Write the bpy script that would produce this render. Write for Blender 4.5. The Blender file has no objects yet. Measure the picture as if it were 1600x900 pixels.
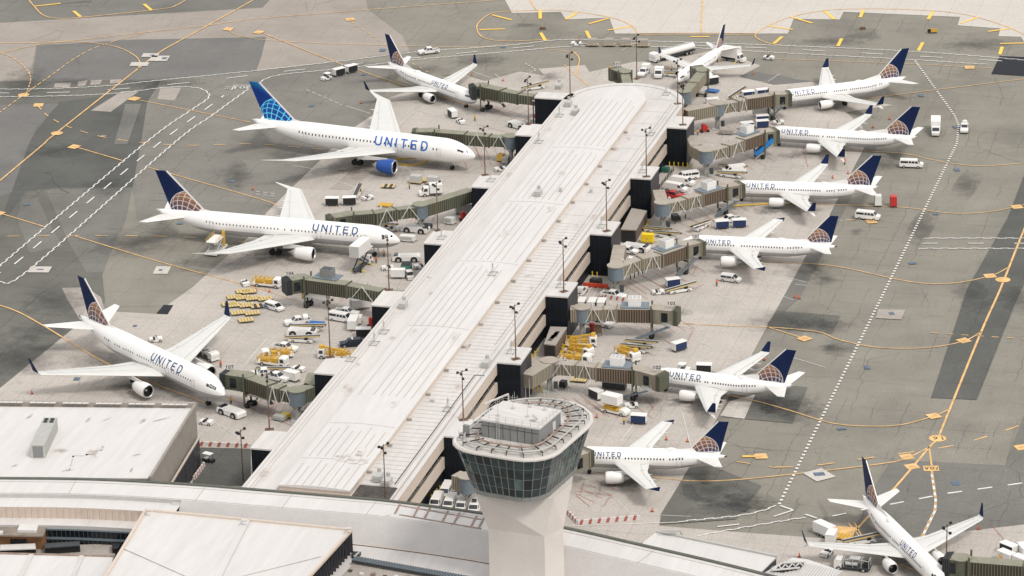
import bpy, math, random
from mathutils import Vector
R = math.radians
random.seed(7)
sc = bpy.context.scene
COL = sc.collection

# ------------------------------------------------------------------ camera
CH, CT, CF, CR = 280.6806, 0.353964, 5644.53, -0.023506   # height, pitch, focal (px of 1600), roll
cam = bpy.data.cameras.new('camera'); cam_o = bpy.data.objects.new('camera', cam); COL.objects.link(cam_o)
cam.sensor_width = 36; cam.lens = CF * 36 / 1600; cam.clip_start = 5; cam.clip_end = 6000
_c, _s, _cr, _sr = math.cos(CT), math.sin(CT), math.cos(CR), math.sin(CR)
F = Vector((0, _c, -_s)); D = Vector((0, -_s, -_c)); RT = Vector((1, 0, 0))
X = RT * _cr - D * _sr; Y = -(RT * _sr + D * _cr)
from mathutils import Matrix
m = Matrix((X, Y, -F)).transposed().to_4x4(); m.translation = (0, 0, CH)
cam_o.matrix_world = m; sc.camera = cam_o
sc.render.resolution_x = 1024; sc.render.resolution_y = 576

# ------------------------------------------------------------------ light
SUN_EL, SUN_AZ = R(54), R(138)     # azimuth clockwise from +Y: the light comes from the right, slightly behind the camera
w = bpy.data.worlds.new('World'); sc.world = w; w.use_nodes = True
nt = w.node_tree; bg = nt.nodes['Background']
sky = nt.nodes.new('ShaderNodeTexSky'); sky.sky_type = 'NISHITA'; sky.sun_disc = False
sky.sun_elevation = SUN_EL; sky.sun_rotation = SUN_AZ; sky.dust_density = 4; sky.air_density = 1.0; sky.ozone_density = 1.0
mx = nt.nodes.new('ShaderNodeMix'); mx.data_type = 'RGBA'; mx.inputs[0].default_value = .82
nt.links.new(sky.outputs[0], mx.inputs[6]); mx.inputs[7].default_value = (7.5, 7.35, 7.25, 1)   # cloud cover whitens the sky
nt.links.new(mx.outputs[2], bg.inputs[0]); bg.inputs[1].default_value = .12
sun = bpy.data.lights.new('sun', 'SUN'); sun.energy = 1.5; sun.angle = R(14); sun.color = (1, .95, .89)
so = bpy.data.objects.new('sun', sun); COL.objects.link(so)
sd = Vector((math.sin(SUN_AZ) * math.cos(SUN_EL), math.cos(SUN_AZ) * math.cos(SUN_EL), math.sin(SUN_EL)))
so.rotation_euler = sd.to_track_quat('Z', 'Y').to_euler(); so.location = (0, 500, 900)
vs = sc.view_settings; vs.view_transform = 'Standard'; vs.look = 'None'; vs.exposure = .24; vs.gamma = 1; vs.use_curve_mapping = False

# ------------------------------------------------------------------ where a photographed point stands in the world
def G(u, v, z=0.0):
    a, b = u - 800, v - 450
    uu = a * _cr + b * _sr; vv = -a * _sr + b * _cr
    d = Vector((uu, CF * _c - vv * _s, -CF * _s - vv * _c)); t = (z - CH) / d.z
    return Vector((d.x * t, d.y * t, z))
PA = Vector((-46.83, 645.895, 0)); PU = Vector((.263598, .964633, 0)); PV = Vector((.964633, -.263598, 0))
def S(s, t, z=0.0):                      # the concourse's own frame: s along it, t across it
    p = PA + PU * s + PV * t; p.z = z; return p
PANG = math.atan2(PU.y, PU.x)

# ------------------------------------------------------------------ materials
def mat(name, col, rough=.7, var=.0, scale=.5, metal=0., var2=0., scale2=8., stretch=None, spec=None):
    m = bpy.data.materials.new(name); m.use_nodes = True; n = m.node_tree; b = n.nodes['Principled BSDF']
    b.inputs['Roughness'].default_value = rough; b.inputs['Metallic'].default_value = metal
    if spec is not None: b.inputs['Specular IOR Level'].default_value = spec
    c = (*col, 1); b.inputs['Base Color'].default_value = c; m.diffuse_color = c
    if var or var2:
        tc = n.nodes.new('ShaderNodeTexCoord'); src = tc.outputs['Object']
        if stretch:
            mp = n.nodes.new('ShaderNodeMapping'); mp.inputs['Rotation'].default_value = (0, 0, -PANG)
            mp2 = n.nodes.new('ShaderNodeMapping'); mp2.inputs['Scale'].default_value = stretch
            n.links.new(src, mp.inputs[0]); n.links.new(mp.outputs[0], mp2.inputs[0]); src = mp2.outputs[0]
        last = None
        for vv, s_, det in ((var, scale, 5), (var2, scale2, 3)):
            if not vv: continue
            t = n.nodes.new('ShaderNodeTexNoise'); t.inputs['Scale'].default_value = s_; t.inputs['Detail'].default_value = det
            t.inputs['Roughness'].default_value = .65
            n.links.new(src, t.inputs['Vector'])
            r = n.nodes.new('ShaderNodeMapRange'); r.inputs[1].default_value = .3; r.inputs[2].default_value = .7
            r.inputs[3].default_value = 1 - vv; r.inputs[4].default_value = 1 + vv
            n.links.new(t.outputs[0], r.inputs[0])
            v = n.nodes.new('ShaderNodeVectorMath'); v.operation = 'SCALE'
            if last: n.links.new(last, v.inputs[0])
            else: v.inputs[0].default_value = col
            n.links.new(r.outputs[0], v.inputs['Scale']); last = v.outputs[0]
        n.links.new(last, b.inputs['Base Color'])
    return m
def pavement(name, col, crack=.5, panel=0, var=.12, stain=.35, cw=.9):
    m = mat(name, col, .9, var, .06, 0, .13, 2.2)
    n = m.node_tree; b = n.nodes['Principled BSDF']; L = n.links
    b.inputs['Specular IOR Level'].default_value = .25
    cur = b.inputs['Base Color'].links[0].from_socket
    tc = n.nodes.new('ShaderNodeTexCoord')
    def dark(fac_sock, k, tint=(.0, .0, .0)):
        nonlocal cur
        mxx = n.nodes.new('ShaderNodeMix'); mxx.data_type = 'RGBA'
        mu = n.nodes.new('ShaderNodeMath'); mu.operation = 'MULTIPLY'; mu.inputs[1].default_value = k
        L.new(fac_sock, mu.inputs[0]); L.new(mu.outputs[0], mxx.inputs[0]); L.new(cur, mxx.inputs[6])
        mxx.inputs[7].default_value = (*tint, 1); cur = mxx.outputs[2]
    if stain:      # rubber, oil and water stains: streaky and blotchy
        for sc_, st, lo, hi, k in ((.035, (1, 1, 1), .56, .74, stain), (.9, (.10, 1.0, 1), .58, .8, stain * .6), (.35, (1, .12, 1), .6, .8, stain * .6), (.28, (1, 1, 1), .66, .76, stain * .8)):
            mp = n.nodes.new('ShaderNodeMapping'); mp.inputs['Rotation'].default_value = (0, 0, -PANG); L.new(tc.outputs['Object'], mp.inputs[0])
            mp2 = n.nodes.new('ShaderNodeMapping'); mp2.inputs['Scale'].default_value = st; L.new(mp.outputs[0], mp2.inputs[0])
            t = n.nodes.new('ShaderNodeTexNoise'); t.inputs['Scale'].default_value = sc_; t.inputs['Detail'].default_value = 6; L.new(mp2.outputs[0], t.inputs['Vector'])
            r = n.nodes.new('ShaderNodeMapRange'); r.inputs[1].default_value = lo; r.inputs[2].default_value = hi; L.new(t.outputs[0], r.inputs[0])
            dark(r.outputs[0], k, tuple(c * .35 for c in col))
    if crack:      # sealed cracks: cell borders of a warped Voronoi, broken up by noise
        for sc_, wd in ((.05, .006),):
            mp = n.nodes.new('ShaderNodeMapping'); mp.inputs['Rotation'].default_value = (0, 0, -PANG); mp.inputs['Scale'].default_value = (1, 1, 0); L.new(tc.outputs['Object'], mp.inputs[0])
            t = n.nodes.new('ShaderNodeTexNoise'); t.inputs['Scale'].default_value = .15; t.inputs['Detail'].default_value = 4; L.new(mp.outputs[0], t.inputs['Vector'])
            ad = n.nodes.new('ShaderNodeVectorMath'); ad.operation = 'MULTIPLY_ADD'; ad.inputs[1].default_value = (3, 3, 0); L.new(t.outputs['Color'], ad.inputs[0]); L.new(mp.outputs[0], ad.inputs[2])
            vo = n.nodes.new('ShaderNodeTexVoronoi'); vo.feature = 'DISTANCE_TO_EDGE'; vo.distance = 'EUCLIDEAN' ; vo.inputs['Scale'].default_value = sc_; vo.inputs['Randomness'].default_value = .55; L.new(ad.outputs[0], vo.inputs['Vector'])
            r = n.nodes.new('ShaderNodeMapRange'); r.inputs[1].default_value = wd; r.inputs[2].default_value = wd * .5; r.inputs[3].default_value = 0; r.inputs[4].default_value = 1; L.new(vo.outputs[0], r.inputs[0])
            t2 = n.nodes.new('ShaderNodeTexNoise'); t2.inputs['Scale'].default_value = .03; L.new(mp.outputs[0], t2.inputs['Vector'])
            r2 = n.nodes.new('ShaderNodeMapRange'); r2.inputs[1].default_value = .45; r2.inputs[2].default_value = .6; L.new(t2.outputs[0], r2.inputs[0])
            mu = n.nodes.new('ShaderNodeMath'); mu.operation = 'MULTIPLY'; L.new(r.outputs[0], mu.inputs[0]); L.new(r2.outputs[0], mu.inputs[1])
            dark(mu.outputs[0], crack, tuple(c * .35 for c in col))
        for ax, spc in ((0, 8.5), (1, 6.5)):        # sealed joints that wander and come and go
            mp = n.nodes.new('ShaderNodeMapping'); mp.inputs['Rotation'].default_value = (0, 0, -PANG); L.new(tc.outputs['Object'], mp.inputs[0])
            t = n.nodes.new('ShaderNodeTexNoise'); t.inputs['Scale'].default_value = .16; t.inputs['Detail'].default_value = 6; L.new(mp.outputs[0], t.inputs['Vector'])
            ad = n.nodes.new('ShaderNodeVectorMath'); ad.operation = 'MULTIPLY_ADD'; ad.inputs[1].default_value = (2.6, 2.6, 0); L.new(t.outputs['Color'], ad.inputs[0]); L.new(mp.outputs[0], ad.inputs[2])
            sp = n.nodes.new('ShaderNodeSeparateXYZ'); L.new(ad.outputs[0], sp.inputs[0]); pp = n.nodes.new('ShaderNodeMath'); pp.operation = 'PINGPONG'; pp.inputs[1].default_value = spc / 2; L.new(sp.outputs[ax], pp.inputs[0])
            lt = n.nodes.new('ShaderNodeMath'); lt.operation = 'LESS_THAN'; lt.inputs[1].default_value = .085; L.new(pp.outputs[0], lt.inputs[0])
            t2 = n.nodes.new('ShaderNodeTexNoise'); t2.inputs['Scale'].default_value = .06; t2.inputs['Detail'].default_value = 4; L.new(ad.outputs[0], t2.inputs['Vector'])
            r2 = n.nodes.new('ShaderNodeMapRange'); r2.inputs[1].default_value = .46; r2.inputs[2].default_value = .56; L.new(t2.outputs[0], r2.inputs[0])
            mu = n.nodes.new('ShaderNodeMath'); mu.operation = 'MULTIPLY'; L.new(lt.outputs[0], mu.inputs[0]); L.new(r2.outputs[0], mu.inputs[1]); dark(mu.outputs[0], crack * .9, tuple(c * .3 for c in col))
    if panel:      # slab joints in the concourse's directions
        for ax in (0, 1):
            mp = n.nodes.new('ShaderNodeMapping'); mp.inputs['Rotation'].default_value = (0, 0, -PANG); L.new(tc.outputs['Object'], mp.inputs[0])
            sp = n.nodes.new('ShaderNodeSeparateXYZ'); L.new(mp.outputs[0], sp.inputs[0])
            pp = n.nodes.new('ShaderNodeMath'); pp.operation = 'PINGPONG'; pp.inputs[1].default_value = panel / 2; L.new(sp.outputs[ax], pp.inputs[0])
            lt = n.nodes.new('ShaderNodeMath'); lt.operation = 'LESS_THAN'; lt.inputs[1].default_value = .07; L.new(pp.outputs[0], lt.inputs[0])
            dark(lt.outputs[0], .3, tuple(c * .35 for c in col))
    L.new(cur, b.inputs['Base Color'])
    bp = n.nodes.new('ShaderNodeBump'); bp.inputs['Strength'].default_value = .2; bp.inputs['Distance'].default_value = .02
    t = n.nodes.new('ShaderNodeTexNoise'); t.inputs['Scale'].default_value = 9; L.new(tc.outputs['Object'], t.inputs['Vector']); L.new(t.outputs[0], bp.inputs['Height']); L.new(bp.outputs[0], b.inputs['Normal'])
    return m
M = dict(
    asphalt=pavement('asphalt', (.240, .226, .192), .55, var=.14),
    asphalt_tan=pavement('asphalt_tan', (.33, .297, .262), .35, var=.1),
    asphalt_blue=pavement('asphalt_blue', (.172, .169, .160), .25, var=.1),
    asphalt_dark=pavement('asphalt_dark', (.108, .110, .101), .4, var=.15),
    asphalt_mid=pavement('asphalt_mid', (.178, .174, .158), .6, var=.14),
    asphalt_mid2=pavement('asphalt_grey', (.205, .197, .175), .6, var=.14),
    asphalt_left=pavement('asphalt_left', (.142, .141, .124), .5, var=.16),
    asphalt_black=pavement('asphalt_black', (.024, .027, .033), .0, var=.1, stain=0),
    asphalt_pale=pavement('asphalt_pale', (.37, .335, .30), .3, var=.08),
    concrete=pavement('concrete', (.46, .424, .383), .25, panel=7.6, var=.09, stain=.42),
    concrete_pale=pavement('concrete_pale', (.545, .51, .465), .12, panel=7.6, var=.04, stain=.10),
    yellow=mat('yellow_paint', (.70, .44, .18), .7, .3, .4), yellow2=mat('bright_yellow_paint', (.86, .55, .10), .7, .12, .4),
    white_p=mat('white_marking_paint', (.70, .69, .655), .7, .15, .5), red_p=mat('red_marking_paint', (.42, .12, .09), .7, .25, .5), blue_p=mat('blue_marking_paint', (.10, .145, .20), .7, .3, 1.5),
    orange_edge=mat('worn_orange_paint', (.52, .33, .16), .8, .2, .5),
    roof=mat('white_roof_membrane', (.59, .567, .545), .75, .07, .12, 0, .07, .8, stretch=(.12, 1, 1)),
    roof2=mat('ribbed_white_roof', (.625, .61, .59), .6, .04, .2, 0, .05, .9, stretch=(.10, 1, 1)),
    seam=mat('roof_seam', (.42, .385, .35), .8), beige=mat('beige_fascia', (.60, .515, .435), .7, .06, .6),
    black_wall=mat('black_wall_panel', (.008, .011, .016), .5, .3, .4, spec=.2), side_wall=mat('charcoal_wall_panel', (.042, .042, .05), .5, .25, .4, spec=.25),
    glass=mat('dark_glass', (.010, .015, .019), .1, spec=.4), gutter=mat('gutter_strip', (.10, .105, .085), .7, .2, .5),
    slope=mat('grey_metal_roof', (.50, .48, .465), .5, .05, .3, 0, .05, 2.5), stain=mat('roof_stain', (.30, .22, .18), .9, .4, .6),
    deck=mat('worn_tower_roof', (.50, .475, .44), .8, .18, .5, 0, .12, 3), taupe=mat('taupe_wall', (.30, .275, .24), .75, .1, .5), screen=mat('beige_screen', (.56, .47, .40), .7, .08, .5), dirt=mat('dark_roof_pit', (.07, .062, .055), .9, .5, .4, 0, .4, 2),
    brown=mat('brown_cladding', (.13, .10, .075), .7, .15, 1), brick=mat('brown_brick', (.25, .12, .05), .8, .2, 2), gravel=mat('gravel_roof', (.24, .20, .165), .9, .25, .6, 0, .2, 5),
    conc=mat('tower_concrete', (.60, .56, .52), .85, .05, .15, 0, .05, 3), grey=mat('grey_panel', (.22, .225, .22), .6, .12, .4), lgrey=mat('light_grey_panel', (.47, .47, .45), .6, .08, .6),
    teal=mat('teal_glass', (.014, .032, .033), .05, .9, .35, spec=.45), teal2=mat('pale_teal_glass', (.07, .115, .11), .1, .6, .6, spec=.45), mull=mat('mullion', (.16, .18, .175), .5),
    steel=mat('galvanised_steel', (.40, .40, .37), .5, .1, 2), rust=mat('rust_brown_steel', (.13, .075, .045), .8, .3, 2), dsteel=mat('dark_steel', (.045, .05, .055), .5, .2, 2),
    white=mat('white_vehicle_paint', (.78, .77, .74), .4, .05, .8), black=mat('black_plastic', (.015, .016, .018), .5), tyre=mat('tyre_rubber', (.018, .018, .02), .85), rim=mat('wheel_rim', (.45, .45, .44), .4, 0, 1, .3),
    cargl=mat('vehicle_glass', (.02, .026, .032), .08, spec=.8), yel=mat('yellow_equipment_paint', (.62, .38, .05), .5, .1, 2), wood=mat('plywood', (.60, .46, .20), .7, .15, 1.5),
    yel2=mat('yellow_safety_paint', (.85, .60, .02), .5), red=mat('red_vehicle_paint', (.50, .035, .03), .4), orange=mat('orange_plastic', (.75, .12, .03), .6), orange_b=mat('orange_red_barrier', (.60, .07, .03), .6),
    blue=mat('blue_paint', (.02, .14, .42), .45), cyanblue=mat('bright_blue_cover', (.01, .20, .58), .5), navy=mat('navy_curtain', (.012, .03, .10), .6), green=mat('green_paint', (.03, .14, .10), .5), dblue=mat('navy_vehicle_paint', (.012, .02, .04), .35),
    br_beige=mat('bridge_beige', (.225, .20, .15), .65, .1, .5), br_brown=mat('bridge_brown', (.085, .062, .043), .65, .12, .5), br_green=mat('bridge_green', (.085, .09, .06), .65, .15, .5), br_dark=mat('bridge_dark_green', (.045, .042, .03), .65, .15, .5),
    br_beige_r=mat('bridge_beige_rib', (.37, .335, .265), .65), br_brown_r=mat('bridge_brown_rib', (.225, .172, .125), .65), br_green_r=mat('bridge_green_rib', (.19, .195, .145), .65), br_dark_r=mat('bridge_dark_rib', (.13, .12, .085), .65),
    br_roof=mat('bridge_roof', (.37, .33, .275), .8, .12, .5), br_roofg=mat('bridge_roof_green', (.25, .245, .185), .8, .12, .5), br_blue=mat('bridge_blue_grey', (.15, .19, .22), .5, .1, .8), bellows=mat('bellows', (.03, .034, .036), .8),
    wing=mat('wing_grey_paint', (.66, .66, .635), .45, .04, .4), alu=mat('bare_aluminium', (.55, .55, .55), .3, .05, 1, .6), fus787=mat('aircraft_white', (.84, .83, .81), .32, .02, .5), bluecowl=mat('blue_cowling', (.01, .075, .33), .3), ublue=mat('aircraft_navy', (.003, .014, .065), .5, spec=.25), text=mat('aircraft_lettering_blue', (.012, .07, .20), .4), textb=mat('bright_lettering_blue', (.01, .12, .45), .4),
    win=mat('cabin_window_glass', (.035, .038, .045), .3, spec=.2), skin=mat('skin', (.45, .26, .18), .6), hivis=mat('high_visibility_vest', (.75, .45, .03), .7), hivis2=mat('orange_vest', (.80, .13, .02), .7), cloth=mat('dark_trousers', (.03, .035, .05), .8),
    door=mat('door_outline', (.45, .46, .48), .5), hose=mat('hose_yellow', (.62, .40, .04), .6))
def ragged(name, base, col):
    """a dirty patch whose outline breaks up into the surface round it"""
    m = mat(name, col, .85); n = m.node_tree; b = n.nodes['Principled BSDF']; tc = n.nodes.new('ShaderNodeTexCoord'); L = n.links
    mp = n.nodes.new('ShaderNodeVectorMath'); mp.operation = 'SUBTRACT'; mp.inputs[1].default_value = (.5, .5, 0); L.new(tc.outputs['Generated'], mp.inputs[0])
    sp = n.nodes.new('ShaderNodeVectorMath'); sp.operation = 'MULTIPLY'; sp.inputs[1].default_value = (2, 2, 0); L.new(mp.outputs[0], sp.inputs[0])
    ln = n.nodes.new('ShaderNodeVectorMath'); ln.operation = 'LENGTH'; L.new(sp.outputs[0], ln.inputs[0])
    t = n.nodes.new('ShaderNodeTexNoise'); t.inputs['Scale'].default_value = .9; t.inputs['Detail'].default_value = 6; t.inputs['Roughness'].default_value = .7; L.new(tc.outputs['Object'], t.inputs['Vector'])
    a = n.nodes.new('ShaderNodeMath'); a.operation = 'MULTIPLY_ADD'; a.inputs[1].default_value = 3.2; a.inputs[2].default_value = -1.35; L.new(t.outputs[0], a.inputs[0])
    s_ = n.nodes.new('ShaderNodeMath'); s_.operation = 'SUBTRACT'; L.new(a.outputs[0], s_.inputs[0]); L.new(ln.outputs['Value'], s_.inputs[1])
    r = n.nodes.new('ShaderNodeMapRange'); r.inputs[1].default_value = -.55; r.inputs[2].default_value = .1; r.inputs[4].default_value = .85; L.new(s_.outputs[0], r.inputs[0])
    x = n.nodes.new('ShaderNodeMix'); x.data_type = 'RGBA'; L.new(r.outputs[0], x.inputs[0]); x.inputs[6].default_value = (*base, 1); x.inputs[7].default_value = (*col, 1); L.new(x.outputs[2], b.inputs['Base Color']); return m
M['rag'] = ragged('ragged_roof_stain', (.59, .567, .545), (.26, .20, .17)); M['rag2'] = ragged('ragged_ribbed_roof_stain', (.625, .61, .59), (.33, .28, .25)); M['ragl'] = ragged('faint_roof_stain', (.59, .567, .545), (.42, .37, .33)); M['ragl2'] = ragged('faint_ribbed_roof_stain', (.625, .61, .59), (.47, .42, .38)); M['rag3'] = ragged('ragged_asphalt_stain', (.15, .148, .14), (.045, .05, .06))
def fus_mat(zl):
    m = bpy.data.materials.new('aircraft_white_over_grey'); m.use_nodes = True; n = m.node_tree; b = n.nodes['Principled BSDF']; b.inputs['Roughness'].default_value = .32
    tc = n.nodes.new('ShaderNodeTexCoord'); sp = n.nodes.new('ShaderNodeSeparateXYZ'); n.links.new(tc.outputs['Object'], sp.inputs[0])
    r = n.nodes.new('ShaderNodeMapRange'); r.inputs[1].default_value = zl - 1; r.inputs[2].default_value = zl + 1; n.links.new(sp.outputs[2], r.inputs[0])
    cr = n.nodes.new('ShaderNodeValToRGB'); cr.color_ramp.interpolation = 'CONSTANT'; e = cr.color_ramp.elements
    e[0].position = 0; e[0].color = (.42, .42, .43, 1); e[1].position = .5; e[1].color = (.84, .83, .81, 1)
    x = e.new(.46); x.color = (.30, .24, .15, 1)
    n.links.new(r.outputs[0], cr.inputs[0]); n.links.new(cr.outputs[0], b.inputs['Base Color']); return m
def globe_mat(name, cx, cz, rad, evo=False):
    """navy fin with a latitude-longitude globe in its lower half"""
    m = bpy.data.materials.new(name); m.use_nodes = True; n = m.node_tree; b = n.nodes['Principled BSDF']; b.inputs['Roughness'].default_value = .5; b.inputs['Specular IOR Level'].default_value = .25; L = n.links
    def mth(op, a, b_=None, c=None):
        q = n.nodes.new('ShaderNodeMath'); q.operation = op
        for i, v in enumerate((a, b_, c)):
            if v is None: continue
            if isinstance(v, (int, float)): q.inputs[i].default_value = v
            else: L.new(v, q.inputs[i])
        return q.outputs[0]
    tc = n.nodes.new('ShaderNodeTexCoord'); sp = n.nodes.new('ShaderNodeSeparateXYZ'); L.new(tc.outputs['Object'], sp.inputs[0])
    px = mth('DIVIDE', mth('SUBTRACT', sp.outputs[0], cx), rad); pz = mth('DIVIDE', mth('SUBTRACT', sp.outputs[2], cz), rad)
    rr = mth('ADD', mth('MULTIPLY', px, px), mth('MULTIPLY', pz, pz))
    py = mth('SQRT', mth('MAXIMUM', mth('SUBTRACT', 1.0, rr), 0.0))
    cb = n.nodes.new('ShaderNodeCombineXYZ'); L.new(px, cb.inputs[0]); L.new(py, cb.inputs[1]); L.new(pz, cb.inputs[2])
    ro = n.nodes.new('ShaderNodeVectorRotate'); ro.rotation_type = 'EULER_XYZ'; ro.inputs['Rotation'].default_value = (R(-42), R(18), 0); L.new(cb.outputs[0], ro.inputs[0])
    s2 = n.nodes.new('ShaderNodeSeparateXYZ'); L.new(ro.outputs[0], s2.inputs[0])
    lat = mth('ARCSINE', s2.outputs[2]); lon = mth('ARCTAN2', s2.outputs[1], s2.outputs[0])
    a = mth('PINGPONG', lat, R(8)); c = mth('PINGPONG', lon, R(10))
    co = mth('MAXIMUM', mth('COSINE', lat), .15)
    line = mth('MAXIMUM', mth('LESS_THAN', a, .018), mth('LESS_THAN', mth('MULTIPLY', c, co), .022))
    line = mth('MAXIMUM', line, mth('GREATER_THAN', rr, .93))
    inside = mth('LESS_THAN', rr, 1.0)
    g = n.nodes.new('ShaderNodeMapRange'); g.inputs[1].default_value = -.3; g.inputs[2].default_value = .65; L.new(mth('ADD', mth('MULTIPLY', px, -.25), mth('SUBTRACT', pz, .05)), g.inputs[0])
    cell = n.nodes.new('ShaderNodeMix'); cell.data_type = 'RGBA'; L.new(g.outputs[0], cell.inputs[0])
    cell.inputs[6].default_value = (.004, .020, .095, 1) if not evo else (.005, .05, .30, 1); cell.inputs[7].default_value = (.33, .16, .08, 1) if not evo else (.01, .09, .42, 1)
    gl = n.nodes.new('ShaderNodeMix'); gl.data_type = 'RGBA'; L.new(line, gl.inputs[0]); L.new(cell.outputs[2], gl.inputs[6]); gl.inputs[7].default_value = (.62, .58, .56, 1) if not evo else (.15, .75, .92, 1)
    bk = n.nodes.new('ShaderNodeMix'); bk.data_type = 'RGBA'; L.new(inside, bk.inputs[0]); L.new(gl.outputs[2], bk.inputs[7])
    if evo:
        h = n.nodes.new('ShaderNodeMapRange'); h.inputs[1].default_value = 1.0; h.inputs[2].default_value = 2.1; L.new(mth('SUBTRACT', pz, mth('MULTIPLY', px, .3)), h.inputs[0])
        v = n.nodes.new('ShaderNodeMix'); v.data_type = 'RGBA'; L.new(h.outputs[0], v.inputs[0]); v.inputs[6].default_value = (.005, .035, .22, 1); v.inputs[7].default_value = (.02, .42, .70, 1); L.new(v.outputs[2], bk.inputs[6])
    else: bk.inputs[6].default_value = (.003, .014, .065, 1)
    L.new(bk.outputs[2], b.inputs['Base Color']); return m

# ------------------------------------------------------------------ mesh and object helpers
class MB:
    def __init__(s): s.v = []; s.f = []
    def face(s, *p):
        i = len(s.v); s.v += [tuple(q) for q in p]; s.f.append(tuple(range(i, i + len(p)))); return s
    def hexa(s, b, t):                                   # bottom and top rings of the same length
        n = len(b); i = len(s.v); s.v += [tuple(q) for q in b] + [tuple(q) for q in t]
        s.f.append(tuple(i + k for k in reversed(range(n)))); s.f.append(tuple(i + n + k for k in range(n)))
        for k in range(n): s.f.append((i + k, i + (k + 1) % n, i + n + (k + 1) % n, i + n + k))
        return s
    def box(s, x0, x1, y0, y1, z0, z1, tx=0, ty=0, tx2=None):   # tx, ty: how far the top is drawn in
        tx2 = tx if tx2 is None else tx2
        return s.hexa([(x0, y0, z0), (x1, y0, z0), (x1, y1, z0), (x0, y1, z0)], [(x0 + tx, y0 + ty, z1), (x1 - tx2, y0 + ty, z1), (x1 - tx2, y1 - ty, z1), (x0 + tx, y1 - ty, z1)])
    def prism(s, poly, z0, z1):
        return s.hexa([(p[0], p[1], z0) for p in poly], [(p[0], p[1], z1) for p in poly])
    def bar(s, a, b, w, h=None, up=(0, 0, 1)):           # a box beam from a to b
        a = Vector(a); b = Vector(b); h = h or w; d = (b - a).normalized(); u = Vector(up)
        if abs(d.dot(u)) > .98: u = Vector((1, 0, 0))
        r = d.cross(u).normalized() * w / 2; u = r.cross(d).normalized() * h / 2
        return s.hexa([a - r - u, a + r - u, a + r + u, a - r + u], [b - r - u, b + r - u, b + r + u, b - r + u])
    def tube(s, a, b, r0, r1=None, n=8, cap=True):
        a = Vector(a); b = Vector(b); r1 = r0 if r1 is None else r1; d = (b - a).normalized(); u = Vector((0, 0, 1)) if abs(d.z) < .9 else Vector((1, 0, 0))
        r = d.cross(u).normalized(); u = r.cross(d)
        return s.hexa(*[[c + (r * math.cos(k * 2 * math.pi / n) + u * math.sin(k * 2 * math.pi / n)) * q for k in range(n)] for c, q in ((a, r0), (b, r1))])
    def path(s, pts, r, n=6):
        for a, b in zip(pts, pts[1:]): s.tube(a, b, r, n=n)
        return s
    def rings(s, R_, cap=(True, True), close=True):      # loft through rings of equal length
        n = len(R_[0]); i = len(s.v)
        for q in R_: s.v += [tuple(p) for p in q]
        for a in range(len(R_) - 1):
            for k in range(n if close else n - 1):
                s.f.append((i + a * n + k, i + a * n + (k + 1) % n, i + (a + 1) * n + (k + 1) % n, i + (a + 1) * n + k))
        if cap[0]: s.f.append(tuple(i + k for k in reversed(range(n))))
        if cap[1]: s.f.append(tuple(i + (len(R_) - 1) * n + k for k in range(n)))
        return s
    def prof(s, pts, y0, y1, ty=0):                      # side profile (x, z) extruded across y
        return s.hexa([(x, y0, z) for x, z in pts], [(x, y1, z) for x, z in pts])
    def xf(s, loc, rz=0, sc_=1):
        c, n = math.cos(rz), math.sin(rz); loc = Vector(loc)
        s.v = [(loc.x + (x * c - y * n) * sc_, loc.y + (x * n + y * c) * sc_, loc.z + z * sc_) for x, y, z in s.v]; return s
    def add(s, o):
        i = len(s.v); s.v += o.v; s.f += [tuple(i + k for k in f) for f in o.f]; return s
    def build(s, name, m, parent=None, smooth=False, world=False, mats=None, fm=None):
        me = bpy.data.meshes.new(name); off = Vector(parent.location) if (world and parent) else Vector((0, 0, 0))
        me.from_pydata([(x - off.x, y - off.y, z - off.z) for x, y, z in s.v], [], s.f)
        for mm in (mats or [m]): me.materials.append(M[mm] if isinstance(mm, str) else mm)
        if fm: me.polygons.foreach_set('material_index', fm)
        if smooth: me.polygons.foreach_set('use_smooth', [True] * len(me.polygons))
        me.update(); o = bpy.data.objects.new(name, me); COL.objects.link(o)
        if parent: o.parent = parent
        return o
def tag(o, label=None, cat=None, group=None, kind=None):
    for k, v in (('label', label), ('category', cat), ('group', group), ('kind', kind)):
        if v: o[k] = v
    return o
def thing(name, label=None, cat=None, loc=(0, 0, 0), rz=0, group=None):
    o = bpy.data.objects.new(name, None); COL.objects.link(o); o.location = loc; o.rotation_euler = (0, 0, rz)
    o.empty_display_size = 1; return tag(o, label, cat, group)
KIDS = {}
def copy_tree(o, parent=None):
    c = o.copy(); COL.objects.link(c); c.parent = parent
    for ch in list(o.children): copy_tree(ch, c)
    return c
PROTO = {}
def spawn(key, label, loc, rz, group=None, builder=None, **kw):
    """first use of a key builds the thing, later ones copy it with its parts"""
    if key not in PROTO:
        o = BUILD[key[0] if isinstance(key, tuple) else key](*(key[1:] if isinstance(key, tuple) else ())); PROTO[key] = o
    else: o = copy_tree(PROTO[key])
    o.location = loc; o.rotation_euler = (0, 0, rz); o['label'] = label
    g = group or GROUPS.get(key[0] if isinstance(key, tuple) else key)
    if g: o['group'] = g
    return o
def place(key, u, v, du, dv, label, zc=.9, z=0., group=None):
    """a vehicle whose middle is seen at (u, v) and whose front points along (du, dv) in the photograph"""
    p = G(u, v, z + zc); q = G(u + du, v + dv, z + zc); d = q - p
    return spawn(key, label, (p.x, p.y, z), math.atan2(d.y, d.x), group)
GROUPS = {}

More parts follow.
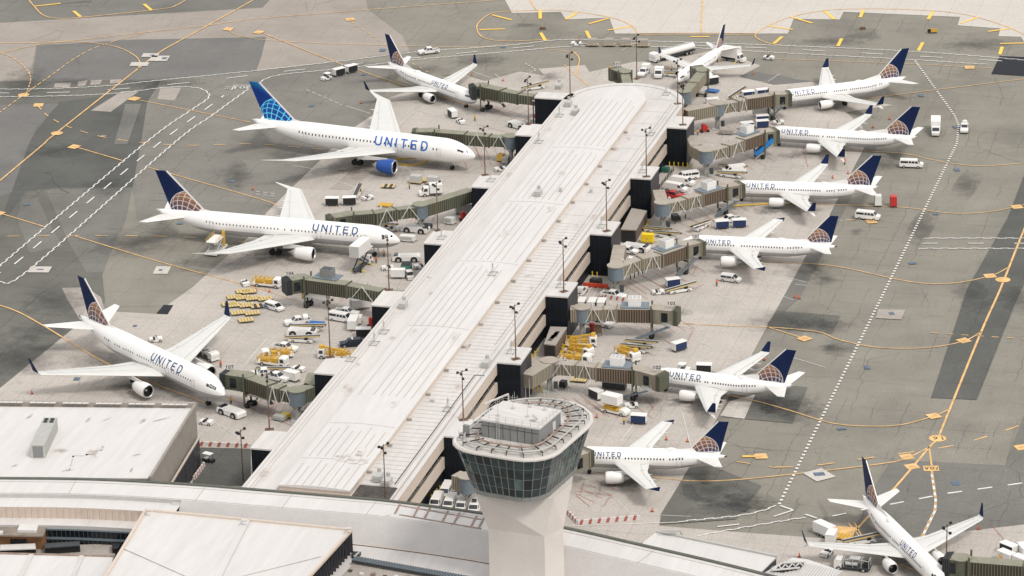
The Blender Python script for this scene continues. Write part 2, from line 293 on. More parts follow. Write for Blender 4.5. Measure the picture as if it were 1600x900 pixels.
# ------------------------------------------------------------------ ground and its patches
def struct(o): o['kind'] = 'structure'; return o
gb = MB(); gb.face((-3000, -500, 0), (3000, -500, 0), (3000, 5000, 0), (-3000, 5000, 0)); struct(gb.build('ground', 'asphalt'))
LV = [.004]
def patch(name, m, pts, dz=None):
    z = LV[0] if dz is None else dz
    if dz is None: LV[0] += .004
    b = MB(); b.face(*[Vector((G(u, v).x, G(u, v).y, z)) for u, v in pts]); o = struct(b.build(name, m))
    if o.data.polygons[0].normal.z < 0: o.data.flip_normals()
    return o
patch('asphalt_surface', 'asphalt_tan', [(-60, 37), (400, 12), (475, -60), (1700, -60), (1700, 60), (1500, 88), (1200, 68), (1000, 60), (830, 62), (640, 80), (400, 111), (415, 57), (330, 60), (57, 70), (45, 125), (-60, 128)])
patch('asphalt_surface', 'asphalt', [(560, -60), (575, 15), (628, 55), (640, 80), (830, 62), (1000, 60), (1200, 68), (1500, 88), (1700, 60), (1700, -60)])
patch('asphalt_surface', 'asphalt_blue', [(57, 72), (200, 62), (416, 58), (408, 90), (400, 112), (250, 124), (50, 127)])
patch('asphalt_surface', 'asphalt_mid', [(-60, -60), (480, -60), (410, 12), (-60, 39)])
patch('asphalt_surface', 'asphalt_left', [(-60, 128), (45, 127), (50, 127), (252, 124), (230, 160), (220, 226), (207, 292), (160, 430), (180, 460), (135, 497), (0, 607), (-60, 660)])
patch('asphalt_surface', 'asphalt_dark', [(90, 160), (215, 143), (252, 124), (240, 160), (222, 225), (207, 293), (92, 293), (40, 300), (15, 335), (0, 345), (10, 320), (45, 222)])
patch('asphalt_surface', 'asphalt_blue', [(-60, 165), (92, 162), (57, 200), (45, 225), (18, 300), (-60, 330)])
patch('asphalt_surface', 'asphalt_mid', [(80, 296), (207, 293), (196, 345), (165, 425), (135, 426), (108, 380), (72, 298)])
patch('asphalt_surface', 'asphalt_mid', [(35, 312), (58, 309), (75, 345), (98, 385), (46, 395), (26, 340)])
patch('asphalt_surface', 'asphalt', [(215, 345), (262, 330), (395, 365), (300, 450), (262, 478), (165, 480), (160, 430), (185, 365)])
patch('asphalt_surface', 'asphalt_mid2', [(230, 160), (252, 126), (400, 112), (520, 98), (620, 96), (605, 130), (600, 156), (601, 168), (545, 205), (494, 257), (417, 332), (395, 365), (262, 330), (215, 345), (207, 293), (220, 226)])
patch('asphalt_surface', 'asphalt_pale', [(97, 450), (135, 449), (158, 465), (165, 490), (125, 500), (104, 466)])
patch('asphalt_surface', 'asphalt_pale', [(142, 173), (173, 175), (217, 143), (190, 143)])
patch('asphalt_surface', 'asphalt_pale', [(246, 155), (273, 157), (283, 137), (251, 136)])
for q in ([(86, 130), (112, 129), (108, 137), (84, 137)], [(122, 127), (137, 126), (133, 134), (121, 135)], [(142, 126), (160, 125), (156, 132), (141, 133)], [(172, 125), (190, 124), (188, 130), (172, 131)], [(204, 168), (219, 168), (216, 172), (204, 172)], [(158, 212), (167, 212), (164, 213.5), (156, 213.5)], [(196, 163), (221, 163), (199, 226), (178, 226)]):
    patch('asphalt_surface', 'asphalt_mid' if q[0][0] == 196 else 'asphalt_pale', q)
patch('concrete_surface', 'concrete_pale', [(780, -60), (789, 0), (800, 21), (876, 19), (884, 31), (952, 28), (961, 53), (1231, 53), (1240, 30), (1312, 31), (1318, 19), (1500, 27), (1496, 40), (1563, 45), (1560, 57), (1595, 58), (1604, 72), (1680, 85), (1680, -60)])
patch('concrete_apron', 'concrete', [(-60, 652), (0, 607), (135, 497), (125, 500), (134, 485), (244, 491), (262, 477), (300, 450), (395, 365), (417, 332), (494, 257), (545, 205), (601, 168), (600, 156), (640, 142), (727, 117), (757, 127), (812, 112), (850, 118), (841, 108), (914, 102), (921, 113), (990, 97), (1030, 97), (1120, 78), (1189, 103), (1156, 120), (1210, 133), (1240, 122), (1268, 128), (1320, 150), (1395, 165), (1322, 176), (1348, 198), (1352, 228), (1325, 280), (1296, 337), (1261, 397), (1232, 450), (1200, 508), (1172, 560), (1150, 600), (1120, 655), (1077, 730), (1033, 805), (1030, 822), (1100, 828), (1290, 842), (1420, 841), (1600, 820), (1700, 806), (1700, 1100), (-60, 1100)])
patch('asphalt_surface', 'asphalt_mid', [(1352, 228), (1372, 225), (1250, 465), (1200, 508), (1232, 450), (1261, 397), (1296, 337), (1325, 280)])
patch('asphalt_surface', 'asphalt_left', [(1200, 505), (1214, 486), (1313, 494), (1300, 522), (1277, 520), (1198, 512)])
patch('asphalt_surface', 'asphalt_left', [(1150, 600), (1180, 596), (1262, 606), (1238, 662), (1130, 652)])
patch('concrete_surface', 'concrete_pale', [(1140, 628), (1180, 617), (1163, 655), (1125, 650)])
patch('asphalt_surface', 'asphalt_dark', [(1600, 275), (1575, 340), (1512, 450), (1455, 622), (1526, 625), (1585, 477), (1640, 360), (1640, 230)])
patch('asphalt_surface', 'asphalt_mid', [(1412, 690), (1395, 718), (1571, 728), (1600, 650), (1700, 640), (1700, 806), (1600, 820), (1420, 841), (1330, 842), (1360, 770)])
patch('asphalt_surface', 'asphalt', [(1415, 677), (1590, 655), (1571, 728), (1395, 719)])
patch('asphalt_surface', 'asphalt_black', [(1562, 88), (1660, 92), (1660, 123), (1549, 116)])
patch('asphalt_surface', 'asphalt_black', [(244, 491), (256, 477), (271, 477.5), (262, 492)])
patch('asphalt_surface', 'asphalt_blue', [(1156, 121), (1176, 112), (1270, 128), (1213, 133)])
patch('asphalt_surface', 'asphalt', [(690, 118), (727, 117), (757, 127), (812, 112), (850, 118), (800, 100), (720, 100)])
patch('asphalt_surface', 'asphalt_left', [(1078, 731), (1110, 728), (1190, 760), (1150, 812), (1032, 820), (1032, 805)])
patch('concrete_surface', 'asphalt_pale', [(1372, 484), (1415, 485), (1408, 500), (1368, 498)])
patch('asphalt_surface', 'asphalt_dark', [(312, 700), (392, 702), (392, 760), (300, 760)])
patch('asphalt_surface', 'asphalt_pale', [(515, 296), (560, 258), (572, 252), (602, 254), (548, 297)])
patch('asphalt_surface', 'asphalt_dark', [(1065, 757), (1080, 756), (1092, 775), (1113, 783), (1112, 787), (1085, 783), (1068, 775)])
patch('asphalt_surface', 'asphalt_dark', [(1113, 781), (1150, 788), (1175, 792), (1165, 800), (1138, 798), (1115, 788)])

def W2(pts): return [G(u, v) for u, v in pts]
def smooth(P, n=8):
    if len(P) < 3: return P
    out = []
    for i in range(len(P) - 1):
        a = P[i - 1] if i else P[i] * 2 - P[i + 1]; b, c = P[i], P[i + 1]; d = P[i + 2] if i + 2 < len(P) else c * 2 - b
        for k in range(n):
            t = k / n; out.append(.5 * ((2 * b) + (c - a) * t + (2 * a - 5 * b + 4 * c - d) * t * t + (3 * b - a - 3 * c + d) * t ** 3))
    out.append(P[-1]); return out
def resample(P, step):
    out = [P[0]]; need = step
    for a, b in zip(P, P[1:]):
        l = (b - a).length; pos = 0
        while l - pos >= need: pos += need; out.append(a.lerp(b, pos / l)); need = step
        need -= l - pos
    return out
ZM = [.15]
def ribbon(mb, pts, w, z, dash=None, sm=True, off=0):
    P = W2(pts); P = smooth(P) if sm else P
    if dash:
        Q = resample(P, .25); n_on, n_off = int(dash[0] / .25), int(dash[1] / .25); i = 0; runs = []
        while i < len(Q) - 1: runs.append(Q[i:i + n_on + 1]); i += n_on + n_off
    else: runs = [P]
    for r in runs:
        if len(r) < 2: continue
        if dash and len(r) > 6: r = [r[0]] + r[4:-1:4] + [r[-1]]
        L_, R_ = [], []
        for i, p in enumerate(r):
            d = (r[min(i + 1, len(r) - 1)] - r[max(i - 1, 0)]).normalized(); nn = Vector((-d.y, d.x, 0))
            L_.append(p + nn * (w / 2 + off)); R_.append(p - nn * (w / 2 - off))
        for i in range(len(r) - 1):
            q = [R_[i], R_[i + 1], L_[i + 1], L_[i]]; mb.face(*[(a.x, a.y, z) for a in q])
def zipper(mb, pts, z, w=.31, step=1.7):
    Q = resample(smooth(W2(pts)), step)
    for i in range(len(Q) - 1):
        d = (Q[i + 1] - Q[i]).normalized(); nn = Vector((-d.y, d.x, 0)) * (w * .42) * (1 if i % 2 else -1)
        h = Vector((-d.y, d.x, 0)) * w / 2; a, b = Q[i] - d * .12 + nn, Q[i + 1] + d * .12 + nn
        mb.face(*[(p.x, p.y, z + (.002 if i % 2 else 0)) for p in (a - h, b - h, b + h, a + h)])
Z1 = LV[0] + .006
wm = MB()
for l in ([(-20, 434), (0, 416), (226, 225), (300, 172), (321, 158), (327, 149), (318, 141), (300, 137), (262, 137), (175, 147), (75, 151), (0, 152), (-30, 152)],
          [(-20, 452), (0, 441), (46, 422), (271, 225), (330, 182), (392, 137)],
          [(-30, 140), (0, 140), (87, 139), (175, 134), (250, 126), (400, 111), (550, 94), (650, 82), (800, 71), (875, 63), (985, 64), (1200, 71), (1425, 81), (1620, 96)],
          [(405, 130), (420, 122), (450, 116), (550, 106), (637, 95), (800, 81), (875, 74), (950, 72), (1075, 75), (1200, 82), (1425, 94), (1552, 102)],
          [(1060, 816), (1165, 805), (1217, 790)], [(1090, 838), (1180, 822), (1265, 808)], [(1444, 373), (1640, 373)], [(1436, 389), (1640, 389)]):
    zipper(wm, l, Z1)
for l, ds in (([(-20, 437), (0, 427), (22, 414), (110, 340), (248, 225), (330, 165), (350, 150)], (5, 6)), ([(-20, 146), (60, 146), (140, 143), (220, 137), (330, 126), (420, 115), (560, 100), (680, 88), (800, 76), (875, 70), (1000, 69), (1200, 76), (1425, 88), (1600, 98)], (6, 10)),
              ([(1121, 824), (1155, 820)], None), ([(1209, 808), (1240, 798)], None), ([(1441, 381), (1640, 381)], (3.5, 7))):
    ribbon(wm, l, .4, Z1, ds)
ribbon(wm, [(1430, 96), (1462, 140), (1492, 182), (1498, 197), (1495, 225), (1385, 450), (1275, 672), (1217, 790)], .6, Z1, (.95, 1.1), sm=False)
ribbon(wm, [(1219, 791), (1280, 812), (1350, 797), (1480, 772), (1640, 750)], .5, Z1, (3.2, 3.4), sm=False)
ribbon(wm, [(890, 823), (1060, 817)], .22, Z1)
ribbon(wm, [(362, 141), (366, 134), (405, 134)], .35, Z1, sm=False)
for l in ([(890, 791), (915, 791), (958, 776), (985, 804), (1080, 808)], [(1000, 705), (955, 738), (935, 738)], [(1080, 700), (1066, 645), (1020, 640)], [(1000, 652), (970, 690)], [(1170, 478), (1115, 459), (1150, 432), (1240, 440)],
          [(1325, 276), (1248, 250), (1210, 256)], [(1265, 268), (1248, 250)], [(1200, 128), (1218, 116)], [(1185, 138), (1160, 128), (1200, 128)], [(1105, 124), (1140, 140), (1165, 139)], [(1060, 340), (1085, 290)], [(1030, 425), (965, 465)], [(905, 617), (935, 585), (944, 560)],
          [(345, 668), (358, 672)], [(430, 480), (510, 500), (440, 500)], [(350, 496), (400, 520), (418, 529), (383, 570)], [(430, 525), (395, 565)], [(550, 380), (584, 403), (570, 420)], [(457, 259), (514, 269), (545, 263)], [(510, 278), (570, 298), (590, 305)], [(725, 271), (790, 240)], [(650, 282), (725, 271), (740, 263)],
          [(615, 204), (652, 172), (670, 180)], [(650, 172), (735, 196), (790, 200)], [(466, 305), (490, 341)], [(1345, 345), (1290, 345)], [(1242, 445), (1260, 447)], [(1120, 590), (1170, 590)], [(1080, 600), (1200, 575)], [(975, 375), (1010, 378)],
          [(740, 113), (775, 125)], [(773, 116), (787, 127)], [(990, 70), (970, 80)], [(330, 658), (372, 684)], [(1290, 575), (1240, 560)], [(1180, 432), (1210, 448)], [(1200, 455), (1240, 470)], [(1212, 430), (1260, 442)], [(1060, 505), (1105, 510)], [(1080, 530), (1120, 546), (1078, 560), (1010, 555)], [(1020, 548), (1075, 550)]):
    ribbon(wm, l, .13, Z1, sm=False)
for l in ([(826, 25)],): pass
ribbon(wm, [(479, 141), (535, 165)], .2, Z1, (1.8, 1.2)); ribbon(wm, [(540, 166), (578, 178)], .18, Z1); ribbon(wm, [(821, 100), (838, 110), (818, 118)], .25, Z1, (1, .8), sm=False)
for y0 in (300, 304): ribbon(wm, [(400, y0), (435, y0 + 4)], .25, Z1, (1.2, 1.2))
for a in range(7): ribbon(wm, [(945 + a * 4, 512 + a * .7), (952 + a * 4, 520 + a * .7)], .14, Z1)
for a in range(5): ribbon(wm, [(904 + a * 11, 468 - a), (914 + a * 11, 449 - a)], .13, Z1)
def strokes(ch):
    return {'U': [[(0, 1), (0, .3), (.09, .08), (.31, 0), (.53, .08), (.62, .3), (.62, 1)]], 'N': [[(0, 0), (0, 1), (.62, 0), (.62, 1)]], 'I': [[(0, 0), (0, 1)]], 'T': [[(.31, 0), (.31, .93)], [(0, .97), (.62, .97)]],
            'E': [[(.56, .03), (0, .03), (0, .97), (.56, .97)], [(0, .5), (.5, .5)]], 'D': [[(0, 0), (0, 1), (.3, 1), (.52, .86), (.62, .5), (.52, .14), (.3, 0), (0, 0)]], 'S': [[(.6, .85), (.4, 1), (.15, .97), (.02, .77), (.15, .57), (.47, .45), (.6, .25), (.45, .03), (.15, 0), (0, .15)]],
            'O': [[(.3, 0), (.05, .2), (.05, .8), (.3, 1), (.55, .8), (.55, .2), (.3, 0)]], 'P': [[(0, 0), (0, 1), (.45, 1), (.6, .75), (.45, .5), (0, .5)]], 'A': [[(0, 0), (.3, 1), (.6, 0)], [(.12, .35), (.48, .35)]], 'C': [[(.6, .8), (.4, 1), (.15, .95), (0, .6), (0, .4), (.15, .05), (.4, 0), (.6, .2)]],
            '0': [[(.3, 0), (.05, .2), (.05, .8), (.3, 1), (.55, .8), (.55, .2), (.3, 0)]], '1': [[(.1, .8), (.3, 1), (.3, 0)]], '2': [[(0, .8), (.2, 1), (.5, .95), (.55, .7), (0, 0), (.58, 0)]], '3': [[(0, .9), (.3, 1), (.55, .8), (.3, .53), (.57, .25), (.3, 0), (0, .1)]], '4': [[(.45, 0), (.45, 1), (0, .3), (.6, .3)]], '5': [[(.55, 1), (.05, 1), (.03, .6), (.4, .62), (.57, .35), (.4, .03), (0, .05)]],
            '6': [[(.5, 1), (.1, .55), (.05, .2), (.3, 0), (.55, .25), (.35, .5), (.07, .35)]], '7': [[(0, 1), (.58, 1), (.2, 0)]], '8': [[(.3, .52), (.05, .75), (.3, 1), (.55, .75), (.3, .52), (.03, .25), (.3, 0), (.57, .25), (.3, .52)]], '9': [[(.1, 0), (.5, .45), (.55, .8), (.3, 1), (.05, .75), (.25, .5), (.53, .65)]]}[ch]
def glyphs(mb, txt, fn, h, w=.14, gap=.3, wide=1.0):
    """lay stroke letters on any surface; fn(x along, y up) gives a point in space"""
    x = 0
    for ch in txt:
        for st in strokes(ch):
            for (ax, ay), (bx, by) in zip(st, st[1:]):
                ax_, bx_ = ax * wide, bx * wide; dx, dy = bx_ - ax_, by - ay; l = math.hypot(dx, dy); nx, ny = -dy / l * w / 2, dx / l * w / 2; ex, ey = dx / l * w * .3, dy / l * w * .3
                k = max(1, int(l * h / .35))
                for i in range(k):
                    t0, t1 = i / k, (i + 1) / k; e0, e1 = (1 if i == 0 else 0), (1 if i == k - 1 else 0)
                    p0 = (ax_ + dx * t0 - ex * e0, ay + dy * t0 - ey * e0); p1 = (ax_ + dx * t1 + ex * e1, ay + dy * t1 + ey * e1)
                    mb.face(fn((x + p0[0] - nx) * h, (p0[1] - ny) * h), fn((x + p1[0] - nx) * h, (p1[1] - ny) * h), fn((x + p1[0] + nx) * h, (p1[1] + ny) * h), fn((x + p0[0] + nx) * h, (p0[1] + ny) * h))
        x += (0 if ch == 'I' else .62) * wide + gap
    return x * h
def flat_text(mb, txt, u, v, h, ang, z, w=.16):
    c = G(u, v); tw = glyphs(MB(), txt, lambda a, b: (0, 0, 0), h, w); ca, sa = math.cos(ang), math.sin(ang)
    glyphs(mb, txt, lambda a, b: (c.x + (a - tw / 2) * ca - (b - h / 2) * sa, c.y + (a - tw / 2) * sa + (b - h / 2) * ca, z), h, w)
flat_text(wm, 'STOP', 375, 137.5, 2.1, -.05, Z1, .2)
struct(wm.build('white_road_markings', 'white_p'))
ym = MB(); yb = MB(); oe = MB()
for l, wd, ds in (([(-30, 308), (0, 283), (68, 226), (85, 211), (217, 107), (250, 82), (300, 54), (397, 0), (440, -25)], .55, None), ([(-20, 68), (87, 66), (200, 54), (325, 40), (400, 30), (600, 14), (800, -1), (900, -8)], .35, None),
          ([(-30, 90), (0, 84), (37, 75), (87, 67), (125, 66), (175, 72), (205, 84), (218, 96), (216, 108)], .4, None), ([(42, -3), (54, 11), (67, 24), (87, 29), (125, 28), (250, 15), (275, 9), (296, -3)], .5, None),
          ([(207, 155), (392, 192)], .35, None), ([(117, 230), (192, 252)], .45, None), ([(231, 262), (400, 310), (432, 321)], .4, None), ([(-20, 329), (0, 334), (72, 356)], .45, None), ([(115, 369), (250, 410), (387, 447), (420, 456)], .4, None), ([(415, 455), (470, 473)], .25, None),
          ([(-20, 474), (0, 478), (30, 489), (70, 511), (180, 575), (325, 632)], .5, None), ([(400, 62), (500, 68), (725, 74), (790, 70)], .3, None), ([(357, 46), (366, 54), (400, 61)], .3, None), ([(405, 50), (520, 96), (560, 110), (640, 137), (755, 172)], .4, None),
          ([(800, 18), (770, 21), (752, 32), (745, 44), (755, 59), (790, 65), (860, 62)], .45, None), ([(800, 18), (875, 17), (950, 27), (987, 41), (997, 54)], .45, None), ([(1098, -5), (1095, 52)], .5, None), ([(825, -5), (837, 16)], .5, None),
          ([(1225, 72), (1200, 68), (1184, 61), (1181, 54), (1200, 41), (1237, 27), (1300, 16), (1400, 15), (1500, 22), (1575, 43), (1612, 62)], .45, None), ([(1200, 92), (1412, 100), (1507, 105), (1550, 107)], .28, None), ([(1640, 118), (1600, 124), (1375, 152), (1290, 164)], .35, None),
          ([(1270, 236), (1320, 236), (1407, 240), (1450, 249), (1487, 256), (1537, 260), (1620, 254)], .35, None), ([(1150, 321), (1305, 321), (1412, 325), (1487, 334), (1550, 331), (1620, 316)], .35, None), ([(1150, 408), (1200, 410), (1300, 416), (1400, 437), (1450, 444), (1500, 442), (1550, 431), (1575, 419)], .4, None),
          ([(1640, 270), (1600, 360), (1564, 450), (1532, 522), (1470, 675), (1464, 688), (1452, 700), (1400, 761), (1332, 835)], .6, None), ([(1040, 505), (1140, 510), (1200, 512), (1277, 519), (1312, 532), (1375, 544), (1450, 544), (1505, 534), (1534, 519)], .4, None), ([(1200, 512), (1257, 530)], .35, None),
          ([(1080, 608), (1170, 625), (1230, 641), (1300, 662), (1362, 667), (1412, 664), (1462, 650), (1482, 641)], .42, None), ([(930, 738), (1015, 746), (1075, 752), (1125, 752), (1200, 746), (1375, 726), (1417, 716), (1440, 706), (1453, 699)], .45, None), ([(1452, 702), (1456, 730)], .5, None), ([(1335, 818), (1360, 858), (1400, 880), (1450, 900)], .35, None),
          ([(1325, 818), (1365, 860), (1412, 870)], .35, None), ([(897, 82), (904, 90), (905, 98), (900, 116)], .4, None), ([(855, 78), (880, 80), (897, 84)], .25, None), ([(881, 102), (920, 135)], .4, None), ([(880, 505), (830, 505)], .3, None),
          ([(5, 84), (25, 94), (42, 110), (48, 125), (41, 147)], .4, (2, 1)), ([(-20, 190), (0, 176), (37, 149), (75, 122), (120, 90), (160, 71), (225, 52)], .4, (2.4, 1.2)), ([(60, 167), (75, 182), (100, 196), (125, 205), (162, 215), (225, 224), (300, 228), (400, 226), (520, 236)], .45, (3, 3.5)),
          ([(11, 370), (115, 369), (250, 370), (330, 374), (400, 382)], .4, (3, 4)), ([(550, 35), (606, 73)], .35, (1.6, 2.6)), ([(645, 100), (672, 115)], .35, (1.6, 2.6)), ([(1211, 731), (1267, 729), (1375, 714), (1480, 699), (1535, 685), (1640, 650)], .5, (3.6, 5)), ([(1150, 722), (1213, 732)], .4, (3, 4)),
          ([(1455, 521), (1640, 533)], .4, (1.6, 1.8)), ([(1323, 344), (1362, 347)], .35, (2.5, 2))):
    ribbon(ym, l, wd * .78, Z1, ds)
for y in (53, 55.4): ribbon(ym, [(1000, y), (1090, y - 1), (1181, y)], .3, Z1)
for a, b in (((769, 24), (800, 32)), ((749, 47), (789, 46)), ((844, 16), (844, 30)), ((902, 20), (884, 31)), ((952, 29), (920, 38)), ((987, 42), (949, 48)), ((845, 52), (852, 64)), ((916, 49), (922, 61)), ((54, 10.5), (95, 6)), ((115, 18), (126, 27)), ((225, 7), (237, 17)), ((1236, 27), (1269, 37)), ((1288, 18), (1304, 31)),
             ((1349, 16), (1344, 28)), ((1458, 19), (1450, 31)), ((1528, 28), (1500, 37)), ((1580, 45), (1544, 50)), ((1200, 41), (1239, 47)), ((1222, 58), (1209, 69)), ((1315, 61), (1309, 73)), ((1442, 67), (1435, 80)), ((1562, 69), (1600, 68)), ((1566, 74), (1562, 86)), ((1079, 58), (1109, 58)), ((1160, 714), (1184, 714))):
    ribbon(yb, [a, b], .95 if abs(a[0] - b[0]) < 20 else .8, Z1 + .004, sm=False)
def disc(mb, u, v, r, z):
    c = G(u, v); mb.face(*[(c.x + r * math.cos(a * math.pi / 10), c.y + r * math.sin(a * math.pi / 10), z) for a in range(20)])
for u, v, r in ((1465, 686, 1.75), (1567, 438, 1.7), (89, 209, 1.6), (37, 149, 1.5)): disc(ym, u, v, r, Z1 + .006)
def plate(mb, u, v, lx, ly, ang, z=Z1 + .006):
    c = G(u, v); MBx = MB().box(-lx / 2, lx / 2, -ly / 2, ly / 2, 0, .001).xf((c.x, c.y, z), ang); mb.face(*MBx.v[4:])
for u, v, a in ((1455, 733, -.03), (1417, 715, .25), (1425, 730, .3), (1257, 530, -.9), (1506, 533, .5), (1459, 651, .4), (1589, 324, .2), (1547, 432, .2), (1362, 347, .1), (1515, 106, -.1), (60, 165, 0), (210, 155, -.5), (357, 46, -.4), (547, 31, .2), (404, 51, -.5), (116, 230, -.5), (1189, 714, .1), (-2, 334, -.5), (1596, 700, .3)):
    plate(ym, u, v, 3.1 if (u, v) == (1455, 733) else 2.5, 2.6 if v > 300 else 2.9, a)
    plate(oe, u, v, 1.2, .55, a, Z1 + .010) if (u, v) != (1455, 733) else None
plate(ym, 1318, 832, 4.2, 4.8, -.25)
tn_ = MB(); flat_text(tn_, '70A', 1455, 733, 1.15, math.pi - .03, Z1 + .012); flat_text(tn_, '16', 1465, 686, 1.5, math.pi, Z1 + .012, .14); struct(tn_.build('stand_number', 'black'))
struct(ym.build('yellow_taxiway_lines', 'yellow')); struct(yb.build('yellow_boundary_ticks', 'yellow2')); struct(oe.build('taxiway_location_numbers', 'orange_edge'))
rm = MB(); bm_ = MB(); wp = MB()
for l in ([(1055, 335), (1100, 352)], [(1075, 315), (1120, 350)], [(1170, 295), (1180, 330)], [(980, 440), (1010, 460)], [(1000, 430), (1040, 452)], [(1020, 420), (1070, 440)], [(1083, 428), (1090, 415)], [(900, 775), (922, 793)], [(897, 768), (955, 774), (945, 790)], [(906, 775), (912, 755)], [(935, 774), (958, 776)], [(905, 617), (925, 632)], [(926, 632), (945, 650)],
          [(1012, 648), (1031, 624)], [(985, 630), (1020, 655)], [(1005, 620), (1022, 640)], [(985, 540), (1020, 555)], [(1020, 505), (1083, 515), (1072, 540)], [(995, 500), (1050, 540)], [(960, 505), (975, 500)], [(640, 350), (650, 335)], [(735, 220), (760, 262)], [(700, 208), (730, 262)], [(530, 470), (545, 450)], [(505, 475), (520, 452)],
          [(345, 617), (460, 668)], [(408, 625), (395, 645)], [(437, 622), (422, 660)], [(1110, 355), (1140, 365)], [(770, 170), (830, 200)], [(750, 160), (815, 180)], [(745, 195), (800, 210)], [(1560, 875), (1578, 845)], [(1548, 820), (1572, 848)], [(1255, 230), (1262, 262)], [(1085, 452), (1100, 445)], [(1010, 395), (1050, 370)]):
    ribbon(rm, l, .10, Z1 + .004, sm=False)
for u, v, a, b in ((249, 92, 5, 5), (235, 87, 4.5, 3.5), (218, 101, 5, 3.5), (62, 422, 5, 4), (253, 423, 3.4, 5), (1280, 743, 4.5, 5)): plate(wp, u, v, a, b, .5 if u == 1280 else -.1)
for u, v, a, b in ((257, 92, 1.6, 2.4), (238, 87, 1.5, 1.2), (63, 422, 1.8, 1), (251, 423, 1, 1.6), (1280, 742, 2.6, 2.2), (42, 320, 2, 1.6), (262, 350, 0, 0), (363, 284, 1.4, 2), (281, 350, 1.8, 1.6), (598, 79, 2, 3), (569, 117, 1.6, 2), (487, 166, 1.6, 2), (786, 74, 1.4, 2), (1393, 491, 1.4, 2.2), (1355, 575, 1.3, 2.2), (1315, 671, 2.2, 1.2), (1493, 756, 1.8, 2.4), (1426, 412, 2, 1.6), (1462, 335, 1.4, 1.8), (1495, 266, 1.6, 2.4), (1439, 150, 1.5, 2.4), (1492, 199, 1.3, 2.6), (120, 593, 1.5, 2.2), (211, 510, 1, 1.4)):
    if a: plate(bm_, u, v, a * .85, b * .8, -.1 if u < 700 else .1, Z1 + .010)
for u, v, k_, du, dv, su, sv in ((958, 452, 8, 40, 24, 15, -7), (1040, 352, 7, 42, 22, 15, -7), (975, 508, 6, 36, 22, 15, -3), (880, 622, 5, 40, 26, 16, 2), (1095, 268, 6, 36, 20, 16, -7), (1130, 195, 5, 34, 18, 16, -5), (895, 770, 4, 34, 16, 12, -6), (520, 470, 6, 10, -24, 14, 3), (420, 650, 5, 12, -28, 16, 3), (740, 218, 5, 14, 44, 14, -1), (770, 178, 5, 40, -22, 14, 5), (620, 350, 5, 8, -20, 14, -1)):
    for k in range(k_): ribbon(rm, [(u + su * k, v + sv * k), (u + su * k + du, v + sv * k + dv)], .085, Z1 + .004, sm=False)
struct(wp.build('pale_cover_surrounds', 'concrete_pale')); struct(rm.build('red_stand_lines', 'red_p')); struct(bm_.build('blue_hydrant_markings', 'blue_p'))
def oil_mat():
    m = bpy.data.materials.new('oil_stain'); m.use_nodes = True; n = m.node_tree; L = n.links; b = n.nodes['Principled BSDF']; b.inputs['Base Color'].default_value = (.035, .036, .036, 1); b.inputs['Roughness'].default_value = .7
    tc = n.nodes.new('ShaderNodeTexCoord'); mp = n.nodes.new('ShaderNodeMapping'); mp.inputs['Location'].default_value = (-1, -1, 0); mp.inputs['Scale'].default_value = (2, 2, 0); L.new(tc.outputs['Generated'], mp.inputs[0])
    ln = n.nodes.new('ShaderNodeVectorMath'); ln.operation = 'LENGTH'; L.new(mp.outputs[0], ln.inputs[0])
    t = n.nodes.new('ShaderNodeTexNoise'); t.inputs['Scale'].default_value = .3; t.inputs['Detail'].default_value = 8; t.inputs['Roughness'].default_value = .75
    ge = n.nodes.new('ShaderNodeNewGeometry'); L.new(ge.outputs['Position'], t.inputs['Vector'])
    a = n.nodes.new('ShaderNodeMath'); a.operation = 'MULTIPLY_ADD'; a.inputs[1].default_value = 2.2; a.inputs[2].default_value = -.85; L.new(t.outputs[0], a.inputs[0])
    s_ = n.nodes.new('ShaderNodeMath'); s_.operation = 'SUBTRACT'; L.new(a.outputs[0], s_.inputs[0]); L.new(ln.outputs['Value'], s_.inputs[1])
    r = n.nodes.new('ShaderNodeMapRange'); r.inputs[1].default_value = -.6; r.inputs[2].default_value = .25; r.inputs[4].default_value = .36; L.new(s_.outputs[0], r.inputs[0])
    tr = n.nodes.new('ShaderNodeBsdfTransparent'); mx_ = n.nodes.new('ShaderNodeMixShader'); L.new(r.outputs[0], mx_.inputs[0]); L.new(tr.outputs[0], mx_.inputs[1]); L.new(b.outputs[0], mx_.inputs[2]); L.new(mx_.outputs[0], n.nodes['Material Output'].inputs[0]); return m
M['oil'] = oil_mat()
